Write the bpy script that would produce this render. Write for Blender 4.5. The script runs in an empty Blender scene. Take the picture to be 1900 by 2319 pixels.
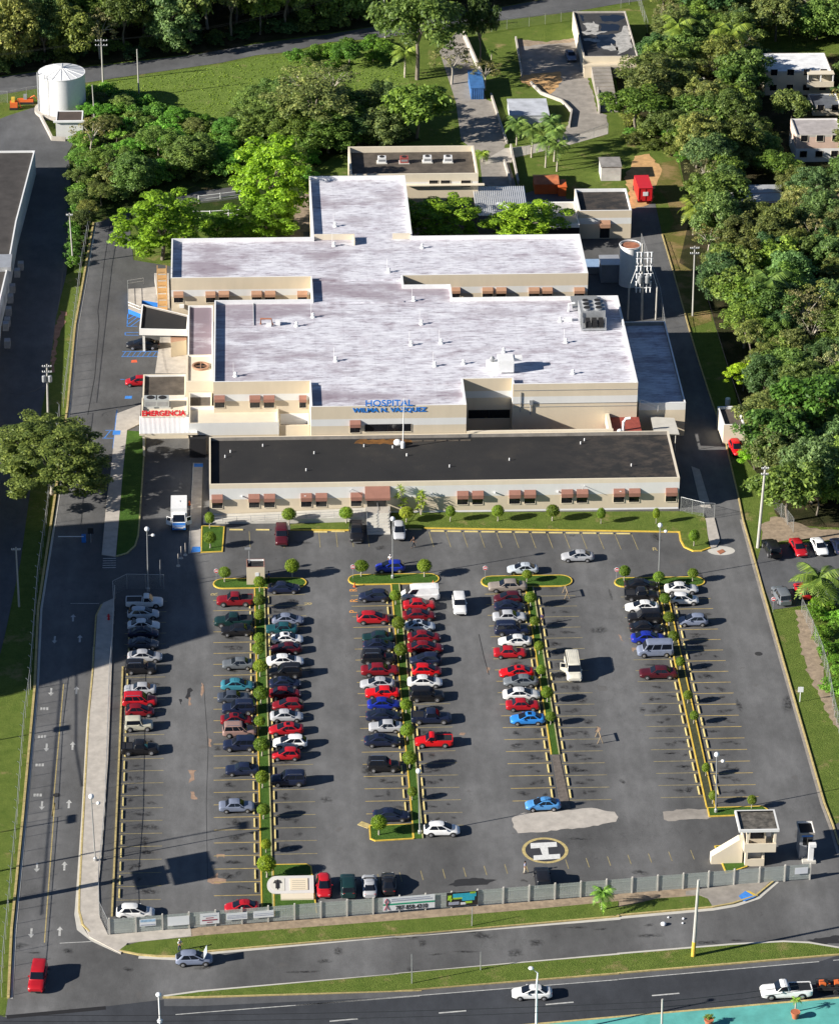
import bpy, bmesh, math, random
from mathutils import Vector, Matrix
from mathutils.geometry import tessellate_polygon
random.seed(7)
R_ = math.radians
# ------------------------------------------------------------------ camera, sky, sun, exposure
SC = bpy.context.scene
COL = SC.collection
FOC, PPX, PPY, HC = 8300.0, 950.0, 1159.5, 247.0      # survey of the photograph: focal length in its pixels, camera height
_v = Vector((-480.0, -4510.0, FOC)).normalized()
_a = -0.0150
_d = Vector((1.0, _a, (480.0 + 4510.0*_a)/FOC))
_d = (_d - _v*_d.dot(_v)).normalized()
_u = _d.cross(_v)
CAMX, CAMY = -20.51, -423.57
cam = bpy.data.cameras.new('camera')
cam.sensor_fit = 'HORIZONTAL'; cam.sensor_width = 36.0
cam.lens = FOC/1900.0*36.0
cam.clip_start = 5.0; cam.clip_end = 4000.0
camo = bpy.data.objects.new('camera', cam); COL.objects.link(camo)
M3 = Matrix(((_d.x, -_d.y, -_d.z), (_v.x, -_v.y, -_v.z), (_u.x, -_u.y, -_u.z)))
camo.matrix_world = Matrix.Translation((CAMX, CAMY, HC)) @ M3.to_4x4()
SC.camera = camo
SUN_AZ = Vector((-20.47, -6.17, 0)).normalized()      # where the sun stands (ground direction)
SUN_EL = R_(23.3)
w = bpy.data.worlds.new('World'); SC.world = w; w.use_nodes = True
nt = w.node_tree; bg = nt.nodes['Background']
sky = nt.nodes.new('ShaderNodeTexSky'); sky.sky_type = 'NISHITA'; sky.sun_disc = False
sky.sun_elevation = SUN_EL; sky.sun_rotation = math.atan2(SUN_AZ.x, SUN_AZ.y)
sky.air_density = 0.75; sky.dust_density = 0.3; sky.ozone_density = 2.5; sky.altitude = 1200
nt.links.new(sky.outputs[0], bg.inputs[0]); bg.inputs[1].default_value = 0.05
sl = bpy.data.lights.new('sun', 'SUN'); sl.energy = 5.0; sl.angle = R_(0.53); sl.color = (1.0, 0.94, 0.85)
so = bpy.data.objects.new('sun', sl); COL.objects.link(so)
sdir = Vector((SUN_AZ.x*math.cos(SUN_EL), SUN_AZ.y*math.cos(SUN_EL), math.sin(SUN_EL)))
so.rotation_euler = sdir.to_track_quat('Z', 'Y').to_euler(); so.location = (-80, -60, 120)
SC.view_settings.view_transform = 'Standard'; SC.view_settings.look = 'None'
SC.view_settings.exposure = 1.05; SC.view_settings.gamma = 1.0
SHK = math.sqrt(20.47**2+6.17**2)/9.2155               # shadow length per metre of height

# ------------------------------------------------------------------ survey helpers: photo point -> point on the ground (or at height z)
TILE = {c: ((0, 450, 900, 1400)[i % 4], (0, 450, 900, 1350, 1819)[i//4]) for i, c in enumerate('ABCDEFGHIJKLMNOPQRSU')}
def ray(px, py):
    c = (px-PPX, py-PPY, FOC)
    return Vector((_d.x*c[0]+_d.y*c[1]+_d.z*c[2], _v.x*c[0]+_v.y*c[1]+_v.z*c[2], _u.x*c[0]+_u.y*c[1]+_u.z*c[2]))
def W(px, py, z=0.0):
    r = ray(px, py); t = (z-HC)/r.z
    return Vector((CAMX+r.x*t, CAMY+r.y*t, z))
def tp(T, x, y): return TILE[T][0]+x/3.472, TILE[T][1]+y/3.472
def g(T, x, y, z=0.0): return W(*tp(T, x, y), z)
def fac(T, x, y, Y):                                    # point of a facade standing at depth Y
    r = ray(*tp(T, x, y)); t = (Y-CAMY)/r.y
    return CAMX+r.x*t, HC+r.z*t
def pts(s, z=0.0):
    out = []; T = None; buf = []
    for k in s.split():
        if k.isalpha(): T = k
        else:
            buf.append(float(k))
            if len(buf) == 2:
                out.append(g(T, buf[0], buf[1], z)); buf = []
    return out

# ------------------------------------------------------------------ materials
MATS = {}
def _new(name):
    m = bpy.data.materials.new(name); m.use_nodes = True
    return m, m.node_tree.nodes, m.node_tree.links, m.node_tree.nodes['Principled BSDF']
def _coord(N, L, scale, world, stretch=(1, 1, 1)):
    mp = N.new('ShaderNodeMapping'); mp.inputs['Scale'].default_value = tuple(scale*s for s in stretch)
    if world: L.new(N.new('ShaderNodeNewGeometry').outputs['Position'], mp.inputs[0])
    else: L.new(N.new('ShaderNodeTexCoord').outputs['Object'], mp.inputs[0])
    return mp.outputs[0]
def _noise(N, L, scale, world=True, detail=4, rough=.6, stretch=(1, 1, 1)):
    n = N.new('ShaderNodeTexNoise'); n.inputs['Scale'].default_value = 1.0
    n.inputs['Detail'].default_value = detail; n.inputs['Roughness'].default_value = rough
    L.new(_coord(N, L, scale, world, stretch), n.inputs['Vector'])
    return n.outputs['Fac']
def _ramp(N, L, src, stops, interp='LINEAR'):
    r = N.new('ShaderNodeValToRGB'); cr = r.color_ramp; cr.interpolation = interp
    while len(cr.elements) < len(stops): cr.elements.new(.5)
    for e, (p, c) in zip(cr.elements, stops):
        e.position = p; e.color = (*c, 1) if len(c) == 3 else c
    L.new(src, r.inputs[0]); return r.outputs[0]
def _mix(N, L, f, a, b, mode='MIX'):
    m = N.new('ShaderNodeMix'); m.data_type = 'RGBA'; m.blend_type = mode
    for s, v in ((m.inputs[0], f), (m.inputs[6], a), (m.inputs[7], b)):
        if hasattr(v, 'node'): L.new(v, s)
        elif isinstance(v, (int, float)): s.default_value = v
        else: s.default_value = (*v, 1)
    return m.outputs[2]
def _bump(N, L, b, src, st, dist=.05):
    u = N.new('ShaderNodeBump'); u.inputs['Strength'].default_value = st; u.inputs['Distance'].default_value = dist
    L.new(src, u.inputs['Height']); L.new(u.outputs[0], b.inputs['Normal'])
def plain(name, col, rough=.7, var=.25, scale=1.5, metal=0, world=True, stretch=(1, 1, 1), bump=0, spec=.4):
    if name in MATS: return MATS[name]
    m, N, L, b = _new(name)
    f = _noise(N, L, scale, world, 5, .65, stretch)
    c = _ramp(N, L, f, [(.25, tuple(x*(1-var) for x in col)), (.75, tuple(min(1, x*(1+var)) for x in col))])
    L.new(c, b.inputs['Base Color']); b.inputs['Roughness'].default_value = rough
    b.inputs['Metallic'].default_value = metal; b.inputs['Specular IOR Level'].default_value = spec
    if bump: _bump(N, L, b, f, bump)
    MATS[name] = m; return m

def asphalt(name, base, lanes=False, tint=(1, 1, 1)):
    m, N, L, b = _new(name)
    c0 = tuple(base*t for t in tint)
    big = _ramp(N, L, _noise(N, L, .09, True, 6, .62), [(.3, (.78,)*3), (.7, (1.2,)*3)])
    mid = _ramp(N, L, _noise(N, L, .55, True, 6, .7, (1, .45, 1)), [(.3, (.8,)*3), (.72, (1.16,)*3)])
    fine = _ramp(N, L, _noise(N, L, 9, True, 3, .7), [(.25, (.72,)*3), (.8, (1.25,)*3)])
    c = _mix(N, L, 1, _mix(N, L, 1, _mix(N, L, 1, c0, big, 'MULTIPLY'), mid, 'MULTIPLY'), fine, 'MULTIPLY')
    if lanes:                                           # bays darker with drips, aisles polished by wheels
        s = N.new('ShaderNodeSeparateXYZ'); L.new(N.new('ShaderNodeNewGeometry').outputs['Position'], s.inputs[0])
        def mt(op, a, v=None):
            q = N.new('ShaderNodeMath'); q.operation = op
            L.new(a, q.inputs[0])
            if v is not None: q.inputs[1].default_value = v
            return q.outputs[0]
        t = mt('ABSOLUTE', mt('SUBTRACT', mt('FRACT', mt('MULTIPLY', mt('ADD', s.outputs[0], 185.0-.9+9.25), 1/18.5)), .5))
        lane = _ramp(N, L, t, [(.2, (.74,)*3), (.33, (.95,)*3), (.40, (1.12,)*3), (.44, (1.04,)*3), (.5, (1.1,)*3)])
        c = _mix(N, L, 1, c, lane, 'MULTIPLY')
        oil = _ramp(N, L, _noise(N, L, .8, True, 5, .7), [(.60, (0, 0, 0)), (.72, (1, 1, 1))])
        bay = _ramp(N, L, t, [(.1, (0, 0, 0)), (.13, (.75,)*3), (.2, (.7,)*3), (.28, (0, 0, 0))])
        c = _mix(N, L, _mix(N, L, 1, oil, bay, 'MULTIPLY'), c, (.034, .033, .032))
        pat = _ramp(N, L, _noise(N, L, .21, True, 3, .5), [(.69, (0, 0, 0)), (.70, (.5,)*3)])
        c = _mix(N, L, pat, c, (.105, .1, .096))
    cr = _noise(N, L, .16, True, 9, .62, (1, .6, 1))     # hairline cracks: a thin level line of a rough noise
    crk = _ramp(N, L, cr, [(.493, (1, 1, 1)), (.498, (.72,)*3), (.503, (1, 1, 1))])
    msk = _ramp(N, L, _noise(N, L, .05, True, 2, .5), [(.5, (0, 0, 0)), (.62, (1, 1, 1))])
    c = _mix(N, L, msk, c, _mix(N, L, 1, c, crk, 'MULTIPLY'))
    L.new(c, b.inputs['Base Color']); b.inputs['Roughness'].default_value = .85
    b.inputs['Specular IOR Level'].default_value = .25
    MATS[name] = m; return m

def grassmat(name, a, b2, dry, dryamt=.68, scale=.5):
    m, N, L, b = _new(name)
    f = _noise(N, L, scale, True, 8, .75)
    c = _ramp(N, L, f, [(.28, a), (.7, b2)])
    fine = _ramp(N, L, _noise(N, L, 7, True, 4, .8), [(.25, (.55,)*3), (.8, (1.3,)*3)])
    c = _mix(N, L, 1, c, fine, 'MULTIPLY')
    d = _ramp(N, L, _noise(N, L, .23, True, 7, .7), [(dryamt-.07, (0, 0, 0)), (dryamt+.06, (1, 1, 1))])
    c = _mix(N, L, d, c, dry)
    L.new(c, b.inputs['Base Color']); b.inputs['Roughness'].default_value = .9
    b.inputs['Specular IOR Level'].default_value = .1
    _bump(N, L, b, _noise(N, L, 5, True, 6, .8), .9, .25)
    MATS[name] = m; return m

def roofwhite(name, dirt=.68):
    m, N, L, b = _new(name)
    f1 = _noise(N, L, .28, True, 8, .72, (1, 1.6, 1))
    c = _ramp(N, L, f1, [(.28, (.34, .3, .33)), (.4, (.52, .5, .54)), (.5, (.61, .61, .65)), (.7, (.715, .72, .745))])
    f2 = _noise(N, L, 1.0, True, 8, .75, (.5, 2.2, 1))
    st = _ramp(N, L, f2, [(.35, (.40, .36, .40)), (.46, (.90, .89, .91)), (.62, (1.12, 1.12, 1.12))])
    c = _mix(N, L, 1, c, st, 'MULTIPLY')
    sep = N.new('ShaderNodeSeparateXYZ'); L.new(N.new('ShaderNodeNewGeometry').outputs['Position'], sep.inputs[0])
    for ax, sp, wd, k in ((1, 1.05, .05, .86), (0, 4.3, .012, .93)):     # membrane seams
        q = N.new('ShaderNodeMath'); q.operation = 'MULTIPLY'; q.inputs[1].default_value = 1/sp; L.new(sep.outputs[ax], q.inputs[0])
        q2 = N.new('ShaderNodeMath'); q2.operation = 'FRACT'; L.new(q.outputs[0], q2.inputs[0])
        c = _mix(N, L, 1, c, _ramp(N, L, q2.outputs[0], [(wd, (k,)*3), (wd+.05, (1, 1, 1))]), 'MULTIPLY')
    nz = _noise(N, L, .13, True, 7, .7, (.6, 1.5, 1))
    for ax, stops in ((0, [(0, 0), (.07, .2), (.2, .07), (.36, 0), (1, 0)]), (1, [(.0, .0), (.09, .1), (.112, .24), (.135, 0), (.40, .0), (.42, .14), (.44, .05), (.49, .12), (.53, .26), (.555, .02), (.68, .02), (1, .06)])):   # ponding along parapets and the old left end
        q = N.new('ShaderNodeMapRange'); q.inputs[1].default_value = (-30, 40)[ax]; q.inputs[2].default_value = (45, 130)[ax]; L.new(sep.outputs[ax], q.inputs[0])
        ex = _ramp(N, L, q.outputs[0], [(p, (v,)*3) for p, v in stops])
        ad = N.new('ShaderNodeMath'); ad.operation = 'ADD'; L.new(nz, ad.inputs[0]); L.new(ex, ad.inputs[1]); nz = ad.outputs[0]
    bl = _ramp(N, L, nz, [(.545, (0, 0, 0)), (.60, (dirt*.45,)*3), (.72, (dirt*1.1,)*3)])
    c = _mix(N, L, bl, c, (.235, .185, .215))
    L.new(c, b.inputs['Base Color']); b.inputs['Roughness'].default_value = .6; b.inputs['Specular IOR Level'].default_value = .3
    _bump(N, L, b, f2, .25, .05)
    MATS[name] = m; return m

def leafmat(name):                                      # leaf colour comes from the object's own colour, varied leaf by leaf
    m, N, L, b = _new(name)
    oi = N.new('ShaderNodeObjectInfo'); ge = N.new('ShaderNodeNewGeometry')
    v = _ramp(N, L, ge.outputs['Random Per Island'], [(0, (.5, .55, .5)), (.5, (1, 1, 1)), (1, (1.8, 1.6, 1.5))])
    r2 = _ramp(N, L, oi.outputs['Random'], [(0, (.8, .82, .8)), (1, (1.2, 1.15, 1.1))])
    cl = _ramp(N, L, _noise(N, L, .55, True, 3, .6), [(.3, (.65, .7, .7)), (.7, (1.3, 1.22, 1.1))])
    c = _mix(N, L, 1, _mix(N, L, 1, _mix(N, L, 1, oi.outputs['Color'], v, 'MULTIPLY'), r2, 'MULTIPLY'), cl, 'MULTIPLY')
    c = _mix(N, L, 1, c, (2.05, 2.2, 1.7), 'MULTIPLY')
    L.new(c, b.inputs['Base Color']); b.inputs['Roughness'].default_value = .55; b.inputs['Specular IOR Level'].default_value = .35
    tr = N.new('ShaderNodeBsdfTranslucent'); L.new(c, tr.inputs[0])
    mx = N.new('ShaderNodeMixShader'); mx.inputs[0].default_value = .42
    L.new(b.outputs[0], mx.inputs[1]); L.new(tr.outputs[0], mx.inputs[2])
    L.new(mx.outputs[0], N['Material Output'].inputs[0])
    MATS[name] = m; return m

def paintmat(name, rough=.38, coat=.3, metal=0.0):
    m, N, L, b = _new(name)
    oi = N.new('ShaderNodeObjectInfo')
    dust = _ramp(N, L, _noise(N, L, 1.3, True, 5, .7), [(.35, (.86,)*3), (.7, (1.05,)*3)])
    L.new(_mix(N, L, 1, oi.outputs['Color'], dust, 'MULTIPLY'), b.inputs['Base Color'])
    b.inputs['Roughness'].default_value = rough; b.inputs['Coat Weight'].default_value = coat
    b.inputs['Coat Roughness'].default_value = .06; b.inputs['Specular IOR Level'].default_value = .35; b.inputs['Metallic'].default_value = metal
    MATS[name] = m; return m

def meshmat(name, col, cover, scale=9.0):               # woven wire: real gaps between diagonal wires
    m, N, L, b = _new(name)
    b.inputs['Base Color'].default_value = (*col, 1); b.inputs['Roughness'].default_value = .5; b.inputs['Metallic'].default_value = .3
    sep = N.new('ShaderNodeSeparateXYZ'); L.new(N.new('ShaderNodeTexCoord').outputs['UV'], sep.inputs[0])
    outs = []
    for op in ('ADD', 'SUBTRACT'):
        q = N.new('ShaderNodeMath'); q.operation = op; L.new(sep.outputs[0], q.inputs[0]); L.new(sep.outputs[1], q.inputs[1])
        s = N.new('ShaderNodeMath'); s.operation = 'MULTIPLY'; s.inputs[1].default_value = scale; L.new(q.outputs[0], s.inputs[0])
        f = N.new('ShaderNodeMath'); f.operation = 'FRACT'; L.new(s.outputs[0], f.inputs[0])
        c = N.new('ShaderNodeMath'); c.operation = 'LESS_THAN'; c.inputs[1].default_value = cover; L.new(f.outputs[0], c.inputs[0])
        outs.append(c.outputs[0])
    mxm = N.new('ShaderNodeMath'); mxm.operation = 'MAXIMUM'; L.new(outs[0], mxm.inputs[0]); L.new(outs[1], mxm.inputs[1])
    L.new(mxm.outputs[0], b.inputs['Alpha'])
    MATS[name] = m; return m

ASPH = asphalt('lot_asphalt', .132, True)
ASPH2 = asphalt('road_asphalt', .112, tint=(.98, 1, 1.04))
ASPH3 = asphalt('highway_asphalt', .052, tint=(.92, 1, 1.16))
DRIVE = asphalt('driveway_asphalt', .092, tint=(1, .98, .95))
GRASS = grassmat('lawn_grass', (.085, .138, .022), (.165, .215, .045), (.28, .225, .10), .64)
FIELD = grassmat('field_grass', (.105, .17, .03), (.205, .285, .06), (.26, .25, .1), .67, .45)
ISLE = grassmat('clipped_grass', (.045, .105, .018), (.085, .165, .028), (.16, .14, .05), .74, .8)
UNDER = grassmat('shaded_undergrowth', (.022, .04, .01), (.05, .08, .016), (.09, .07, .035), .6)  # darker than the lawns, tree shade put into the colour
SHADED_LITTER = grassmat('shaded_litter', (.02, .022, .01), (.05, .055, .02), (.09, .07, .04), .55)  # litter tone also carries the painted shade beneath the crowns
SOIL = plain('soil', (.28, .215, .15), .95, .4, 1.2, bump=.6)
ORANGE_SOIL = plain('orange_soil', (.5, .3, .13), .95, .35, .8)
CONC = plain('concrete', (.42, .385, .34), .85, .22, .8, bump=.1)
CONCD = plain('worn_concrete', (.27, .245, .215), .9, .3, .6, bump=.1)
CONCB = plain('pale_concrete', (.5, .48, .43), .8, .12, .7)
YEL = plain('yellow_paint', (.62, .43, .06), .7, .28, 2.2)
STOPY = plain('pale_yellow_paint', (.64, .53, .22), .75, .2, 2.5)
YELP = plain('faded_yellow_paint', (.44, .35, .15), .8, .35, 2.5)
WHITEP = plain('white_road_paint', (.62, .62, .60), .7, .2, 3)
ORAP = plain('orange_road_paint', (.75, .32, .07), .7, .2, 3)
REDP = plain('red_road_paint', (.7, .12, .05), .7, .2, 3)
BLUEP = plain('blue_road_paint', (.05, .22, .62), .7, .25, 2)
CREAM = plain('cream_stucco', (.58, .50, .375), .85, .06, .6, stretch=(1, 1, .3))
CREAML = plain('light_cream_stucco', (.66, .585, .455), .85, .06, .6, stretch=(1, 1, .3))
BAND = plain('white_stucco', (.64, .64, .62), .8, .05, .6, stretch=(1, 1, .3))
RWHITE = roofwhite('white_roof_membrane')
RWHITE2 = roofwhite('stained_white_roof', .9)
def bitumen(name):
    m, N, L, b = _new(name)
    c = _ramp(N, L, _noise(N, L, .12, True, 6, .65), [(.3, (.016, .0165, .018)), (.55, (.024, .0235, .024)), (.72, (.04, .036, .032))])
    sp = _ramp(N, L, _noise(N, L, 2.2, True, 3, .7), [(.66, (0, 0, 0)), (.74, (.55,)*3)])
    c = _mix(N, L, sp, c, (.085, .08, .075))
    s = N.new('ShaderNodeSeparateXYZ'); L.new(N.new('ShaderNodeNewGeometry').outputs['Position'], s.inputs[0])
    q = N.new('ShaderNodeMapRange'); q.inputs[1].default_value = 22; q.inputs[2].default_value = 42; L.new(s.outputs[0], q.inputs[0])
    d = _mix(N, L, 1, _ramp(N, L, q.outputs[0], [(0, (0, 0, 0)), (1, (.75,)*3)]), _ramp(N, L, _noise(N, L, .5, True, 7, .7, (1, 1.5, 1)), [(.45, (0, 0, 0)), (.62, (1, 1, 1))]), 'MULTIPLY')
    c = _mix(N, L, d, c, (.085, .068, .055))
    L.new(c, b.inputs['Base Color']); b.inputs['Roughness'].default_value = .9; b.inputs['Specular IOR Level'].default_value = .3
    MATS[name] = m; return m
BITU = bitumen('black_bitumen')
BITUB = plain('dusty_bitumen', (.085, .07, .055), .9, .5, .6)
CAPW = plain('white_coping', (.75, .75, .74), .6, .08, .6)
AWN = plain('brown_awning_cloth', (.27, .13, .095), .7, .1, 1)
AWNT = plain('tan_awning_cloth', (.36, .205, .13), .7, .1, 1)
DARKGL = plain('dark_glass', (.012, .013, .016), .08, .2, 1, spec=.6)
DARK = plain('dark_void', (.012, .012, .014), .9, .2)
STEEL = plain('galvanised_steel', (.45, .46, .46), .45, .12, 2, .6)
GREYM = plain('grey_metal', (.32, .33, .34), .5, .2, 2, .3)
WHITEM = plain('white_metal', (.75, .75, .74), .4, .06, 2)
POLEC = plain('pole_concrete', (.40, .385, .35), .85, .15, 1.2)
WOOD = plain('weathered_wood', (.30, .22, .13), .85, .3, 3)
BARK = plain('bark', (.17, .145, .115), .95, .4, 4, bump=.4)
BARKP = plain('pale_bark', (.38, .34, .28), .9, .25, 4)
RUBBER = plain('tyre_rubber', (.018, .018, .019), .8, .2, 5, world=False)
RIM = plain('alloy', (.50, .50, .52), .3, .1, 3, .7, world=False)
CARGL = plain('car_glass', (.008, .011, .018), .04, .1, 1, world=False, spec=.38)
LAMPG = plain('lamp_glass', (.7, .72, .74), .12, .05, 1, world=False)
TAILR = plain('tail_lamp_red', (.45, .012, .012), .2, .1, 1, world=False)
BLK = plain('black_plastic', (.02, .02, .022), .6, .2, 1, world=False)
CHROME = plain('chrome', (.6, .6, .62), .18, .05, 1, .9, world=False)
RED = plain('red_paint', (.55, .02, .025), .35, .08, 1)
BLUE = plain('blue_paint', (.03, .17, .52), .4, .1, 1)
ORANGE = plain('orange_paint', (.62, .13, .03), .55, .12, 1)
RUST = plain('rusty_sheet', (.33, .13, .07), .8, .4, .9)
TIN = plain('corrugated_tin', (.52, .53, .54), .4, .15, .8, .5)
TURQ = plain('turquoise_paving', (.10, .37, .335), .8, .24, .45)
BRICKR = plain('red_tile', (.26, .055, .04), .8, .25, 1.2)
TERRA = plain('terracotta', (.42, .13, .06), .8, .15, 3)
PINKW = plain('pink_plaster', (.62, .45, .36), .85, .12, .6)
LEAF = leafmat('leaves')
PAINT = paintmat('car_paint')
CLOTH = paintmat('cloth', .9, 0)
CHAIN = meshmat('chain_link', (.36, .37, .37), .075)
SIGNW = plain('white_sign', (.72, .73, .75), .5, .04, 1)
SIGNB = plain('black_sign', (.02, .02, .022), .5, .1, 1)
SIGNG = plain('green_sign', (.02, .30, .17), .5, .1, 1)
SIGNC = plain('cyan_sign', (.03, .38, .52), .5, .2, 3)
SIGNL = plain('lime_sign', (.35, .55, .05), .5, .2, 3)

# ------------------------------------------------------------------ mesh helpers
def link(o):
    COL.objects.link(o); return o
def tag(o, label=None, cat=None, group=None, kind=None):
    if label: o['label'] = label
    if cat: o['category'] = cat
    if group: o['group'] = group
    if kind: o['kind'] = kind
    return o
def thing(name, label, cat, loc=(0, 0, 0), rz=0.0, group=None):
    o = link(bpy.data.objects.new(name, None)); o.empty_display_size = .3
    o.location = loc; o.rotation_euler = (0, 0, rz)
    return tag(o, label, cat, group)
class MB:
    def __init__(s): s.v = []; s.f = []; s.m = []; s.uv = None
    def add(s, vs, fs, m=0):
        n = len(s.v); s.v += [tuple(p) for p in vs]; s.f += [[i+n for i in f] for f in fs]; s.m += [m]*len(fs); return s
    def box(s, x0, x1, y0, y1, z0, z1, m=0):
        return s.add([(x0, y0, z0), (x1, y0, z0), (x1, y1, z0), (x0, y1, z0), (x0, y0, z1), (x1, y0, z1), (x1, y1, z1), (x0, y1, z1)],
                     [(0, 3, 2, 1), (4, 5, 6, 7), (0, 1, 5, 4), (1, 2, 6, 5), (2, 3, 7, 6), (3, 0, 4, 7)], m)
    def bar(s, a, b, wd, z0, z1, m=0):                  # box along a ground line
        a = Vector((a[0], a[1], 0)); b = Vector((b[0], b[1], 0)); d = (b-a).normalized(); n = Vector((-d.y, d.x, 0))*wd/2
        q = [a-n, b-n, b+n, a+n]
        return s.add([(p.x, p.y, z0) for p in q]+[(p.x, p.y, z1) for p in q],
                     [(0, 3, 2, 1), (4, 5, 6, 7), (0, 1, 5, 4), (1, 2, 6, 5), (2, 3, 7, 6), (3, 0, 4, 7)], m)
    def tube(s, ps, r, m=0, n=8, r2=None):
        ps = [Vector(p) for p in ps]; K = len(ps); base = len(s.v)
        for i, p in enumerate(ps):
            t = (ps[min(i+1, K-1)]-ps[max(i-1, 0)]).normalized()
            a = t.orthogonal().normalized() if abs(t.z) < .99 else Vector((1, 0, 0)); b = t.cross(a)
            rr = r if r2 is None else r+(r2-r)*i/(K-1)
            for k in range(n):
                an = 2*math.pi*k/n; q = p+(a*math.cos(an)+b*math.sin(an))*rr; s.v.append(tuple(q))
        for i in range(K-1):
            for k in range(n):
                s.f.append([base+i*n+k, base+i*n+(k+1) % n, base+(i+1)*n+(k+1) % n, base+(i+1)*n+k]); s.m.append(m)
        s.f.append([base+k for k in range(n)][::-1]); s.m.append(m)
        s.f.append([base+(K-1)*n+k for k in range(n)]); s.m.append(m)
        return s
    def lathe(s, prof, c=(0, 0, 0), n=24, m=0, ax='z'):
        base = len(s.v)
        for r, h in prof:
            for k in range(n):
                a = 2*math.pi*k/n
                s.v.append((c[0]+r*math.cos(a), c[1]+r*math.sin(a), c[2]+h) if ax == 'z' else (c[0]+r*math.cos(a), c[1]+h, c[2]+r*math.sin(a)))
        for i in range(len(prof)-1):
            for k in range(n):
                q = [base+i*n+k, base+i*n+(k+1) % n, base+(i+1)*n+(k+1) % n, base+(i+1)*n+k]
                s.f.append(q if ax == 'z' else q[::-1]); s.m.append(m)
        s.f.append([base+k for k in range(n)][::-1]); s.m.append(m)
        s.f.append([base+(len(prof)-1)*n+k for k in range(n)]); s.m.append(m)
        return s
    def prism(s, poly, z0, z1, m=0, mtop=None, bottom=False):
        poly = [Vector((p[0], p[1], 0)) for p in poly]
        ar = sum(a.x*b.y-b.x*a.y for a, b in zip(poly, poly[1:]+poly[:1]))
        if ar < 0: poly.reverse()
        n = len(poly); base = len(s.v)
        s.v += [(p.x, p.y, z0) for p in poly]+[(p.x, p.y, z1) for p in poly]
        if z1 > z0:
            for i in range(n):
                j = (i+1) % n; s.f.append([base+i, base+j, base+n+j, base+n+i]); s.m.append(m)
        for t in tessellate_polygon([poly]):
            a, b, c = [poly[k] for k in t]
            up = (b-a).cross(c-a).z > 0
            t = list(t) if up else list(t)[::-1]
            s.f.append([base+n+k for k in t]); s.m.append(m if mtop is None else mtop)
            if bottom: s.f.append([base+k for k in t][::-1]); s.m.append(m)
        return s
    def ball(s, c, r, m=0, nu=12, nv=8, sz=1):
        return s.lathe([(max(r*math.sin(math.pi*i/nv), .001), -r*math.cos(math.pi*i/nv)*sz) for i in range(nv+1)], c, nu, m)
    def sweep(s, line, wd, z0, z1, m=0, closed=False, off=0.0):   # kerb along a polyline
        L = [Vector((p[0], p[1], 0)) for p in line]; n = len(L); base = len(s.v)
        for i, p in enumerate(L):
            a = L[i-1] if (i > 0 or closed) else p; b = L[(i+1) % n] if (i < n-1 or closed) else p
            d1 = (p-a).normalized() if (p-a).length > 1e-6 else (b-p).normalized(); d2 = (b-p).normalized() if (b-p).length > 1e-6 else d1
            n1 = Vector((-d1.y, d1.x, 0)); n2 = Vector((-d2.y, d2.x, 0)); nn = (n1+n2).normalized(); k = 1/max(nn.dot(n1), .4)
            for o in (off-wd/2, off+wd/2):
                q = p+nn*o*k; s.v += [(q.x, q.y, z0), (q.x, q.y, z1)]
        for i in range(n if closed else n-1):
            a = base+4*i; b = base+4*((i+1) % n)
            for q in ([a, b, b+1, a+1], [a+1, b+1, b+3, a+3], [a+3, b+3, b+2, a+2]):
                s.f.append(q[::-1]); s.m.append(m)
        if not closed:
            s.f.append([base, base+1, base+3, base+2]); s.m.append(m)
            e = base+4*(n-1); s.f.append([e, e+2, e+3, e+1]); s.m.append(m)
        return s
    def mesh(s, name, mats, smooth=None, origin=(0, 0, 0)):
        me = bpy.data.meshes.new(name); o = Vector(origin)
        me.from_pydata([tuple(Vector(p)-o) for p in s.v], [], s.f)
        for mt in (mats if isinstance(mats, (list, tuple)) else [mats]): me.materials.append(mt)
        me.polygons.foreach_set('material_index', s.m)
        if smooth:
            me.polygons.foreach_set('use_smooth', [True]*len(me.polygons)); me.update(); me.set_sharp_from_angle(angle=R_(smooth))
        me.update(); return me
    def build(s, name, mats, parent=None, smooth=None, origin=None):
        if origin is None: origin = parent.location if parent and parent.get('abs') else (0, 0, 0)
        o = link(bpy.data.objects.new(name, s.mesh(name, mats, smooth, origin)))
        if parent: o.parent = parent
        else: o.location = origin
        return o
def athing(name, label, cat, loc, group=None):           # a thing whose parts are written in world coordinates
    o = thing(name, label, cat, loc, 0, group); o['abs'] = 1; return o
def sub(part):                                           # the same for sub-parts: the part sits at its thing's origin
    return part
def subbuild(mb, name, mats, part, root, smooth=None):
    o = link(bpy.data.objects.new(name, mb.mesh(name, mats, smooth, root.location))); o.parent = part; return o
def copy_tree(o, parent=None):
    c = o.copy(); link(c)
    if parent: c.parent = parent
    for ch in o.children: copy_tree(ch, c)
    return c
def ground(name, poly, z, mat, h=None):
    o = MB().prism(poly, z if h is None else h, z, 0).build(name, mat)
    o['kind'] = 'structure'; return o
def uvwall(a, b, z0, z1):                                # one upright sheet with metre UVs (chain link)
    a = Vector(a); b = Vector(b)
    return [(a.x, a.y, z0), (b.x, b.y, z0), (b.x, b.y, z1), (a.x, a.y, z1)], (b-a).length, z1-z0
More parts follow.
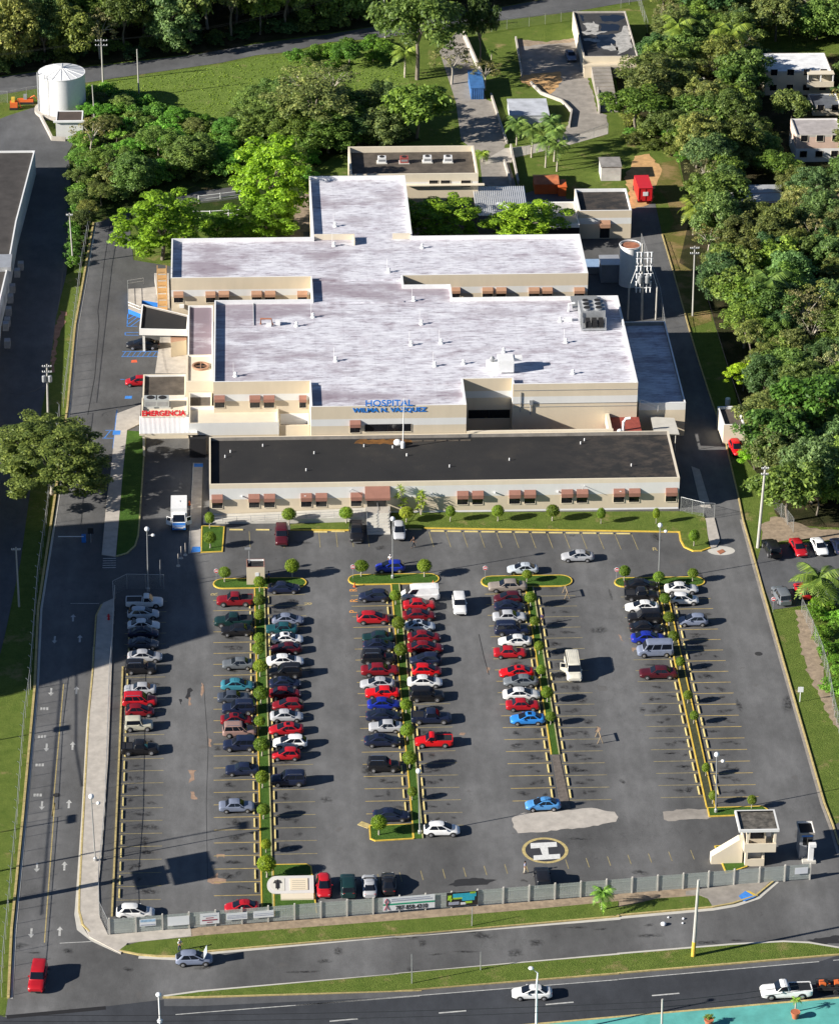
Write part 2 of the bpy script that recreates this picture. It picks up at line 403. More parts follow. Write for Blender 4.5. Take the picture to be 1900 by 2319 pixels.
def textmesh(name, txt, size, depth, mat, sx=1.0, align='CENTER', bold=0.0):
    cu = bpy.data.curves.new(name, 'FONT'); cu.body = txt; cu.size = size; cu.extrude = depth; cu.align_x = align; cu.offset = bold
    t = bpy.data.objects.new(name, cu); link(t)
    dg = bpy.context.evaluated_depsgraph_get(); dg.update()
    me = bpy.data.meshes.new_from_object(t.evaluated_get(dg)); bpy.data.objects.remove(t)
    me.materials.clear(); me.materials.append(mat); me.transform(Matrix.Diagonal((sx, 1, 1, 1)))
    o = link(bpy.data.objects.new(name, me)); return o
def rough(poly, step=.6, amp=.14, seed=3):              # broken edge for patches and bare ground
    r = random.Random(seed); out = []
    for a, b in zip(poly, list(poly[1:])+[poly[0]]):
        n = max(1, int(((a[0]-b[0])**2+(a[1]-b[1])**2)**.5/step))
        for k in range(n): t = k/n; out.append(Vector((a[0]+(b[0]-a[0])*t+r.uniform(-amp, amp), a[1]+(b[1]-a[1])*t+r.uniform(-amp, amp), 0)))
    return out
ORD = 'first second third fourth fifth sixth seventh eighth ninth tenth eleventh twelfth thirteenth fourteenth fifteenth sixteenth seventeenth eighteenth nineteenth twentieth'.split()
# ------------------------------------------------------------------ the ground
ground('ground', [(-420, -180), (420, -180), (420, 700), (-420, 700)], -.03, GRASS)
LOT = pts('E 745 185 600 1000 530 1700 I 460 800 M 305 200 275 725 190 1736 Q 130 900 60 1550 40 1690 850 1625') + \
    [Vector((-30, -84.5, 0)), Vector((75, -74, 0)), Vector((75, -48, 0)), Vector((57.5, -46, 0))] + \
    pts('U 1690 180 1625 0 P 1600 1560 1400 870 1150 0 L 1080 1310 980 960 940 760 830 300 725 0 H 640 1300 555 1015 420 530 345 280 290 30 D 130 1610 C 1330 1560 1250 1440') + \
    [Vector((8, 128, 0)), Vector((-9, 128, 0)), Vector((-9, 106, 0))] + pts('E 1050 480 1010 130 B 290 1530 290 1465 0 1500 E 900 130 800 175')
ground('parking_lot', LOT, 0, ASPH)
ground('highway', [(-120, -135), (120, -135), (120, -72)] + [tuple(p[:2]) for p in pts('U 1736 1200 0 1347 S 0 1488 R 0 1538 Q 1290 1548 850 1600 50 1690')] + [(-52, -84.2), (-120, -89)], .004, ASPH3)
ground('highway_shoulder', pts('U 1736 1200 0 1347 S 0 1488 R 0 1538 Q 1290 1548 1290 1600 R 0 1600 S 0 1528 U 0 1388 1580 1250'), .008, ASPH2)
ground('turquoise_pavement', pts('U -2000 1868 0 1690 1736 1540 2400 1480') + [Vector((85, -135, 0)), Vector((-30, -135, 0))], .12, TURQ, 0)
ground('road', pts('A -900 830 0 740 300 690 650 650 900 610 1736 490 B 450 430 700 405 1000 330 1450 290 C 750 165 1400 85 1736 25 D 600 -60 D 600 -130 C 1736 -60 1100 0 750 65 B 1450 195 1000 270 430 345 0 420 A 900 500 300 560 0 600 -900 690'), 0, ASPH2)
ground('neighbour_lane', pts('A -900 1000 0 930 80 900 300 830 330 920 420 1100 600 1090 530 1200 550 1320 570 1736 E 520 600 440 930 385 1370 330 1640 I 215 900 160 1300 M 40 300 -60 700 -900 900 E -600 0'), .002, ASPH2)
ground('grass_field', pts('A 640 670 900 620 1736 505 B 450 450 700 420 1000 345 1450 300 1650 600 1750 1100 900 1150 C -100 1100 B 0 1400 A 800 1500 560 1300 600 1000'), -.012, FIELD)
ground('shaded_undergrowth', pts('A 640 740 900 800 1300 960 1736 1080 B 400 1030 900 980 1300 950 1600 950 1750 1100 1100 1200 880 1350 880 1750 E 1100 300 1000 100 B 0 1450 A 1200 1550 800 1736 E 720 140 660 520 520 600 560 100 A 560 1300 530 1200 660 1050'), -.008, UNDER)
ground('forest_floor', pts('A -1500 560 0 590 300 550 900 490 1736 395 B 430 335 1000 260 1450 190 C 750 60 1100 -5 2400 -140 D 1500 -900 A -1500 -1200'), -.016, SHADED_LITTER)
ground('forest_floor', pts('D 220 250 650 480 1000 460 3000 400 3400 1736 L 2200 1050 1300 1000 1230 900 1190 720 1000 480 960 300 960 130 H 900 1450 780 1050 700 800 640 600 480 500 560 150 D 540 1550 480 1250 300 1150 60 1000 -30 550 160 420'), -.012, SHADED_LITTER)
ground('bare_soil', rough(pts('L 1130 1000 1240 930 1500 1020 1736 1050 1900 1100 1900 1150 1450 1110 1200 1150 1120 1130'), .8, .3), -.004, SOIL)
ground('bare_soil', rough(pts('B 770 1560 880 1500 880 1736 F 880 300 720 300'), .8, .3), -.004, SOIL)
ground('bare_soil', rough(pts('P 1400 110 1500 110 1600 560 1660 780 1736 1000 1736 1080 1640 900 1540 720 1460 500 1420 300'), .8, .35), -.006, SOIL)
ground('neighbour_parking', pts('L 1085 1320 1120 1185 1200 1160 1736 1130 2300 1110 2300 1640 1500 1630 1215 1670'), .002, ASPH2)
# kerb strip at the right, the bright lawn beyond it
MB().sweep(pts('H 345 280 420 530 555 1015 640 1300 L 725 0 830 300 940 760 980 960 1080 1310 P 1150 0 1400 870 1600 1560 U 1620 0 1690 180 1736 330'), .2, -.02, .13, 0).build('kerb', YELP)['kind'] = 'structure'
MB().sweep(pts('L 965 960 1060 1310 P 1132 0 1382 870 1580 1560 U 1598 0 1672 200 1736 420'), .35, -.02, .02, 0).build('gutter', CONCD)['kind'] = 'structure'
ground('concrete_yard', rough(pts('C 930 300 1180 330 1420 295 1450 500 1500 620 1580 880 1640 900 1655 1010 1290 1130 1310 1040 1370 900 1290 800 1130 720 980 590 960 440'), 1, .25), -.004, CONCD)
ground('orange_dirt', rough(pts('C 975 590 1100 570 1280 560 1290 640 1200 740 1050 680 960 630'), .8, .3), .001, ORANGE_SOIL)
ground('bare_soil', rough(pts('C 930 300 1170 325 1400 290 1420 320 1100 350 960 365'), .8, .3), .001, SOIL)
ground('footpath', pts('C 860 1160 1030 1140 1290 1090 1655 1000 1655 1050 1300 1150 1030 1210 900 1240'), -.002, CONC)
ground('service_lane', pts('C 480 230 520 280 700 780 760 800 850 1130 840 1150 930 1450 880 1500 670 1450 640 1200 500 1100 460 800 330 400'), -.003, CONCD)
ground('footpath', pts('C 690 1250 850 1160 895 1160 900 1280 840 1260 690 1290'), .001, CONC)
ground('bare_soil', rough(pts('D 50 1400 130 1220 240 1210 350 1330 300 1420 260 1600 90 1640 80 1480'), .8, .3), .001, ORANGE_SOIL)
ground('worn_lawn', pts('D 240 1300 460 1250 540 1560 H 560 150 480 500 640 600 700 800 740 960 545 1020 400 520 340 270 380 270 440 180 385 20 D 330 1500'), -.006, grassmat('worn_grass', (.12, .135, .03), (.19, .17, .05), (.28, .2, .09), .55))
# islands: grass slab with a painted kerb
def island(poly, name='planted_island', mat=ISLE, kerb=YEL, h=.13, kw=.16):
    c = sum((Vector((p[0], p[1], 0)) for p in poly), Vector())/len(poly)
    ground(name, poly, h-.02, mat, -.01)
    k = MB().sweep(poly, kw, -.01, h, 0, True).build('kerb', kerb); k['kind'] = 'structure'
def capsule(x0, x1, y0, y1, n=8):
    r = (y1-y0)/2; yc = (y0+y1)/2; out = []
    for i in range(n+1):
        a = -math.pi/2+math.pi*i/n; out.append((x1-r+r*math.cos(a)*1.0, yc+r*math.sin(a)))
    for i in range(n+1):
        a = math.pi/2+math.pi*i/n; out.append((x0+r+r*math.cos(a), yc+r*math.sin(a)))
    return out
island(capsule(-23.9, -11.3, 9.8, 12.45)); island(capsule(-5.5, 6.85, 10.3, 13.0))
island(capsule(12.6, 25.0, 9.0, 12.0)); island(capsule(30.8, 43.1, 8.5, 10.95))
GREENK = plain('faded_kerb', (.36, .34, .16), .85, .3, 2)
for x0, x1, y0, y1, mt in ((-18.25, -17.1, -69, 9.78, ISLE), (.35, 1.28, -52.2, 10.28, ISLE), (18.6, 19.45, -33.7, 8.98, ISLE), (36.75, 37.6, -46.6, 8.48, plain('planting_soil', (.05, .055, .025), .95, .5, 2))):
    ground('planted_median', [(x0, y0), (x1, y0), (x1, y1), (x0, y1)], .11, mt, -.01)
    k = MB()
    k.box(x0-.16, x0, y0, y1, -.01, .14, 0); k.box(x1, x1+.16, y0, y1, -.01, .14, 1)
    k.build('kerb', [YEL, GREENK if x0 < 30 else YEL])['kind'] = 'structure'
ground('bare_median', [(18.6, -46), (19.9, -46.2), (19.5, -33.9), (18.6, -33.9)], .05, plain('median_soil', (.13, .11, .095), .95, .4, 2), -.01)
island([(-16.9, -57.35), (-12.9, -57.35), (-12.35, -57.9), (-11.9, -68.4), (-16.9, -68.9)])
island([(-5.0, -49.3), (.18, -49.1), (.18, -52.25), (-4.4, -52.6), (-5.0, -52.1)])
island([(36.75, -46.75), (43.6, -46.6), (44.1, -47.4), (43.7, -48.35), (36.75, -48.65)])
ground('concrete_apron', rough(pts('S 905 120 960 85 1250 60 1530 42 1700 70 1736 110 1720 150 1500 190 1250 215 1010 240 950 235 915 190')), .006, CONC)
ground('concrete_apron', rough(pts('U 355 70 540 45 720 55 735 110 700 125 400 142 350 130')), .006, CONCD)
MB().sweep(pts('R 1265 160 1345 190'), .9, .0, .07).build('kerb_ramp', YELP)['kind'] = 'structure'
# lawn in front of the hospital
ground('front_lawn', [(1.2, 30.6), (1.2, 25.9)] + [tuple(p[:2]) for p in pts('K 210 1030 900 1040 1736 1052 L 480 1060 490 1120 520 1175 590 1205 650 1205 715 1185 690 980 670 915 500 900')], .13, GRASS, -.02)
MB().sweep([tuple(p[:2]) for p in pts('K 205 1032 900 1042 1736 1054 L 480 1062 490 1125 520 1180 590 1212 655 1210 725 1185')], .22, -.02, .15).build('kerb', YEL)['kind'] = 'structure'
ground('front_lawn', pts('J 720 1000 1190 985 1180 1042 720 1042'), .13, GRASS, -.02)
MB().sweep(pts('J 720 1046 1180 1048'), .2, -.02, .15).build('kerb', YEL)['kind'] = 'structure'
ground('walkway', pts('L 670 955 755 950 800 1130 770 1180 730 1190'), .12, CONC, -.01)
ground('walkway', pts('L 575 545 640 570 730 870 650 860'), .1, CONC, -.01)
island([tuple(p[:2]) for p in pts('J 25 1015 200 1020 185 1215 20 1222')], kerb=YEL)
# walkway beside the ambulance lane, verge of the emergency drive
ground('walkway', pts('I 1110 60 920 130 890 400 870 600 840 800 800 1240 910 1255 940 920 965 600 1000 260 1100 210'), .12, CONC, -.01)
ground('emergency_lawn', pts('I 1000 265 1145 275 1100 900 1085 1090 1060 1170 1000 1225 915 1250 940 920 965 600'), .13, ISLE, -.01)
MB().sweep(pts('I 1145 275 1102 900 1087 1090 1062 1170 1000 1228 912 1253'), .2, -.01, .15).build('kerb', GREENK)['kind'] = 'structure'
ground('walkway', pts('I 1525 520 1595 520 1575 1220 1490 1228'), .12, CONC, -.01)
MB().sweep(pts('I 1522 520 1486 1228'), .16, -.01, .14).build('kerb', CONCB)['kind'] = 'structure'
for s in ('I 1525 525 1597 525 1597 552 1525 552', 'I 1515 1180 1580 1180 1576 1220 1500 1226', 'I 890 265 950 265 945 298 885 300'): ground('painted_ramp', pts(s), .126, BLUEP)
# concrete walkway along the left of the car park, front pavement, verges
ground('walkway', pts('M 900 20 810 60 765 150 750 400 740 600 700 1000 665 1736 Q 630 750 632 860 660 960 705 1060 950 1190 1000 1110 1505 1055 1500 995 1270 1008 850 1045 785 905 775 640 800 400 M 850 1300 885 420'), .12, CONC, -.01)
MB().sweep(pts('M 800 70 755 160 740 400 728 600 700 900 655 1736 Q 625 700 622 850 650 960 705 1020'), .2, -.01, .14).build('kerb', YELP)['kind'] = 'structure'
ground('gutter', pts('M 730 400 720 600 680 1000 640 1736 Q 595 750 585 880 605 1000 720 1090 850 1150 960 1200 705 1060 640 960 615 860 620 700 M 655 1736 698 1000 738 600 748 400'), .004, CONCB)
ground('verge', pts('Q 940 1165 985 1130 1100 1100 1500 1062 R 0 1052 670 1000 1736 918 S 0 932 1000 850 1736 780 U 0 830 150 800 300 760 640 737 700 760 738 820 0 885 S 1736 893 0 1042 R 1736 1022 100 1166 Q 1380 1205 1250 1205 1090 1190'), .14, GRASS, -.02)
MB().sweep(pts('Q 940 1168 1090 1198 1250 1212 1380 1212 R 100 1170 1736 1026 S 0 1046 1736 897 U 0 889 740 824 900 795 1080 735 1230 612'), .22, -.02, .16).build('kerb', YELP)['kind'] = 'structure'
MB().sweep(pts('Q 1090 1215 1380 1228 R 100 1182 1736 1038 S 0 1060 1736 911 U 0 905 745 838 920 808 1100 748 1250 618'), .5, -.01, .012).build('gutter', CONCB)['kind'] = 'structure'
ground('bare_verge', pts('Q 1500 1000 R 0 985 1440 880 S 300 845 1736 725 U 0 712 640 660 640 735 300 758 0 828 S 1736 778 1000 848 0 930 R 1736 916 670 998 0 1050 Q 1500 1060'), .1, SOIL, -.02)
ground('pavement', pts('U 530 700 1210 612 1080 730 900 790 740 820 705 760 645 733 530 733'), .13, CONCD, -.02)
ground('painted_ramp', pts('U 945 740 1000 700 1095 735 1060 755 985 782'), .135, BLUEP); ground('painted_ramp', pts('U 1000 700 1030 700 1100 738 1075 742'), .139, YEL)
ground('median_verge', pts('Q 1280 1530 R 0 1495 1736 1342 S 0 1352 1736 1202 U 0 1200 900 1125 1300 1102 1500 1112 1736 1150 1900 1170 1736 1193 0 1340 S 1736 1342 0 1480 R 1736 1477 0 1530'), .14, GRASS, -.02)
MB().sweep(pts('Q 1280 1536 R 0 1535 1736 1482 S 0 1485 1736 1347 U 0 1345 1736 1198'), .2, -.02, .16).build('kerb', YELP)['kind'] = 'structure'
MB().sweep(pts('Q 1290 1528 R 0 1490 1736 1336 S 0 1347 1736 1197 U 0 1194 900 1119 1300 1097 1500 1107 1736 1146'), .3, -.02, .15).build('kerb', CONCB)['kind'] = 'structure'
MB().sweep(pts('U -2000 1868 0 1690 1736 1540'), .3, -.02, .14).build('kerb', YELP)['kind'] = 'structure'
ground('storm_drain', pts('Q 50 1672 830 1600 832 1628 55 1700'), .012, DARK)
# left verge: grass strip, yellow drain kerb
MB().sweep(pts('E 735 190 590 1000 530 1640 I 430 800 M 300 100 272 725 180 1736 Q 90 1000 65 1540'), .3, -.02, .2).build('kerb', YELP)['kind'] = 'structure'
MB().sweep(pts('E 755 190 612 1000 550 1640 I 460 800 M 325 100 296 725 205 1736 Q 120 1000 92 1540'), .3, -.02, .03).build('gutter', CONCB)['kind'] = 'structure'
MB().sweep(pts('M 965 560 935 1300 Q 905 350 880 895'), .22, -.02, .14).build('kerb', YELP)['kind'] = 'structure'
ground('bare_soil', rough(pts('E 480 880 530 890 500 980 450 1100 420 1370 390 1360 430 1000'), .8, .3), -.006, plain('red_soil', (.3, .17, .11), .95, .35, 1))
# ------------------------------------------------------------------ painted markings
ML = MB(); MY = MB(); MYF = MB()
def stall(x0, x1, ys, mb):
    for y in ys: mb.box(x0, x1, y-.055, y+.055, .0005, .008)
def seq(a, step, lo, hi):
    k = math.ceil((lo-a)/step); out = []
    while a+k*step <= hi: out.append(a+k*step); k += 1
    return out
ROWS = [(-35.1, -35.7, -30.2, seq(-38.58, 2.83, -66, 8), MYF), (-19.0, -23.95, -18.4, seq(-32.62, 2.81, -65.5, 9.2), MY), (-16.5, -16.9, -11.5, seq(-34.98, 2.86, -56, 9.2), MYF),
        (-.45, -5.3, .2, seq(-40.86, 2.836, -48.5, 9.2), MY), (1.93, 1.45, 6.5, seq(-40.89, 2.836, -51, 9.2), MYF), (17.9, 12.85, 18.4, seq(-41.4, 2.86, -45, 8), MY),
        (20.1, 19.7, 25.1, seq(-30.21, 2.82, -45.5, 7.5), MYF), (36.1, 31.25, 36.6, seq(-44.12, 2.776, -45.5, 7.6), MYF), (38.45, 38.0, 43.4, seq(-44.3, 2.743, -45.4, 7.6), MY)]
for sx, x0, x1, ys, mb in ROWS: stall(x0, x1, ys, mb)
FY = lambda x: 25.3-(x-6)*.06
for k in range(13):
    x = 6.2+k*2.03*1.0+k*.33; MYF.bar((x, FY(x)-.2), (x+.45, FY(x)-4.6), .1, .0005, .008)
for x in (-18.9, -14.2, -9.2, -6.8, -4.6, -2.4): MYF.bar((x, 26.0), (x+.1, 21.0), .1, .0005, .008)
for x in [-4.4, -1.8, .75, 3.4, 5.9, 8.4, 10.9, 13.4, 18.3, 20.8, 23.4, 25.9, 28.4, 30.9, 33.6]: MYF.bar((x, -59.2+.1*x), (x+.2, -61.2+.1*x), .1, .0005, .008)
MY.build('parking_lines', plain('bay_yellow', (.42, .31, .1), .8, .35, 1.5))['kind'] = 'structure'
MYF.build('parking_lines', plain('faded_bay_yellow', (.27, .225, .11), .8, .45, 1.2))['kind'] = 'structure'
hw = MB()
def hline(s, wd, mb=hw):
    q = pts(s)
    for a, b in zip(q, q[1:]): mb.bar(a, b, wd, .009, .014)
hline('Q 1380 1667 R 0 1652 1736 1520', .13); hline('S -800 1595 0 1530 1736 1392 U 0 1390 1580 1250', .13); hline('U 1690 1240 2000 1215', .13)
for s in ('R 1030 1720 1250 1700', 'S 325 1655 540 1637', 'S 1165 1588 1385 1569', 'U 265 1518 480 1499'): hline(s, .22)
hline('M 555 59 780 59', .12); hline('Q 470 1105 720 1092', .12)
for k in range(5): hline('I %d %d %d %d' % (810-k, 1268+k*18, 912, 1266+k*18), .18)
def arrow(T, x, y, up=True, s=.74):
    c = g(T, x, y); d = 1 if up else -1
    hw.add([(c.x+a*s, c.y+b*s*d, .007) for a, b in ((-.17, -1.3), (.17, -1.3), (.17, .3), (-.17, .3), (-.5, .3), (.5, .3), (0, 1.3))], [(0, 1, 2, 3) if up else (3, 2, 1, 0), (4, 5, 6) if up else (6, 5, 4)])
for T, x, y, u in (('M', 402, 755, 0), ('M', 602, 742, 1), ('M', 366, 1193, 0), ('M', 572, 1178, 1), ('M', 330, 1650, 0), ('M', 542, 1637, 1), ('Q', 290, 510, 0), ('Q', 507, 497, 1), ('Q', 246, 1025, 0), ('Q', 470, 1010, 1), ('M', 430, 345, 0), ('M', 628, 335, 1), ('M', 575, 172, 1)): arrow(T, x, y, u)
for T, x, y in (('M', 350, 887), ('M', 332, 1107), ('M', 314, 1330), ('M', 298, 1567)):
    c = g(T, x, y); [hw.box(c.x-.55+k*.38, c.x-.27+k*.38, c.y-.32, c.y+.32, .003, .007) for k in range(3)]
hw.build('road_markings', plain('worn_white_paint', (.42, .42, .40), .75, .45, 2.2))['kind'] = 'structure'
cy = MB()
q = pts('M 500 690 410 1736 Q 430 0 350 1100')
for a, b in zip(q, q[1:]): cy.bar(a, b, .13, .001, .008)
q = pts('B 450 395 1000 300')
cy.build('lane_line', YELP)['kind'] = 'structure'
# heliport H in its ring
hx, hy = 16.0, -55.3
ground('helipad', [(hx+2.62*math.cos(a*math.pi/24), hy+2.62*math.sin(a*math.pi/24)) for a in range(48)], .006, plain('helipad_dark', (.035, .036, .042), .85, .2, 1.2))
mb = MB()
for i in range(48):
    a0, a1 = i*math.pi/24, (i+1)*math.pi/24
    mb.add([(hx+r*math.cos(a), hy+r*math.sin(a), .012) for a, r in ((a0, 2.4), (a0, 2.8), (a1, 2.8), (a1, 2.4))], [(0, 1, 2, 3)])
mb.build('helipad_ring', YELP)['kind'] = 'structure'
mb = MB()
for s in ('S 1045 318 1250 308 1255 345 1048 360', 'S 1070 415 1278 402 1280 440 1070 452', 'S 1120 355 1182 350 1190 407 1140 411'):
    mb.prism(pts(s), .016, .016)
mb.build('helipad_letter', WHITEP)['kind'] = 'structure'
def painted(txt, T, x, y, size, mat, rz, sx=1.0):
    o = textmesh('painted_letter', txt, size, .0, mat, sx); c = g(T, x, y); o.location = (c.x, c.y, .012); o.rotation_euler = (0, 0, rz); o['kind'] = 'structure'
painted('R', 'J', 1245, 1515, 1.5, ORAP, R_(90)); painted('R', 'J', 1250, 1598, 1.5, ORAP, R_(90)); painted('P', 'J', 1245, 1685, 1.5, ORAP, R_(90))
painted('R', 'J', 150, 1548, 1.4, YELP, R_(90)); painted('P', 'M', 1040, 15, 1.1, YELP, R_(90)); painted('R', 'J', 830, 1625, 1.5, YELP, R_(-90), .9); painted('R', 'L', 290, 1205, 1.3, YELP, 0)
# patches, potholes, spills and the long tar joints
sp = MB()
for s in ('M 1590 680 1610 720 1585 800 1575 760', 'M 1480 1370 1545 1370 1520 1410 1530 1450 1480 1470 1500 1420', 'M 1500 1540 1525 1540 1550 1600 1500 1600', 'R 145 405 205 402 210 450 190 420 150 425 145 455', 'R 130 570 150 550 155 590 210 600 215 630 130 640 65 625 70 600', 'M 1640 1120 1665 1130 1655 1190 1640 1180', 'O 1570 1025 1600 1040 1590 1060 1560 1070', 'O 500 1075 540 1078 520 1095 490 1095', 'O 700 560 730 565 715 615 700 600', 'P 0 300 20 310 40 360 20 350', 'P 110 405 150 408 120 440 100 425', 'M 1485 800 1500 800 1500 860 1480 860'):
    sp.prism(rough(pts(s), .35, .1), .004, .004)
sp.build('worn_patches', plain('worn_patch', (.3, .2, .14), .95, .3, 2))['kind'] = 'structure'
dk = MB()
for s in ('M 1480 730 1500 722 1518 740 1505 760 1478 810 1455 805', 'M 1410 812 1432 812 1428 865 1415 850', 'S 400 650 480 600 640 590 780 610 700 640 480 660', 'U 1480 1080 1736 1040 1736 1110 1600 1110'):
    dk.prism(rough(pts(s), .4, .12), .0035, .0035)
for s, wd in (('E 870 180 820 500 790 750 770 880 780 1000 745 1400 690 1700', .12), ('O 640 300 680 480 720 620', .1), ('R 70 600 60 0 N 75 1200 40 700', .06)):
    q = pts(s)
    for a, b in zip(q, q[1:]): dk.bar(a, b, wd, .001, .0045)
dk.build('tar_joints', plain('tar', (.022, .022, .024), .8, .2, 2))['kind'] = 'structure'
bl = MB()
for s in ('E 1005 905 1105 905', 'E 1000 1002 1080 1002', 'E 985 1050 1090 1050', 'E 985 1072 1090 1072', 'E 1005 905 1000 1002', 'E 985 1050 985 1072', 'E 960 1200 1240 1200', 'E 955 1240 1240 1240', 'E 1000 990 1080 930', 'E 1030 1000 1100 950', 'E 1000 950 1060 915', 'E 945 1420 980 1420', 'E 920 1660 920 1736', 'I 805 320 890 320', 'I 830 258 890 258', 'I 820 320 870 260', 'I 920 100 890 400'):
    q = pts(s); bl.bar(q[0], q[1], .14, .003, .008)
for k in range(7): q = pts('E %d 1240 %d 1200' % (960+k*40, 990+k*40)); bl.bar(q[0], q[1], .1, .001, .0075)
for s in ('E 985 1550 1040 1550 1035 1572 980 1572', 'E 1240 1200 1290 1198 1290 1222 1240 1222'): bl.prism(pts(s), .0085, .0085)
bl.build('blue_markings', BLUEP)['kind'] = 'structure'
rp = MB(); rp.prism(pts('E 1035 1268 1075 1265 1080 1285 1030 1288'), .006, .006); rp.build('red_marking', REDP)['kind'] = 'structure'

# oil drips and tyre scuffs in the bays: thin soft-edged stains, each with its own outline
m, N, L, b = _new('oil_stain'); b.inputs['Base Color'].default_value = (.018, .017, .016, 1); b.inputs['Roughness'].default_value = .6
sp_ = N.new('ShaderNodeSeparateXYZ'); L.new(N.new('ShaderNodeTexCoord').outputs['UV'], sp_.inputs[0])
rr_ = _ramp(N, L, sp_.outputs[0], [(.15, (.75,)*3), (.6, (.4,)*3), (1, (0, 0, 0))]); nn_ = _ramp(N, L, _noise(N, L, 2.2, True, 5, .75), [(.38, (0, 0, 0)), (.62, (1, 1, 1))])
L.new(_mix(N, L, 1, rr_, nn_, 'MULTIPLY'), b.inputs['Alpha']); MATS['oil_stain'] = m
V = []; F = []; UV = []; r = random.Random(5)
def stain(x, y, rx, ry):
    n = 12; b0 = len(V); V.append((x, y, .0025)); ph = r.uniform(0, 6)
    for k in range(n): a = 2*math.pi*k/n; q = 1+.3*math.sin(2*a+ph)+r.uniform(-.2, .2); V.append((x+rx*q*math.cos(a), y+ry*q*math.sin(a), .0025))
    for k in range(n): F.append((b0, b0+1+k, b0+1+(k+1) % n)); UV.extend([(0, 0), (1, 0), (1, 0)])
for sx, x0, x1, ys, mb in ROWS:
    for a, b_ in zip(ys, ys[1:]):
        for _ in range(3):
            if r.random() < .85: stain(r.uniform(.25, .8)*(x1-x0)+x0, (a+b_)/2+r.uniform(-.5, .5), r.uniform(.35, 1.1), r.uniform(.25, .75))
for _ in range(34): stain(r.uniform(-35, 52), r.uniform(-63, 24), r.uniform(.3, 1.4), r.uniform(.3, 2.2))
for _ in range(60): q = g(r.choice('QRSU'), r.uniform(0, 1736), r.uniform(900, 1400)); stain(q.x, q.y, r.uniform(.4, 2), r.uniform(.2, .8))
me = bpy.data.meshes.new('oil_stains'); me.from_pydata(V, [], F); u = me.uv_layers.new(); u.data.foreach_set('uv', [c for p in UV for c in p]); me.materials.append(m); link(bpy.data.objects.new('oil_stains', me))['kind'] = 'structure'
# ------------------------------------------------------------------ the hospital
def inset(poly, d):
    P = [Vector((p[0], p[1])) for p in poly]; n = len(P); out = []
    for i in range(n):
        a = (P[i]-P[i-1]).normalized(); b = (P[(i+1) % n]-P[i]).normalized()
        na = Vector((-a.y, a.x)); nb = Vector((-b.y, b.x)); k = na+nb; k = k/max(k.dot(na), 1e-3) if k.length > 1e-6 else na
        out.append(P[i]+k*d)
    return out
def wing(name, poly, ztop, zroof, bands, roofmat, root, pt=.22, cap=CAPW, inner=None, z0=-.05, walls=None):
    """bands: [(z, material), ...] from the ground up; the last one reaches ztop"""
    poly = [(p[0], p[1]) for p in poly]
    if sum(a[0]*b[1]-b[0]*a[1] for a, b in zip(poly, poly[1:]+poly[:1])) < 0: poly.reverse()
    mats = [m for _, m in bands]+[inner or CAPW, cap]; nb = len(bands)
    mb = MB(); z = z0; n = len(poly)
    for i, (zt, m) in enumerate(bands):
        for k in range(n):
            a, b = poly[k], poly[(k+1) % n]
            mb.add([(a[0], a[1], z), (b[0], b[1], z), (b[0], b[1], zt), (a[0], a[1], zt)], [(0, 1, 2, 3)], i)
        z = zt
    q = inset(poly, pt)
    for k in range(n):
        a, b, c, d = poly[k], poly[(k+1) % n], q[(k+1) % n], q[k]
        mb.add([(a[0], a[1], z), (b[0], b[1], z), (c[0], c[1], z), (d[0], d[1], z)], [(0, 1, 2, 3)], nb+1)
        mb.add([(d[0], d[1], z), (c[0], c[1], z), (c[0], c[1], zroof), (d[0], d[1], zroof)], [(0, 1, 2, 3)], nb)
    part = mb.build(name, mats, root)
    r = MB(); r.prism(inset(poly, pt-.01), zroof, zroof)
    subbuild(r, 'roof', roofmat, part, root)
    return part
def rect(x0, x1, y0, y1): return [(x0, y0), (x1, y0), (x1, y1), (x0, y1)]
def window(root, Y, x0, x1, z0, z1, awn=None, out=.62, mat=DARKGL):
    mb = MB(); mb.box(x0, x1, Y-.03, Y+.1, z0, z1, 0)
    mb.box(x0-.06, x0, Y-.06, Y, z0-.06, z1, 1); mb.box(x1, x1+.06, Y-.06, Y, z0-.06, z1, 1); mb.box(x0, x1, Y-.1, Y, z0-.06, z0, 1)
    mb.box((x0+x1)/2-.025, (x0+x1)/2+.025, Y-.05, Y-.03, z0, z1, 2)
    wdw = mb.build('window', [mat, CREAML, BLK], root)
    if awn:
        zt, am = awn; a = MB(); xa, xb = x0-.05, x1+.05; zf = z1+(zt-z1)*.55; zl = z1+.02
        P = [(xa, Y-.005, zt), (xb, Y-.005, zt), (xb, Y-out, zf), (xa, Y-out, zf), (xa, Y-out, zl), (xb, Y-out, zl), (xa, Y-.005, zl), (xb, Y-.005, zl)]
        a.add(P, [(0, 3, 2, 1), (3, 4, 5, 2), (0, 6, 4, 3), (1, 2, 5, 7)], 0)
        subbuild(a, 'awning', am, wdw, root)
    return wdw
H = athing('hospital_building', 'cream hospital with white stepped roofs and a long dark-roofed front wing', 'hospital', (6.8, 60, 0))
B0 = [(.28, CAPW), (2.55, CREAM), (4.3, BAND), (5.0, CREAML)]
wing('front_wing', rect(-24.4, 41.9, 30.7, 45.25), 5.0, 4.45, B0, BITU, H, inner=CONCD, cap=CREAML)
BM = [(6.35, CREAM), (7.45, BAND), (9.5, CREAM)]
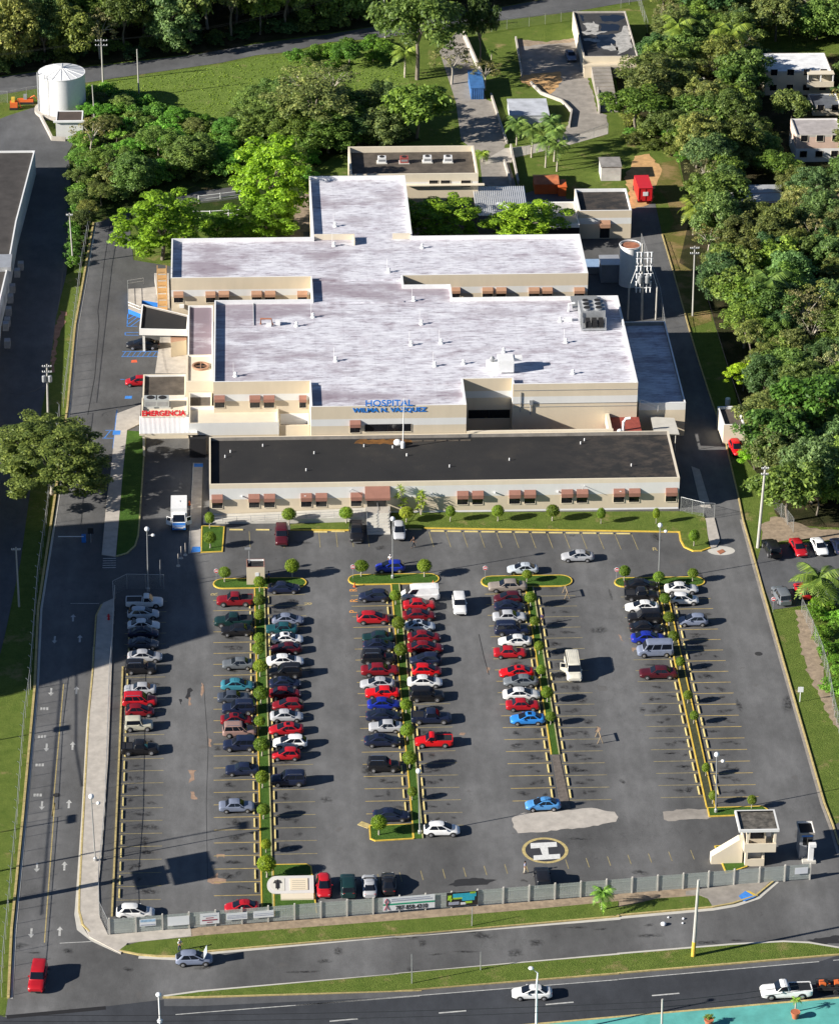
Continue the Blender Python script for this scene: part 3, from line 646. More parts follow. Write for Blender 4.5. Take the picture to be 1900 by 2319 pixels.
main = [(-23.7, 53.9), (-9.75, 53.9), (-9.75, 45.5), (12.6, 45.5), (12.6, 53.9), (19.75, 53.9), (19.75, 51.9), (38, 51.9), (38, 81.8), (12.7, 81.8), (12.7, 86.6), (5.5, 86.6), (5.5, 90),
        (34.2, 90), (34.2, 104.8), (7.7, 104.8), (7.7, 129), (-8, 129), (-8, 104.8), (-30.2, 104.8), (-30.2, 90), (-8.7, 90), (-8.7, 81.8), (-23.5, 81.8)]
wing('main_block', main, 9.5, 8.85, BM, RWHITE, H)
rd = MB()                                               # raised roof joints and low parapets between the wings
for q in ((-9.4, 12.3, 53.6, 54.1, 8.86, 9.0, 0), (-8.4, 5.3, 81.6, 82.0, 8.86, 8.98, 0), (-8.4, 5.3, 89.7, 90.1, 8.86, 9.0, 0), (-7.75, -1.4, 105.0, 105.3, 8.86, 9.75, 1), (-1.62, -1.4, 102.8, 104.99, 8.86, 9.7, 1), (4.6, 7.45, 105.0, 105.3, 8.86, 9.75, 1)):
    MB().box(*q).build('roof_kerb', [RWHITE2, CREAML], H)
wing('side_wing', rect(38.4, 45.3, 53.2, 80.8), 5.5, 4.9, [(4.3, CREAM), (5.5, BAND)], RWHITE2, H, inner=CONCD)
# windows of the front wing (offices)
for T, a, b in (('J', 105, 187), ('J', 395, 477), ('J', 515, 598), ('J', 805, 887), ('J', 922, 1007), ('J', 1197, 1280), ('K', 470, 553), ('K', 588, 672), ('K', 878, 963), ('K', 997, 1082), ('K', 1288, 1373), ('K', 1408, 1492), ('L', -38, 45), ('L', 83, 165), ('L', 372, 456)):
    x0, _ = fac(T, a, 820, 30.7); x1, _ = fac(T, b, 820, 30.7)
    window(H, 30.7, x0, x1, 1.2, 2.35, (3.4, AWN))
for T, a, b in (('J', 125, 203), ('J', 403, 482), ('J', 513, 594), ('J', 792, 845)):
    x0, z0 = fac(T, a, 80, 53.9); x1, z1 = fac(T, b, 24, 53.9); zt = fac(T, a, -18, 53.9)[1]
    window(H, 53.9, x0, x1, z0, z1, (zt, AWN))
for T, a, b in (('E', 1368, 1440), ('E', 1620, 1692), ('F', 160, 237), ('F', 418, 493), ('F', 523, 600), ('F', 778, 852), ('G', 427, 490), ('G', 668, 747), ('G', 777, 852), ('G', 1032, 1112), ('G', 1138, 1215), ('G', 1388, 1468)):
    dy = {'E': 0, 'F': -4, 'G': -32}[T]
    x0, z0 = fac(T, a, 814+dy, 90); x1, z1 = fac(T, b, 764+dy, 90); zt = fac(T, a, 726+dy, 90)[1]
    window(H, 90, x0, x1, z0, z1, (zt, AWNT))
x0, z0 = fac('J', 1190, 277, 45.5); x1, z1 = fac('J', 1270, 224, 45.5); window(H, 45.5, x0, x1, z0, z1, (fac('J', 1190, 178, 45.5)[1], AWN))
x0, z0 = fac('J', 1305, 270, 45.5); x1, z1 = fac('J', 1672, 206, 45.5); window(H, 45.5, x0, x1, z0, z1)
x0, z0 = fac('K', 550, 165, 53.9); x1, z1 = fac('K', 892, 94, 53.9); window(H, 53.9, x0+.1, x1-.1, z0, z1)
x0, z0 = fac('E', 1412, 850, 90); MB().box(x0, x0+.7, 89.6, 89.99, z0, z0+.5).build('wall_air_conditioner', WHITEM, H)
mb = MB()                                               # downpipes and wall ledges
mb.tube([(20.9, 51.8, 5), (20.9, 51.8, 8.2)], .06); mb.box(22.2, 22.7, 51.6, 51.88, 6.2, 6.9); mb.tube([(22.4, 51.75, 4.6), (22.4, 51.75, 6.2)], .09)
for z in (5.75, 6.3, 8.45): mb.box(19.8, 37.9, 51.84, 51.89, z, z+.05)
mb.build('downpipe', GREYM, H)
for k in range(7): x = -20+k*8.9; MB().box(x, x+.25, 30.3, 30.69, 3.05, 3.17).build('wall_light', WHITEM, H)
for x in (2.6, 28.5, -4.4): MB().tube([(x, 30.7, 3.9), (x-.5, 29.6, 4.0)], .04).build('drain_spout', WHITEM, H)
# entrance: big awning, doors, landing, steps, ramp
x0, z1 = fac('J', 1325, 828, 30.6); x1, z0 = fac('J', 1472, 895, 30.6)
MB().box(x0, x1, 30.62, 30.75, .9, 2.9).build('entrance_door', DARKGL, H)
xa, xb = -2.55, .95; mb = MB()
mb.add([(xa, 30.68, 4.35), (xb, 30.68, 4.35), (xb, 29.0, 3.3), (xa, 29.0, 3.3), (xa, 29.0, 2.95), (xb, 29.0, 2.95), (xa, 30.68, 2.95), (xb, 30.68, 2.95)], [(0, 3, 2, 1), (3, 4, 5, 2), (0, 6, 4, 3), (1, 2, 5, 7)])
mb.build('entrance_awning', AWN, H)
st = MB()
for k in range(7): st.box(-2.45, .8, 24.4+k*.62, 29.0 if k == 6 else 24.4+(k+1)*.62, -.02, .14*(k+1), 0)
st.box(-2.45, 1.0, 29.0, 30.69, -.02, 1.1, 1); st.build('entrance_steps', [CONCB, CONC], H)
st = MB()
st.add([(-25.3, 28.3, 0), (-2.5, 28.0, 0), (-2.5, 28.0, .98), (-25.3, 28.3, .12), (-25.3, 30.6, .12), (-2.5, 30.6, .98)], [(0, 1, 2, 3), (3, 2, 5, 4)])
st.build('entrance_ramp', CONCB, H)
st = MB()
for k in range(12):
    x = -24.5+k*1.95; z = .15+.86*(x+25.3)/22.8; st.tube([(x, 28.15, z), (x, 28.15, z+.9)], .025, 0, 5)
for dz in (.5, .9): st.tube([(-24.5, 28.15, .18+dz), (-3.0, 28.15, .98+dz)], .025, 0, 5)
for x in (-2.4, -.8, .75): st.tube([(x, 25, 1.0), (x, 29.2, 1.95), (x, 30.3, 1.95)], .03, 0, 5)
st.build('handrail', GREYM, H)
def wallword(txt, T, xl, xr, yb, Y, mat, root, name, size, bold=.015):
    o = textmesh(name, txt, size, .03, mat, 1, 'LEFT', bold); a, z = fac(T, xl, yb, Y); b, _ = fac(T, xr, yb, Y)
    wd = max(v.co.x for v in o.data.vertices)-min(v.co.x for v in o.data.vertices)
    o.data.transform(Matrix.Diagonal(((b-a)/wd, 1, 1, 1)))
    o.rotation_euler = (R_(90), 0, 0); o.parent = root; o.location = Vector((a, Y, z))-root.location
    return o
LETB = plain('blue_letters', (.02, .19, .62), .35, .05, 1); LETR = plain('red_letters', (.6, .012, .02), .4, .05, 1)
wallword('HOSPITAL', 'J', 1308, 1680, 68, 45.42, LETB, H, 'sign_lettering', 1.35, .025)
wallword('WILMA N. VAZQUEZ', 'J', 1212, 1794, 117, 45.455, LETB, H, 'sign_lettering', .98, .022)
# emergency wing at the left: round light well, dark roofs, white canopy, red lettering
RB = rect(-27.8, -23.75, 60.2, 69.2)
p = wing('emergency_block', RB, 6.5, 6.3, [(6.5, CREAML)], CREAML, H, pt=.3, cap=CREAML)
cx, cy_ = g('E', 1578, 1322, 6.3)[:2]
mb = MB(); mb.lathe([(1.05, 6.31), (1.05, 6.33)], (cx, cy_, 0), 28, 0)
for i in range(28):
    a0, a1 = 2*math.pi*i/28, 2*math.pi*(i+1)/28
    for r0, r1, z in ((1.05, 1.3, 6.6),):
        P = [(cx+r*math.cos(a), cy_+r*math.sin(a), z) for a, r in ((a0, r0), (a0, r1), (a1, r1), (a1, r0))]; Q = [(x, y, 6.3) for x, y, z in P]
        mb.add(P+Q, [(0, 1, 2, 3), (1, 5, 6, 2), (0, 3, 7, 4)], 1)
mb.box(cx-.05, cx+.05, cy_-1.05, cy_+1.05, 6.5, 6.58, 1); mb.box(cx-1.05, cx+1.05, cy_-.05, cy_+.05, 6.42, 6.49, 1)
subbuild(mb, 'round_skylight', [DARK, AWNT], p, H)
wing('emergency_block', rect(-27.6, -23.75, 69.2, 88.3), 5.6, 5.3, [(5.6, CREAML)], RWHITE2, H, cap=CAPW)
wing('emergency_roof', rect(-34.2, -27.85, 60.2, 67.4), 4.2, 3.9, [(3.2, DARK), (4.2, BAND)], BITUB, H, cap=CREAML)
wing('emergency_block', rect(-27.4, -24.0, 55.3, 60.0), 4.8, 4.1, [(4.8, CREAML)], BITUB, H, cap=CREAML)
wing('emergency_block', rect(-34.3, -27.5, 54.6, 60.15), 4.0, 3.6, [(4.0, CREAML)], CREAML, H, cap=CREAML)
wing('emergency_block', rect(-27.35, -14.3, 49.6, 55.2), 5.0, 4.5, [(3.0, CREAM), (5.0, BAND)], CREAML, H, cap=CREAML)
wing('emergency_block', rect(-14.25, -9.8, 49.9, 53.85), 4.3, 2.6, [(4.3, CREAML)], SOIL, H, cap=CREAML)
mb = MB(); n = 46                                       # corrugated canopy over the ambulance door
for i in range(n):
    x = -34.5+8.4*i/n; mb.add([(x, 48.9, 3.72), (x+.09, 48.9, 3.8), (x+.183, 48.9, 3.72), (x, 53.9, 4.1), (x+.09, 53.9, 4.18), (x+.183, 53.9, 4.1)], [(0, 1, 4, 3), (1, 2, 5, 4)], 0)
mb.box(-34.5, -26.1, 48.85, 48.93, 3.5, 3.78, 1); mb.box(-34.5, -26.1, 48.9, 53.9, 3.55, 3.6, 1)
for x in (-33.9, -27.0): mb.box(x-.15, x+.15, 49.0, 49.3, -.02, 3.6, 1)
mb.build('ambulance_canopy', [WHITEM, CREAML], H)
MB().box(-27.3, -24.9, 48.4, 49.55, 0, 3.1).build('dark_doorway', DARK, H)
mb = MB(); a, z = fac('I', 1112, 146, 53.6); b, z1 = fac('I', 1465, 112, 53.6); mb.box(a, b, 53.3, 53.6, z-.05, z1+.15); mb.build('sign_board', CREAML, H)
wallword('EMERGENCIA', 'I', 1115, 1460, 145, 53.28, LETR, H, 'sign_lettering', 1.2, .04)
mb = MB()                                               # slanting entrance canopy with dark roof
q = [Vector((p.x, p.y, 0)) for p in pts('E 1115 825 1485 915 1475 1030 1095 1022', 4.0)]
q = [q[3], q[2], q[1], q[0]]
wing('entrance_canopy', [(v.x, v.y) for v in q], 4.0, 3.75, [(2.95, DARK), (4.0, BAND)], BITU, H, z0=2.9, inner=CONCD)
for x, y in ((-34.6, 83.9), (-28.2, 83.7), (-34.4, 91.0)): MB().box(x, x+.35, y, y+.35, -.02, 2.9).build('canopy_column', BAND, H)
# patio of the side entrance, raised landing with blue kerb, stairs
ground('patio', pts('E 1260 1090 1475 1090 1465 1375 1220 1372'), .1, CONC, -.01)
t = MB(); t.prism(pts('E 1345 1095 1475 1115 1470 1230 1345 1250'), 0, 2.6, 0, 1); t.build('porch', [CREAML, AWNT], H)
t = MB(); q = pts('E 1010 900 1110 940 1115 830 1240 850 1240 720 1135 735 1010 740'); t.prism(q, -.02, .75, 0, 1); t.build('landing', [BLUE, CONC], H)
t = MB(); t.prism(pts('E 1215 650 1330 650 1335 860 1245 860'), -.02, 1.5); t.build('landing', CONC, H)
t = MB(); q = pts('E 1010 880 1005 720 1130 700'); q2 = pts('E 1010 890 1110 930')
for a, b in list(zip(q, q[1:]))+[(q2[0], q2[1])]:
    for h in (1.25, 1.75): t.tube([(a.x, a.y, h), (b.x, b.y, h)], .035, 0, 5)
for a in q+q2: t.tube([(a.x, a.y, .7), (a.x, a.y, 1.75)], .04, 0, 5)
t.build('handrail', STEEL, H)
t = MB()
for x in (-32.3, -30.9): t.tube([(x, 91.5, 0), (x, 91.5, 10.2)], .06, 0, 5); t.tube([(x, 93.2, 0), (x, 93.2, 10.2)], .06, 0, 5)
for k in range(9): z = .8+k*1.1; t.box(-32.3, -30.9, 91.4, 93.2, z, z+.07)
t.build('roof_stair', plain('orange_steel', (.5, .3, .12), .6, .15, 2), H)
# yard behind the front wing on the right
t = MB(); t.box(12.7, 33.9, 45.3, 45.75, 3.2, 5.2); t.box(33.4, 33.9, 45.8, 51.8, 3, 4.6); t.build('yard_wall', CREAML, H)
t = MB(); t.prism(rect(33.95, 38.3, 45.5, 51.85), 0, 3.9); t.build('tiled_roof', BRICKR, H)
t = MB(); t.add([(v.x, v.y, v.z) for v in pts('L 255 150 440 160 480 285 280 275', 3.4)], [(0, 3, 2, 1)]); t.add([(v.x, v.y, v.z-.15) for v in pts('L 255 150 440 160 480 285 280 275', 3.4)], [(0, 1, 2, 3)]); t.add([(v.x, v.y, v.z-h) for h in (0, .15) for v in pts('L 280 275 480 285', 3.4)], [(0, 2, 3, 1)])
for a in pts('L 430 165 470 280', 3.4): t.tube([(a.x-.3, a.y+.2, 0), (a.x-.3, a.y+.2, 3.3)], .06, 0, 6)
t.build('side_canopy', CONCB, H)
t = MB()
for a, b in (((38.6, 52.9, 6.2), (41.2, 52.9, 5.2)), ((38.6, 52.9, 5.7), (41.2, 52.9, 4.7)), ((38.6, 52.9, 5.2), (38.6, 52.9, 6.2)), ((41.2, 52.9, 4.2), (41.2, 52.9, 5.2))): t.tube([a, b], .05, 0, 5)
t.build('handrail', WHITEM, H)
t = MB(); t.tube([(35.6, 47.6, 3.9), (35.6, 47.6, 5.3), (35.9, 47.6, 5.8), (36.6, 47.6, 5.9)], .22, 0, 10); t.ball((35, 46.6, 4.2), .45); t.build('vent_pipe', WHITEM, H)
t = MB()
for k in range(5): t.box(4.7+k*1.75, 6.2+k*1.75, 43.9, 44.3, 4.46, 4.5)
t.build('roof_hatch', BITUB, H)
ru = MB(); ru.prism(rough([(-3.5, 43.6), (3, 43.2), (5.5, 43.8), (4, 44.7), (-3, 44.8)], .5, .22), 4.456, 4.456); ru.build('rust_stain', plain('rust_stain', (.16, .07, .015), .9, .6, .8), H)
# annexes
def annex(name, label, poly, ztop, zroof, bands, roof, cat='building', **k):
    xs = [p[0] for p in poly]; ys = [p[1] for p in poly]
    r = athing(name, label, cat, (sum(xs)/len(xs), sum(ys)/len(ys), 0)); wing('wall', poly, ztop, zroof, bands, roof, r, **k); return r
A1 = annex('annex_building', 'cream annex with sunken flat roof of air conditioners behind the hospital', rect(-1.1, 20, 132.9, 144.8), 8, 7.0, [(5.9, CREAM), (6.6, BAND), (8, CREAML)], BITUB, pt=.3, inner=CREAML, cap=CREAML)
for T, a, b in (('C', 250, 320), ('C', 340, 415), ('C', 500, 577)):
    x0, z0 = fac(T, a, 1465, 132.9); x1, z1 = fac(T, b, 1415, 132.9); window(A1, 132.9, x0, x1, z0, z1)
MB().box(7.8, 21, 132.2, 132.89, 6.1, 6.25).build('sunshade', CREAML, A1)
A2 = annex('annex_building', 'small cream annex with dark flat roof and brown door awning near the red truck', rect(36, 44.6, 124, 133), 5, 4.5, [(2.6, CREAM), (3.7, BAND), (5, CREAM)], BITU)
x0, _ = fac('C', 1650, 200, 124); x1, _ = fac('C', 1730, 200, 124); window(A2, 124, x0, x1, .1, 2.1, (3.3, AWNT), mat=DARK)
A3 = athing('covered_shed', 'open shed with ribbed metal roof beside the annex and two trees', 'shed', (24, 128, 0))
mb = MB()
for i in range(26):
    x = 19.2+i*.33; mb.add([(x, 124.6, 4.0), (x+.16, 124.6, 4.12), (x+.33, 124.6, 4.0), (x, 134.5, 4.9), (x+.16, 134.5, 5.02), (x+.33, 134.5, 4.9)], [(0, 1, 4, 3), (1, 2, 5, 4)])
mb.build('roof', TIN, A3)
for x in (19.5, 27.5):
    for y in (125, 134): MB().tube([(x, y, 0), (x, y, 4)], .12).build('post', GREYM, A3)
MB().box(22.8, 25.2, 127, 129, 4.35, 4.5).build('skylight', SIGNW, A3)
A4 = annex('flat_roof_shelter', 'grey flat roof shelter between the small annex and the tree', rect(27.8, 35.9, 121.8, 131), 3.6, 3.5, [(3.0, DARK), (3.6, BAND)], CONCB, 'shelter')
# small cream shed by the right-hand road
q = [Vector((p.x, p.y, 0)) for p in pts('L 830 215 1000 215 945 65 780 70', 3.2)]
A5 = annex('pump_house', 'small cream shed with weedy sunken roof beside the road', [(v.x, v.y) for v in q], 3.2, 2.8, [(3.2, CREAML)], BITUB, 'shed')
x0, z0 = fac('L', 900, 248, q[0].y); x1, z1 = fac('L', 935, 232, q[0].y); MB().box(x0, x1, q[0].y-.03, q[0].y+.1, z0, z1).build('vent', RUST, A5)
# dark-roofed neighbour on the left and its lower extension
q = [Vector((p.x, p.y, 0)) for p in pts('A 275 1180 -700 1190 E -500 1700 30 1700 75 480 80 470', 8.0)]
q = [tuple(p[:2]) for p in pts('I -70 100 E 0 800 75 480 A 130 1736 275 1180', 4.4)]; q += [(-95, q[-1][1]), (-95, q[0][1])]
A6 = annex('neighbour_building', 'long dark flat roofed building along the left edge, pale blue side wall', q, 4.4, 4.1, [(4.4, plain('blue_grey_plaster', (.50, .54, .60), .85, .2, .5))], plain('brown_bitumen', (.05, .045, .042), .9, .4, .4))
p = g('E', 40, 560, 4.4); MB().box(p.x-2.5, p.x+.9, p.y, p.y+5, 4.15, 4.9).build('roof_unit', TIN, A6)
for x_, y_ in ((165, 520), (140, 620), (100, 720), (85, 800), (70, 900), (60, 960), (50, 1040), (60, 1130)): p = g('E', x_, y_, 1.5); MB().box(p.x-.5, p.x+.4, p.y-.6, p.y+.6, .8+(x_ % 3)*.5, 2+(x_ % 3)*.5).build('wall_air_conditioner', GREYM, A6)
annex('neighbour_building', 'low grey building just left of the picture shading the lower lane', rect(-85, -57.8, 4, 44), 5, 4.6, [(5, CREAM)], BITU)
# ------------------------------------------------------------------ vehicles
# side profiles: L, W, wheel radius, axle x's, lower body [(x, top z)], cabin: belt (x0, x1), roof (x0, x1), roof z, belt z
KIND = {
 'sedan': dict(L=4.55, W=1.74, r=.31, ax=(1.38, -1.32), top=[(-2.27, .72), (-2.2, .93), (-1.95, .99), (-1.5, .98), (.95, .94), (1.5, .86), (2.05, .74), (2.27, .58)], belt=(-1.85, 1.32), roof=(-.95, .22), zr=1.42, zb=.95),
 'saloon': dict(L=4.6, W=1.74, r=.31, ax=(1.40, -1.34), top=[(-2.3, .74), (-2.26, .96), (-1.7, 1.0), (.95, .95), (2.1, .84), (2.27, .8), (2.3, .6)], belt=(-1.5, 1.05), roof=(-.95, .35), zr=1.43, zb=.96),
 'hatch': dict(L=3.95, W=1.7, r=.31, ax=(1.22, -1.2), top=[(-1.97, .72), (-1.93, .98), (-1.2, .98), (.8, .95), (1.3, .87), (1.8, .75), (1.97, .56)], belt=(-1.93, 1.25), roof=(-1.35, .12), zr=1.5, zb=.96),
 'suv': dict(L=4.55, W=1.82, r=.37, ax=(1.38, -1.34), top=[(-2.27, .8), (-2.24, 1.08), (-1.5, 1.08), (.85, 1.06), (1.4, 1.02), (2.1, .93), (2.27, .7)], belt=(-2.22, 1.1), roof=(-2.0, .38), zr=1.75, zb=1.07),
 'pickup': dict(L=5.0, W=1.84, r=.38, ax=(1.55, -1.5), top=[(-2.5, .8), (-2.48, 1.06), (-1.5, 1.06), (.9, 1.05), (1.45, 1.02), (2.3, .93), (2.5, .7)], belt=(-.85, 1.12), roof=(-.62, .5), zr=1.68, zb=1.05, bed=(-2.4, -.95)),
 'truck': dict(L=5.1, W=1.86, r=.37, ax=(1.6, -1.5), top=[(-2.55, .8), (-2.53, 1.05), (-1.5, 1.05), (.95, 1.04), (1.5, 1.01), (2.35, .93), (2.55, .7)], belt=(-.28, 1.22), roof=(-.1, .62), zr=1.68, zb=1.04, bed=(-2.45, -.38)),
 'van': dict(L=5.2, W=1.95, r=.36, ax=(1.65, -1.55), top=[(-2.6, .9), (-2.58, 1.2), (-1.5, 1.2), (1.5, 1.18), (2.0, 1.1), (2.45, .98), (2.6, .7)], belt=(-2.57, 2.1), roof=(-2.5, 1.35), zr=2.05, zb=1.19, blank=True),
 'busvan': dict(L=5.3, W=2.0, r=.37, ax=(1.7, -1.6), top=[(-2.65, .9), (-2.63, 1.2), (-1.5, 1.2), (1.4, 1.18), (1.9, 1.12), (2.5, 1.0), (2.65, .7)], belt=(-2.62, 1.9), roof=(-2.55, 1.3), zr=2.1, zb=1.19),
 'jeep': dict(L=3.9, W=1.72, r=.37, ax=(1.2, -1.15), top=[(-1.9, .85), (-1.88, 1.08), (-1.0, 1.08), (.6, 1.08), (.9, 1.06), (1.85, 1.0), (1.95, .7)], belt=(-1.87, .62), roof=(-1.78, .34), zr=1.76, zb=1.07),
}
MESHES = {}
def carmeshes(kind):
    if kind in MESHES: return MESHES[kind]
    K = KIND[kind]; h = K['W']/2; gc = .22; out = []
    b = MB(); st0 = K['top']; st = []; xa, xz = st0[0][0], st0[-1][0]
    def topz(x):
        for (xa_, za_), (xb_, zb_) in zip(st0, st0[1:]):
            if x <= xb_: return za_+(zb_-za_)*(x-xa_)/(xb_-xa_)
        return st0[-1][1]
    NS = 22
    for i in range(NS):
        u = (1-math.cos(math.pi*i/(NS-1)))/2; u = .6*u+.4*i/(NS-1); x = xa+(xz-xa)*u
        st.append((x, sum(topz(min(xz, max(xa, x+d))) for d in (-.12, -.05, 0, .05, .12))/5))
    m = len(st); soft = kind in ('sedan', 'hatch', 'coupe'); rl, rw = (.85, .30) if soft else (.5, .17)
    for i, (x, z) in enumerate(st):
        e = min(x-xa, xz-x); t = min(1, e/rl); ww = h*(1-rw*(1-math.sqrt(max(0, 1-(1-t)**2))))
        zs = gc+.12*(1-min(1, e/.5)); zm = min(.60, z-.16)
        sec = [(ww*.9, zs), (ww*.985, zs+.12), (ww*1.0, zm), (ww*.965, z-.08), (ww*.86, z-.015), (ww*.5, z+.012)]
        b.v += [(x, -y, zz) for y, zz in sec]+[(x, y, zz) for y, zz in sec[::-1]]
    for i in range(m-1):
        for k in range(11):
            b.f.append([i*12+k, (i+1)*12+k, (i+1)*12+k+1, i*12+k+1]); b.m.append(1 if k in (0, 10) else 0)
        b.f.append([i*12+11, (i+1)*12+11, (i+1)*12, i*12]); b.m.append(1)
    b.f.append(list(range(12))[::-1]); b.m.append(0); b.f.append([(m-1)*12+k for k in range(12)]); b.m.append(0)
    for ax in K['ax']:                                  # wheel arches
        for s in (-1, 1):
            nn = 14; c = [(ax+(K['r']+.075)*math.cos(math.pi*k/nn), s*(h*1.001+.004), K['r']+(K['r']+.075)*math.sin(math.pi*k/nn)) for k in range(nn+1)]
            c = c if s < 0 else c[::-1]; b.add(c, [list(range(nn+1))[::-1]], 1)
    if 'bed' in K:
        x0, x1 = K['bed']; zt = K['zb']+.02
        b.box(x0, x1, -h*.80, h*.80, zt-.02, zt+.012, 1)
        for s in (-1, 1): b.box(x0-.06, x1+.03, s*h*.86-.07, s*h*.86+.07, zt-.05, zt+.05, 0)
        b.box(x0-.1, x0, -h*.86, h*.86, zt-.05, zt+.05, 0)
    # cabin
    hb = h*.90; hr = h*(.70 if kind in ('sedan', 'saloon', 'hatch') else .80); (b0, b1), (r0, r1), zr, zb = K['belt'], K['roof'], K['zr'], K['zb']-.03
    c0 = .26 if soft else .12
    def ring(x0, x1, y, z, c): return [(x0+c, -y, z), (x1-c, -y, z), (x1, -y+c, z), (x1, y-c, z), (x1-c, y, z), (x0+c, y, z), (x0, y-c, z), (x0, -y+c, z)]
    def lev(t): return (b0+(r0-b0)*t, b1+(r1-b1)*t, hb+(hr-hb)*t, zb+(zr-zb)*t, c0)
    lv = [lev(0), lev(.5), lev(.86), (r0+.02, r1-.04, hr-.0, zr-.05, c0), (r0+.18, r1-.16, hr-.10, zr-.012, c0), (r0+.42, r1-.38, hr-.3, zr+.012, c0*.8)]
    o = len(b.v)
    for q in lv: b.v += ring(*q)
    top = 2 if kind == 'jeep' else 0
    for i in range(len(lv)-1):
        for k in range(8): b.f.append([o+8*i+k, o+8*i+(k+1) % 8, o+8*i+8+(k+1) % 8, o+8*i+8+k]); b.m.append(top)
    b.f.append([o+8*(len(lv)-1)+k for k in range(8)]); b.m.append(top)
    if kind in ('van', 'busvan'):
        for k in range(7): y = -.75+k*.25; b.box(r0+.35, r1-.35, y-.03, y+.03, zr-.01, zr+.025, top)
    out.append(('body', b.mesh('body', [PAINT, BLK, CLOTH], 38), None, (0, 0, 0)))
    lo, hi = lev(.12), lev(.9); e = .012
    Rl, Rh = ring(lo[0]-e, lo[1]+e, lo[2]+e, lo[3], c0), ring(hi[0]-e, hi[1]+e, hi[2]+e, hi[3], c0)
    def pane(name, ks):
        mb = MB()
        for a_, b_, f0, f1 in ks:
            L = lambda P, Q, f: tuple(P[i]+(Q[i]-P[i])*f for i in range(3))
            mb.add([L(Rl[a_], Rl[b_], f0), L(Rl[a_], Rl[b_], f1), L(Rh[a_], Rh[b_], f1), L(Rh[a_], Rh[b_], f0)], [(0, 1, 2, 3)])
        out.append((name, mb.mesh(name, [CARGL]), None, (0, 0, 0)))
    pane('windshield', [(1, 2, .3, 1), (2, 3, 0, 1), (3, 4, 0, .7)]); pane('rear_window', [(5, 6, .4, 1), (6, 7, 0, 1), (7, 0, 0, .6)])
    lo = (lo[0]+c0*.8, lo[1]-c0*.8)+lo[2:]; hi = (hi[0]+c0*.8, hi[1]-c0*.8)+hi[2:]
    for s in (-1, 1):
        mb = MB(); P0, P1 = (lo[0], lo[1]), (hi[0], hi[1]); cuts = [.05, .40, .44, .72, .76, .95] if kind in ('suv', 'busvan', 'sedan', 'saloon', 'hatch') else [.06, .94]
        if kind in ('sedan', 'saloon', 'hatch'): cuts = [.1, .50, .535, .93]
        if K.get('blank'): cuts = [.72, .95]
        for a, c in zip(cuts[::2], cuts[1::2]):
            L = lambda P, t: P[0]+(P[1]-P[0])*t
            q = [(L(P0, a), s*(lo[2]+e), lo[3]), (L(P0, c), s*(lo[2]+e), lo[3]), (L(P1, c), s*(hi[2]+e), hi[3]), (L(P1, a), s*(hi[2]+e), hi[3])]
            mb.add(q, [(0, 1, 2, 3) if s < 0 else (3, 2, 1, 0)])
        out.append(('side_window', mb.mesh('side_window', [CARGL]), None, (0, 0, 0)))
    t = MB(); t.lathe([(.16, -.11), (K['r']*.9, -.11), (K['r'], -.08), (K['r'], .08), (K['r']*.9, .11), (.16, .11)], (0, 0, 0), 18, 0, 'y'); tm = t.mesh('wheel', [RUBBER], 40)
    w_ = MB(); w_.lathe([(.05, .125), (K['r']*.5, .12), (K['r']*.66, .10), (K['r']*.66, -.10), (K['r']*.5, -.12), (.05, -.125)][::-1], (0, 0, 0), 14, 0, 'y'); wm = w_.mesh('rim', [RIM], 40)
    for ax in K['ax']:
        for s in (-1, 1): out.append(('wheel', tm, wm, (ax, s*(h-.085), K['r'])))
    xf, xb = st[-1][0], st[0][0]
    zf = .66 if kind in ('sedan', 'saloon', 'hatch') else .8; zk = .8 if kind in ('sedan', 'saloon', 'hatch') else .95
    for s in (-1, 1):
        mb = MB(); mb.box(-.16, .02, -.15, .13, -.045, .05); out.append(('headlight', mb.mesh('headlight', [LAMPG]), None, (xf-.12, s*h*.56, zf-.03)))
    for s in (-1, 1):
        mb = MB(); mb.box(-.02, .22, -.12, .12, -.07, .07); out.append(('tail_light', mb.mesh('tail_light', [TAILR]), None, (xb+.07, s*h*.62, zk)))
    mb = MB(); mb.box(-.05, .04, -h*.62, h*.62, -.09, .05); out.append(('bumper', mb.mesh('bumper', [BLK if kind in ('sedan', 'saloon', 'hatch', 'suv') else CHROME]), None, (xf-.03, 0, .42)))
    for s in (-1, 1):
        mb = MB(); mb.box(-.08, .06, -.09, .09, -.06, .07); out.append(('side_mirror', mb.mesh('side_mirror', [PAINT]), None, (lo[1]-.42, s*(h*.93+.09), K['zb']+.05)))
    MESHES[kind] = out; return out
CC = dict(white=(.78, .78, .77), silver=(.42, .43, .45), grey=(.14, .155, .17), black=(.012, .012, .014), navy=(.012, .018, .045), red=(.43, .012, .02), bright=(.62, .008, .012), maroon=(.07, .008, .014), wine=(.19, .008, .014),
          blue=(.012, .028, .30), sky=(.028, .21, .60), azure=(.075, .26, .55), teal=(.045, .22, .29), dteal=(.012, .07, .085), dgreen=(.008, .03, .03), tan=(.30, .26, .225), pale=(.50, .55, .60), beige=(.52, .50, .40), pink=(.30, .19, .165), steel=(.19, .22, .30), slate=(.055, .068, .095), cream=(.66, .63, .53))
CNAME = dict(bright='bright red', red='red', wine='dark red', sky='vivid blue', azure='light blue', dteal='dark teal', dgreen='dark green', tan='champagne', pale='pale silver', pink='dusty pink', steel='silver blue', slate='grey blue')
WORD = dict(sedan=('sedan', 'car'), saloon=('boxy sedan', 'car'), hatch=('hatchback', 'car'), suv=('sport utility car', 'car'), pickup=('pickup truck', 'pickup'), truck=('single cab pickup', 'pickup'), van=('panel van', 'van'), busvan=('passenger van', 'van'), jeep=('open off-road car', 'car'))
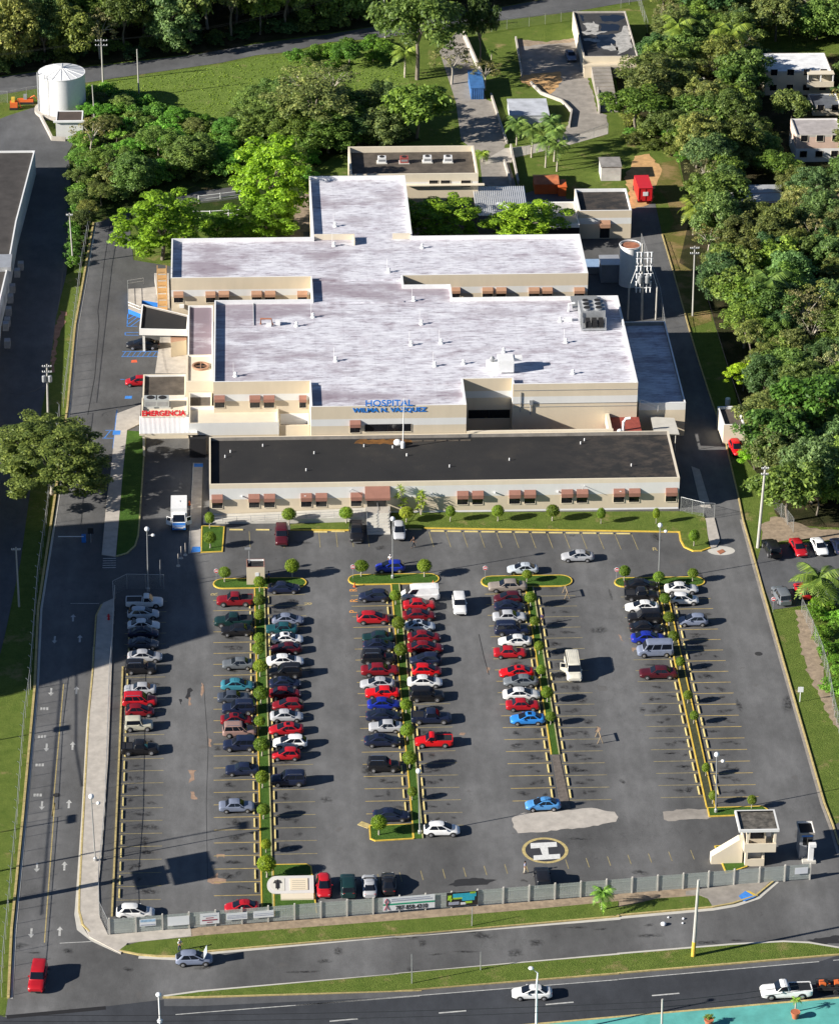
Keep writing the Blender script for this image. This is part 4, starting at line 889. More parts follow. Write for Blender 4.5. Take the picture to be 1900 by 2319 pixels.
def vehicle(kind, color, X, Y, rz, L=None, label='', group=None, name='parked_car', rgb=None):
    K = KIND[kind]; root = thing(name, label, WORD[kind][1], (X, Y, .004), rz, group)
    s = 1.0 if L is None else max(.88, min(1.16, L/K['L'])); root.scale = (s, 1+(s-1)*.3, 1+(s-1)*.35)
    c = (*(rgb or CC[color]), 1); v = random.uniform(.9, 1.1)
    c = (c[0]*v, c[1]*v, c[2]*v, 1)
    for nm, me, subm, loc in carmeshes(kind):
        o = link(bpy.data.objects.new(nm, me)); o.parent = root; o.location = loc; o.color = c
        if subm: q = link(bpy.data.objects.new('rim', subm)); q.parent = o
    return root
def carpix(T, xl, xr, yb, kind, color, d, label, group, extra=None):
    a, b = g(T, xl, yb), g(T, xr, yb); L = (b.x-a.x); K = KIND[kind]
    Lm = max(K['L']*.9, min(K['L']*1.14, L*.985))
    xc = (a.x+b.x)/2 if abs(L-Lm) < .4 else (a.x+Lm/2)
    r = vehicle(kind, color, xc, (a.y+b.y)/2+K['W']/2-.02, (0 if d == 'r' else math.pi)+R_(random.uniform(-1.6, 1.6)), Lm, label, group)
    return r
ROWDEF = {}
CARS = [
('on the left edge beside the long walkway', 'cars parked along the left walkway', '''M 988 1285 105 truck white r|M 1000 1255 195 hatch pale r|M 1000 1260 285 sedan white r|M 1010 1245 345 sedan navy r|M 1010 1245 430 sedan slate r|M 1000 1280 530 sedan silver r|M 988 1225 625 suv black r|M 975 1230 790 saloon silver l|M 960 1235 885 suv red r|M 985 1215 962 hatch wine r|M 975 1205 1075 jeep beige r|M 948 1250 1262 pickup black r|Q 912 1220 925 hatch white r'''),
('left of the first planted median', 'cars parked left of the first median', '''N 140 430 90 pickup wine l|N 122 425 255 pickup dgreen l|N 175 430 325 saloon black l|N 185 437 590 saloon grey l|N 172 440 757 sedan teal r|N 148 400 855 saloon slate r|N 182 450 945 suv navy l|N 170 430 1032 sedan wine r|N 185 455 1122 suv pink r|N 190 460 1232 suv navy l|N 210 475 1425 saloon navy l|N 158 440 1715 saloon steel r|R 215 465 885 sedan red l'''),
('right of the first planted median', 'cars parked right of the first median', '''J 540 800 1552 sedan navy r|N 575 830 240 sedan steel r|N 528 780 312 saloon dteal l|N 570 825 392 sedan white r|N 565 815 468 sedan maroon l|N 532 828 568 sedan white r|N 553 815 657 suv black l|N 560 800 742 sedan navy r|N 555 805 822 sedan wine r|N 577 828 917 hatch wine l|N 560 825 1002 sedan silver r|N 550 828 1107 sedan red l|N 583 858 1212 hatch white l|N 580 800 1305 hatch red l|N 567 850 1508 suv navy l'''),
('left of the middle planted median', 'cars parked left of the middle median', '''J 1257 1500 1617 hatch navy l|N 1243 1505 230 hatch red r|N 1285 1540 380 saloon dgreen l|N 1290 1548 445 sedan navy r|N 1275 1545 548 suv black r|N 1275 1575 640 saloon wine r|N 1268 1545 747 sedan silver l|N 1310 1580 818 saloon bright l|N 1325 1590 907 sedan blue r|N 1313 1600 1002 sedan navy r|N 1337 1605 1087 saloon silver l|N 1300 1590 1197 sedan navy r|N 1328 1580 1397 suv black r|R 1368 1660 158 sedan navy r'''),
('right of the middle planted median', 'cars parked right of the middle median', '''K 30 335 1615 van white l|O 45 300 122 saloon red r|O 40 305 205 sedan wine r|O 57 300 290 sedan pale r|O 80 345 377 sedan wine r|O 75 365 462 sedan wine r|O 97 350 557 hatch navy l|O 115 350 642 hatch bright r|O 78 358 732 sedan white r|O 97 370 842 suv black r|O 107 430 1017 pickup navy r|O 140 440 1202 truck bright l|S 207 495 272 hatch white r'''),
('left of the third planted median', 'cars parked left of the third median', '''K 710 1025 1540 saloon tan l|O 757 990 70 hatch maroon l|O 760 1005 135 sedan navy r|O 750 1015 218 saloon silver r|O 762 1045 322 suv navy r|O 793 1057 410 sedan white l|O 757 1015 500 saloon red r|O 800 1078 657 sedan bright l|O 832 1110 727 sedan grey l|O 828 1125 832 sedan white r|O 853 1120 915 saloon red r|O 887 1165 1025 sedan sky l|O 1005 1288 1702 sedan azure l'''),
('left of the rightmost planted median', 'cars parked left of the rightmost median', '''L 47 315 1530 sedan black r|L 50 320 1612 pickup black r|P 55 325 140 sedan white l|P 75 350 227 suv black l|P 88 350 302 sedan black r|P 102 375 385 sedan blue r|P 152 435 490 busvan steel l|P 168 470 662 saloon maroon l'''),
('right of the rightmost planted median', 'cars parked right of the rightmost median', '''L 365 635 1557 sedan white r|L 408 638 1642 hatch white r|P 475 710 247 hatch steel l'''),
]
for phrase, grp, data in CARS:
    for i, s in enumerate(data.split('|')):
        T, xl, xr, yb, kind, col, d = s.split()
        wd = WORD[kind][0]
        lab = '%s %s, %s car from the building in the row %s' % (CNAME.get(col, col), wd, ORD[i], phrase.replace('on the left edge ', ''))
        if len(lab.split()) > 16: lab = '%s %s, %s from the building, row %s' % (CNAME.get(col, col), wd, ORD[i], phrase)
        r = carpix(T, float(xl), float(xr), float(yb), kind, col, d, lab, grp, None)
        if kind == 'sedan' and i % 4 == 3: MB().box(-.5, .0, -.34, .34, 1.40, 1.442).build('sunroof', CARGL, r)
        if kind == 'suv' and i % 2 == 0:
            for s_ in (-.62, .62): MB().tube([(-1.7, s_, 1.72), (-1.6, s_, 1.8), (.0, s_, 1.8), (.1, s_, 1.72)], .03, 0, 5).build('roof_rail', CHROME, r)
# cars standing across: near edge pixel, nose towards the camera (rz=-90) or away (+90)
def carend(T, xc, yb, kind, col, nose, label, L=None, group=None, skew=0, name='parked_car'):
    p = g(T, xc, yb); K = KIND[kind]; Ly = L or K['L']
    return vehicle(kind, col, p.x, p.y+Ly/2, R_(-90 if nose == 'down' else 90)+R_(skew), Ly, label, group, name)
G1 = 'cars nosed against the front of the hospital'
carend('J', 655, 1182, 'suv', 'maroon', 'down', 'maroon sport utility car parked by the ramp left of the hospital steps', 4.6, G1)
carend('J', 1245, 1160, 'pickup', 'black', 'down', 'black pickup parked right beside the striped steps of the entrance', 5.2, G1)
carend('J', 1580, 1140, 'hatch', 'silver', 'down', 'silver hatchback parked under the leafy entrance plants', 4.4, G1)
carpix('J', 1390, 1625, 1387, 'hatch', 'blue', 'l', 'deep blue hatchback stopped behind the lamp post of the middle island', None)
carpix('K', 863, 1112, 1402, 'sedan', 'pale', 'l', 'pale silver sedan driving past the third island', None)
carpix('K', 1288, 1550, 1302, 'sedan', 'silver', 'l', 'silver sedan with dark sunroof driving along the empty front bays', None)
carend('K', 495, 1728, 'suv', 'white', 'down', 'white boxy off-road car driving between the two middle rows', 4.5, None)
BV = carend('O', 1393, 690, 'busvan', 'cream', 'down', 'cream passenger van with ribbed roof and an open side door', 5.4, None)
dk_ = MB(); dk_.box(-.4, .4, -.03, .03, .5, 1.9); dk_.box(-.3, .3, -.035, .035, 1.25, 1.8, 1)
o = dk_.build('open_door', [PAINT, CARGL], BV); o.color = (*CC['cream'], 1); o.location = (.55, -1.35, 0); o.rotation_euler = (0, 0, R_(75))
G2 = 'cars parked against the front fence'
carend('R', 990, 768, 'hatch', 'red', 'down', 'red hatchback against the front fence beside the white monument', 4.3, G2)
carend('R', 1180, 770, 'suv', 'dgreen', 'up', 'dark green car against the fence between red and silver cars', 4.5, G2)
carend('R', 1348, 768, 'sedan', 'silver', 'up', 'silver sedan against the fence left of the phone number banner', 4.5, G2)
carend('R', 1500, 745, 'sedan', 'black', 'up', 'black sedan against the fence behind the phone number banner', 4.4, G2)
carend('S', 1150, 722, 'suv', 'black', 'up', 'black sport utility car backed onto the edge of the helipad ring', 4.7, G2)
G3 = 'cars in the neighbouring car park at the right'
carend('L', 1222, 1282, 'suv', 'black', 'up', 'black sport utility car below the tall concrete pole', 4.7, G3, 8)
carend('L', 1432, 1272, 'sedan', 'red', 'down', 'red sedan parked behind the coconut palm, second from the concrete pole', 4.6, G3, 8)
carend('L', 1598, 1262, 'sedan', 'white', 'down', 'white sedan in the neighbouring car park above the coconut palm', 4.4, G3, 8)
carend('L', 1750, 1255, 'sedan', 'navy', 'up', 'navy sedan cut off by the right edge of the picture', 4.4, G3, 8)
carend('L', 1300, 1655, 'suv', 'grey', 'up', 'dark grey boxy car beside the red no entry sign', 4.6, G3, 8)
carend('L', 1465, 1610, 'hatch', 'red', 'up', 'red hatchback half hidden by the coconut palm fronds', 4.2, G3, 8)
carend('L', 1690, 1615, 'sedan', 'grey', 'up', 'grey sedan behind the palm trunk at the right edge', 4.3, G3, 8)
carend('L', 940, 478, 'hatch', 'bright', 'down', 'bright red car parked below the small cream shed', 4.2, None, 6)
carpix('E', 990, 1258, 1190, 'sedan', 'black', 'l', 'black sedan in the blue striped bay by the side entrance', None)
carpix('E', 985, 1170, 1482, 'hatch', 'red', 'l', 'red hatchback nosing out from under the emergency roof', None)
carend('C', 1372, 490, 'sedan', 'steel', 'down', 'silver blue sedan alone in the concrete yard at the top', 4.5, None, 3)
HO = carpix('Q', 1378, 1675, 1293, 'hatch', 'steel', 'r', 'silver blue car with its bonnet raised on the front street', None)
hb = MB(); hb.box(-.03, .03, -.68, .68, 0, 1.0); o = hb.build('raised_bonnet', [PAINT], HO); o.color = (*CC['pale'], 1); o.location = (1.02, 0, .92); o.rotation_euler = (0, R_(22), 0)
carend('Q', 293, 1512, 'suv', 'red', 'down', 'large red car leaving the side road at the bottom left', 5.0, None, -4)
carpix('S', 900, 1222, 1562, 'sedan', 'white', 'l', 'white sedan driving on the highway beside the tall street lamp', None)
WP = carpix('U', 1120, 1532, 1552, 'truck', 'white', 'l', 'white pickup towing a mower trailer along the highway', None)
WP.scale = (1.14, 1.08, 1.06)
TR = athing('mower_trailer', 'flat trailer carrying orange and black mowers behind the white pickup', 'trailer', tuple(g('U', 1650, 1470)))
c = g('U', 1660, 1470); t = MB(); t.box(c.x-1.5, c.x+2.2, c.y-.9, c.y+.9, .5, .6); t.tube([(c.x-1.5, c.y, .5), (c.x-3.0, c.y-.2, .5)], .05)
for y in (-.9, .9): t.tube([(c.x-1.5, c.y+y, .95), (c.x+2.2, c.y+y, .95)], .03); t.tube([(c.x-1.5, c.y+y, .5), (c.x-1.5, c.y+y, .95)], .03)
t.build('trailer_bed', BLK, TR)
for y in (-.95, .95): t = MB(); t.lathe([(.1, -.1), (.3, -.1), (.3, .1), (.1, .1)], (c.x+.6, c.y+y, .3), 14, 0, 'y'); t.build('wheel', RUBBER, TR)
def mower(x, y, lab):
    m = athing('mower', lab, 'mower', (x, y, .6), 'mowers on the trailer'); t = MB()
    t.box(x-.6, x+.1, y-.4, y+.4, .75, 1.15); t.box(x+.1, x+.6, y-.3, y+.3, .8, 1.0); t.build('hood', ORANGE, m)
    t = MB(); t.box(x-.05, x+.35, y-.22, y+.22, 1.0, 1.35); t.tube([(x-.2, y, 1.1), (x-.05, y, 1.5)], .03); t.build('seat', BLK, m)
    for dx in (-.4, .45):
        for dy in (-.42, .42): t = MB(); t.lathe([(.05, -.08), (.22, -.08), (.22, .08), (.05, .08)], (x+dx, y+dy, .83), 12, 0, 'y'); t.build('wheel', RUBBER, m)
mower(c.x-.6, c.y, 'orange ride-on mower at the hitch end of the trailer'); mower(c.x+1.1, c.y, 'orange ride-on mower at the outer end of the trailer')
# ambulance with both front doors open
p = g('I', 1408, 1060); AM = thing('ambulance', 'white box ambulance with blue nose and both front doors open', 'ambulance', (p.x, p.y+2.9, .004), R_(-90))
t = MB(); t.box(-2.9, 1.0, -1.12, 1.12, .55, 2.75, 0)
for x0, x1, y in ((-2.9, 1.0, -1.125), (-2.9, 1.0, 1.12)): t.box(x0, x1, y, y+.005, 1.0, 1.25, 1)
t.box(-1.3, -.9, -.15, .15, 2.75, 2.82, 0); t.build('box_body', [WHITEM, BLUE], AM)
t = MB(); t.add([(1.0, -.98, .5), (2.9, -.95, .5), (2.9, .95, .5), (1.0, .98, .5), (1.0, -.98, 1.15), (2.85, -.9, 1.0), (2.85, .9, 1.0), (1.0, .98, 1.15), (1.0, -.9, 2.05), (1.45, -.85, 2.05), (1.45, .85, 2.05), (1.0, .9, 2.05), (2.05, -.92, 1.12), (2.05, .92, 1.12)],
    [(0, 1, 5, 12, 4), (3, 7, 13, 6, 2), (1, 2, 6, 5), (5, 6, 13, 12), (4, 12, 9, 8), (13, 7, 11, 10), (8, 9, 10, 11), (12, 13, 10, 9), (0, 3, 2, 1)], 0)
t.add([(2.06, -.84, 1.16), (2.06, .84, 1.16), (1.49, .78, 1.99), (1.49, -.78, 1.99)], [(0, 1, 2, 3)], 2); t.box(2.2, 2.88, -.9, .9, 1.04, 1.10, 1); t.box(2.86, 2.97, -.95, .95, .4, .95, 1); t.box(2.9, 2.99, -.6, .6, .6, .85, 0)
t.build('cab', [WHITEM, BLUE, CARGL], AM)
for s in (-1, 1):
    t = MB(); t.box(0, .95, -.03, .03, .55, 1.2, 0); t.box(.05, .85, -.03, .03, 1.75, 1.82, 0); t.box(.05, .11, -.03, .03, 1.2, 1.8, 0); t.box(.8, .86, -.03, .03, 1.2, 1.8, 0); t.box(.11, .8, -.01, .01, 1.2, 1.75, 1)
    o = t.build('open_door', [WHITEM, CARGL], AM); o.location = (2.0, s*1.0, 0); o.rotation_euler = (0, 0, R_(180-s*55))
    for x in (-1.7, 2.1):
        t = MB(); t.lathe([(.12, -.14), (.38, -.14), (.38, .14), (.12, .14)], (x, s*.95, .38), 16, 0, 'y'); t.build('wheel', RUBBER, AM)
    t = MB(); t.box(2.9, 3.0, s*.75-.15, s*.75+.15, .75, .95); t.build('headlight', LAMPG, AM)
# red box truck at the top right
p = g('D', 205, 1610); RT = thing('box_truck', 'bright red box truck on the dirt beside the small annex', 'truck', (p.x, p.y+3.6, 0), R_(92))
t = MB(); t.box(-3.6, 1.9, -1.2, 1.2, .7, 3.1); t.build('cargo_box', RED, RT); t = MB(); t.box(-3.66, -3.6, -.42, .42, 1.7, 2.4); t.build('white_panel', SIGNW, RT)
t = MB()
for y_ in (-1.12, -.03, 1.06): t.box(-3.65, -3.601, y_, y_+.06, .75, 3.05)
for z_ in (.75, 3.0): t.box(-3.65, -3.601, -1.05, 1.05, z_, z_+.06)
t.build('rear_door_frame', plain('dark_red_trim', (.28, .012, .015), .5, .1, 1), RT)
t = MB(); t.box(1.95, 3.5, -1.05, 1.05, .6, 1.7); t.box(1.95, 3.0, -1.0, 1.0, 1.7, 2.5); t.build('cab', RED, RT); t = MB(); t.box(3.0, 3.05, -.9, .9, 1.75, 2.4); t.build('windshield', CARGL, RT)
for s in (-1, 1):
    for x in (-2.3, 2.7): t = MB(); t.lathe([(.1, -.15), (.42, -.15), (.42, .15), (.1, .15)], (x, s*1.0, .42), 16, 0, 'y'); t.build('wheel', RUBBER, RT)
    t = MB(); t.box(-3.68, -3.6, s*.95-.12, s*.95+.12, .9, 1.1); t.build('tail_light', TAILR, RT)
# ------------------------------------------------------------------ vegetation
import numpy as np
rng = np.random.default_rng(11)
def leafcloud(name, clumps, per, size, flat=.7, updir=.5, droop=0.0):
    """clumps: [(centre, radius)]; every leaf is a small folded quad on its clump's shell"""
    V = []; F = []
    for c, r in clumps:
        n = int(per*(r/1.2)**1.3)+12
        d = rng.normal(size=(n, 3)); d /= np.linalg.norm(d, axis=1)[:, None]
        d[:, 2] = np.where(d[:, 2] < (-.35 if len(clumps) > 1 else -.8), -d[:, 2], d[:, 2])
        rad = r*((.88+.16*rng.random(n)) if len(clumps) == 1 else (.55+.5*rng.random(n)**.6))
        p = np.array(c)+d*rad[:, None]*np.array([1, 1, flat])
        nr = d+np.array([0, 0, updir])+rng.normal(scale=.55, size=(n, 3)); nr /= np.linalg.norm(nr, axis=1)[:, None]
        t = np.cross(nr, rng.normal(size=(n, 3))); t /= np.linalg.norm(t, axis=1)[:, None]; b = np.cross(nr, t)
        s = size*(.6+.8*rng.random(n))[:, None]
        q = np.stack([p-t*s, p-b*s*.55-nr*s*droop, p+t*s, p+b*s*.55-nr*s*droop], 1)
        V.append(q.reshape(-1, 3))
    V = np.concatenate(V); n = len(V)//4
    me = bpy.data.meshes.new(name); me.vertices.add(len(V)); me.vertices.foreach_set('co', V.astype(np.float32).ravel())
    me.loops.add(4*n); me.loops.foreach_set('vertex_index', np.arange(4*n, dtype=np.int32))
    me.polygons.add(n); me.polygons.foreach_set('loop_start', np.arange(0, 4*n, 4, dtype=np.int32))
    me.update(calc_edges=True); me.materials.append(LEAF); return me
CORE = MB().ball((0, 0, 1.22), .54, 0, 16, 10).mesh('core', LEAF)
def crown(rx, rz, n, seed, lo=-.25, cr=(.2, .34)):
    r = random.Random(seed); out = []
    for i in range(n):
        z = lo+(1-lo)*((i+.5)/n); a = i*2.39996+r.uniform(-.5, .5); k = math.sqrt(max(0, 1-z*z)); f = r.uniform(.55, .98)
        lop = 1+.22*math.sin(a*2+seed)+.12*math.sin(a*5+seed*2)
        out.append(((rx*k*f*lop*math.cos(a), rx*k*f*lop*math.sin(a), rz*z*f), rx*r.uniform(*cr)))
    return out
def limbs(h, r0, spread, n, seed, top=.75):
    r = random.Random(seed); mb = MB(); s = h*.45
    mb.tube([(0, 0, -.2), (.06*h*r.uniform(-1, 1)*.4, .03*h, s*.6), (.1*r.uniform(-1, 1), 0, s)], r0, 0, 7, r0*.7)
    for i in range(n):
        a = i*2*math.pi/n+r.uniform(-.4, .4); e = spread*r.uniform(.5, .8)
        mb.tube([(0, 0, s*.9), (e*.45*math.cos(a), e*.45*math.sin(a), s+(h*top-s)*.6), (e*math.cos(a), e*math.sin(a), h*top*r.uniform(.9, 1.1))], r0*.55, 0, 5, r0*.12)
    return mb
TREE = {}
def treekind(k, cr, per, size, cz, h, spread, tmat, r0=.22, flat=.7, droop=.1, nl=6, updir=.5):
    c = [((x, y, z+cz), r) for (x, y, z), r in cr]
    TREE.setdefault(k, []).append((leafcloud('crown', c, per, size, flat, updir, droop), limbs(h, r0, spread, nl, len(TREE)*7+len(TREE.get(k, []))).mesh('trunk', [tmat], 60)))
for s in range(4): treekind('broad', crown(4, 3.0, 44, s+1), 150, .2, 5.4, 8.5, 3.0, BARK)
for s in range(3): treekind('fine', crown(4, 2.6, 60, s+20, -.15, (.14, .24)), 150, .15, 5.6, 8.5, 3.4, BARK)
for s in range(3): treekind('layered', crown(4.3, 2.5, 58, s+40, -.3, (.15, .25)), 150, .175, 4.8, 7.5, 3.6, BARK, flat=.5, droop=.25, updir=.9)
for s in range(3): treekind('dome', crown(4.1, 4.5, 95, s+140, -.75, (.15, .25)), 150, .185, 5.0, 8.5, 3.3, BARK, flat=.55, droop=.25, updir=.9)
for s in range(3): treekind('full', crown(4.0, 4.2, 80, s+160, -.8, (.19, .31)), 140, .205, 4.6, 8.5, 2.8, BARK, flat=.8)
for s in range(2): treekind('sparse', crown(4, 3.2, 34, s+60, -.3, (.12, .2)), 70, .15, 5.6, 9, 3.9, BARKP, nl=11)
for s in range(3): treekind('bush', crown(2.2, 1.5, 26, s+80, -.1, (.22, .36)), 130, .16, .7, 2.2, 1.4, BARK, .07)
for s in range(2): treekind('coarse', crown(4, 3.4, 40, s+100, -.35, (.2, .32)), 110, .26, 5.2, 8.5, 3.0, BARK, flat=.85)
treekind('big', crown(4.0, 3.9, 190, 301, -.6, (.10, .18)), 430, .11, 5.0, 8.5, 3.6, BARKP, r0=.13, nl=9, flat=.6)
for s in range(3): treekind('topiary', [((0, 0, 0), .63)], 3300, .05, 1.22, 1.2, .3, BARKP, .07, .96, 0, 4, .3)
def tree(kind, x, y, R, h, color, name, label, cat='tree', group=None, z=0, rot=None):
    cm, tm = TREE[kind][random.randrange(len(TREE[kind]))]
    base = {'bush': (2.2, 2.2), 'topiary': (.68, 1.9)}.get(kind, (4.0, 8.5))
    t = thing(name, label, cat, (x, y, z), random.uniform(0, 6.28) if rot is None else rot, group)
    t.scale = (R/base[0], R/base[0]*random.uniform(.92, 1.08), h/base[1])
    o = link(bpy.data.objects.new('trunk', tm)); o.parent = t
    o = link(bpy.data.objects.new('crown', cm)); o.parent = t; o.color = (*color, 1)
    if kind == 'topiary': q = link(bpy.data.objects.new('filler_core', CORE)); q.parent = o; q.color = (color[0]*.5, color[1]*.5, color[2]*.5, 1)  # added dark filler ball that keeps the clipped crown opaque
    return t
OLIVE, MID, BRIGHT, DEEP, LIME, BROWN = (.078, .098, .034), (.078, .118, .036), (.12, .185, .03), (.042, .08, .036), (.2, .28, .022), (.15, .145, .075)
def vary(c, k=.22):
    f = random.uniform(1-k, 1+k); return (c[0]*f*random.uniform(.9, 1.12), c[1]*f, c[2]*f*random.uniform(.85, 1.2))
def at(T, x, y, zc): return g(T, x, y, zc)
def treepx(kind, T, x, y, R, zc, color, name, label, group=None):   # crown centre in the photograph at height zc
    p = at(T, x, y, zc); return tree(kind, p.x, p.y, R, zc/.63, color, name, label, 'tree', group)
treepx('big', 'I', 390, 440, 9.2, 6.6, (.066, .088, .028), 'spreading_tree', 'big spreading tree over the side road at the left edge')
treepx('dome', 'E', 1270, 190, 6.5, 6.4, (.125, .205, .02), 'flamboyant_tree', 'bright green feathery tree at the left corner of the white roofs')
treepx('dome', 'B', 570, 1360, 6.4, 9.0, (.125, .21, .018), 'flamboyant_tree', 'tall bright green feathery tree left of the narrow white roof')
treepx('dome', 'F', 520, 130, 5.0, 4.4, (.105, .185, .02), 'flamboyant_tree', 'lower bright green tree pressed against the back wing wall')
treepx('full', 'F', 150, 200, 3.4, 2.6, (.09, .16, .025), 'shade_tree', 'low dark green tree between the two feathery trees')
treepx('dome', 'C', 330, 1710, 5.9, 4.8, (.12, .19, .02), 'flamboyant_tree', 'bright feathery tree between the narrow white roof and metal shed')
treepx('dome', 'C', 1010, 1730, 5.8, 4.4, (.115, .185, .02), 'flamboyant_tree', 'bright feathery tree in front of the grey shelter roof')
treepx('coarse', 'C', 150, 830, 5.6, 6, (.085, .135, .03), 'mango_tree', 'dense dark green tree with clumped leaves above the annex roof')
treepx('broad', 'C', 160, 190, 7.5, 10.5, (.065, .1, .03), 'tall_tree', 'tall dark tree with pale trunk standing beside the top road')
treepx('broad', 'C', 650, 190, 3.2, 9, (.04, .064, .02), 'tall_tree', 'smaller dark tree crown leaning over the service lane')
treepx('sparse', 'C', 430, 470, 4.2, 4.6, BROWN, 'bare_tree', 'thin brownish tree beside the blue container')
treepx('sparse', 'C', 690, 560, 3.0, 3.6, (.09, .085, .04), 'bare_tree', 'small thin tree between the blue container and the lawn')
treepx('sparse', 'B', 860, 680, 6.5, 7, (.10, .115, .05), 'bare_tree', 'wide grey twiggy tree in the middle of the field edge')
treepx('fine', 'B', 900, 820, 8.0, 6.4, (.085, .105, .045), 'shade_tree', 'wide olive tree below the twiggy tree by the field')
treepx('full', 'B', 560, 920, 5.2, 4.6, (.08, .115, .035), 'shade_tree', 'olive tree at the left of the twiggy tree')
treepx('broad', 'B', 1250, 1000, 4, 3.6, DEEP, 'shade_tree', 'dark tree in the hollow above the annex roof')
treepx('broad', 'B', 1180, 400, 3.4, 2.6, (.045, .10, .02), 'roadside_tree', 'dark green bush-like tree at the top right of the field')
treepx('sparse', 'A', 720, 1050, 3.4, 4.6, (.13, .12, .06), 'bare_tree', 'leafless grey tree leaning over the fence corner near the water tank')
treepx('fine', 'A', 850, 1250, 4.2, 3.6, (.075, .115, .03), 'shade_tree', 'olive tree under the leafless tree by the side road')
treepx('sparse', 'A', 780, 230, 4.2, 5.6, (.12, .115, .07), 'bare_tree', 'leafless grey tree behind the pole at the top left')
treepx('coarse', 'H', 1050, 800, 4.2, 5, (.085, .135, .028), 'shade_tree', 'light olive tree above the lime green one on the wood edge')
treepx('fine', 'H', 1000, 960, 4.4, 4.6, (.085, .13, .03), 'shade_tree', 'greyish green tree leaning towards the shaded road')
treepx('layered', 'H', 990, 1350, 2.7, 3.4, LIME, 'lime_tree', 'yellow-lime feathery tree on the wood edge by the shaded road')
treepx('coarse', 'H', 1500, 1600, 5.4, 6, (.055, .115, .025), 'shade_tree', 'big leafy green tree behind the small cream shed')
treepx('coarse', 'L', 1250, 270, 5.2, 5.6, (.06, .115, .03), 'shade_tree', 'round green tree above the bright red car')
treepx('coarse', 'L', 1350, 720, 5.0, 5.2, (.085, .125, .035), 'shade_tree', 'pale green dense tree behind the concrete pole')
treepx('layered', 'L', 1080, 430, 2.6, 2.8, (.10, .2, .02), 'young_tree', 'young bright tree overhanging the bright red car')
treepx('sparse', 'H', 1520, 820, 4.6, 5, (.13, .15, .05), 'bare_tree', 'half bare pale tree in the wood near the dark palm')
treepx('coarse', 'D', 940, 640, 4.6, 5, (.055, .095, .025), 'shade_tree', 'round dense tree left of the white roofed house')
treepx('fine', 'D', 330, 560, 7.0, 6, OLIVE, 'spreading_tree', 'broad olive tree covering the corner of the wet roof')
treepx('broad', 'D', 150, 820, 5.5, 5, (.05, .085, .018), 'spreading_tree', 'olive tree beside the stone steps')
treepx('coarse', 'D', 640, 870, 4.6, 4.6, (.06, .1, .03), 'shade_tree', 'speckled green tree below the hidden house')
treepx('sparse', 'D', 680, 1360, 3.2, 4, (.12, .115, .07), 'bare_tree', 'leafless grey tree right of the red box truck')
treepx('coarse', 'D', 1370, 830, 3.6, 4.4, (.075, .1, .035), 'shade_tree', 'airy tree in front of the house balcony')
treepx('fine', 'D', 1690, 1600, 2.5, 3, (.22, .12, .26), 'flowering_tree', 'purple flowering tree at the right edge')
treepx('fine', 'D', 980, 1000, 4, 4, (.07, .095, .035), 'shade_tree', 'dull olive tree in the middle of the hillside')
treepx('broad', 'D', 1250, 1290, 3.6, 3.2, (.06, .1, .022), 'shade_tree', 'green tree left of the pink houses')
for T_, x_, y_, R_m, z_, k_ in (('B', 640, 690, 4.2, 3.6, 'fine'), ('B', 1060, 640, 4.6, 4.4, 'sparse'), ('B', 1130, 820, 5.2, 4.8, 'fine'), ('B', 1300, 830, 4.4, 4.2, 'full'), ('B', 1470, 760, 4.2, 4.2, 'fine'), ('B', 1420, 980, 4.4, 4.0, 'full'), ('B', 1020, 1020, 5, 4.2, 'full'), ('B', 760, 1020, 4.8, 4, 'fine'), ('B', 420, 780, 3.6, 3, 'full'), ('A', 1500, 1180, 4.4, 3.8, 'full'), ('A', 1250, 1100, 4.2, 3.8, 'fine'), ('A', 1050, 1330, 4.4, 4, 'full')):
    treepx(k_, T_, x_, y_, R_m, z_, vary(BROWN if k_ == 'sparse' else random.choice([(.085, .115, .045), (.075, .115, .035), (.07, .11, .03)])), 'grove_tree', 'tall tree of the grove between the field and the hospital annex', 'trees of the grove behind the hospital')
for x_, y_, R_m in ((720, 730, 2.2), (830, 700, 2.0), (900, 760, 2.4), (1010, 770, 2.2), (1130, 800, 2.3), (780, 820, 2.3), (1250, 860, 2.2), (1380, 900, 2.3), (1520, 940, 2.4), (960, 860, 2.2)):
    p = g('A', x_, y_, 1.2); tree('bush', p.x, p.y, R_m, 2.4, vary((.07, .15, .03)), 'thicket_shrub', 'leafy green shrub of the thicket between the water tank and hospital', 'shrub', 'shrubs of the thicket')
def inpoly(p, P):
    c = False; j = len(P)-1
    for i in range(len(P)):
        if (P[i].y > p[1]) != (P[j].y > p[1]) and p[0] < (P[j].x-P[i].x)*(p[1]-P[i].y)/(P[j].y-P[i].y+1e-9)+P[i].x: c = not c
        j = i
    return c
KEEP = [(pts(s), m) for s, m in (('D 1060 330 1800 330 1850 1480 1180 1480 1180 1010 1060 960', 3), ('D 860 1380 1320 1380 1340 1850 860 1850', 1), ('D 500 600 720 600 720 860 500 860', 1), ('L 780 60 1010 60 1030 640 900 640', 2))]
def scatter(poly, gap, n, fn, inset=2.0, avoid=()):
    P = [Vector((p[0], p[1], 0)) for p in poly]; xs = [p.x for p in P]; ys = [p.y for p in P]; done = list(avoid)
    for _ in range(n):
        x = random.uniform(min(xs), max(xs)); y = random.uniform(min(ys), max(ys))
        if not all(inpoly((x+dx*inset, y+dy*inset), P) for dx, dy in ((1, 0), (-1, 0), (0, 1), (0, -1))): continue
        if any(inpoly((x, y), k) for k, m in KEEP): continue
        if any((x-a)**2+(y-b)**2 < gap*gap for a, b in done): continue
        done.append((x, y)); fn(x, y)
    return done
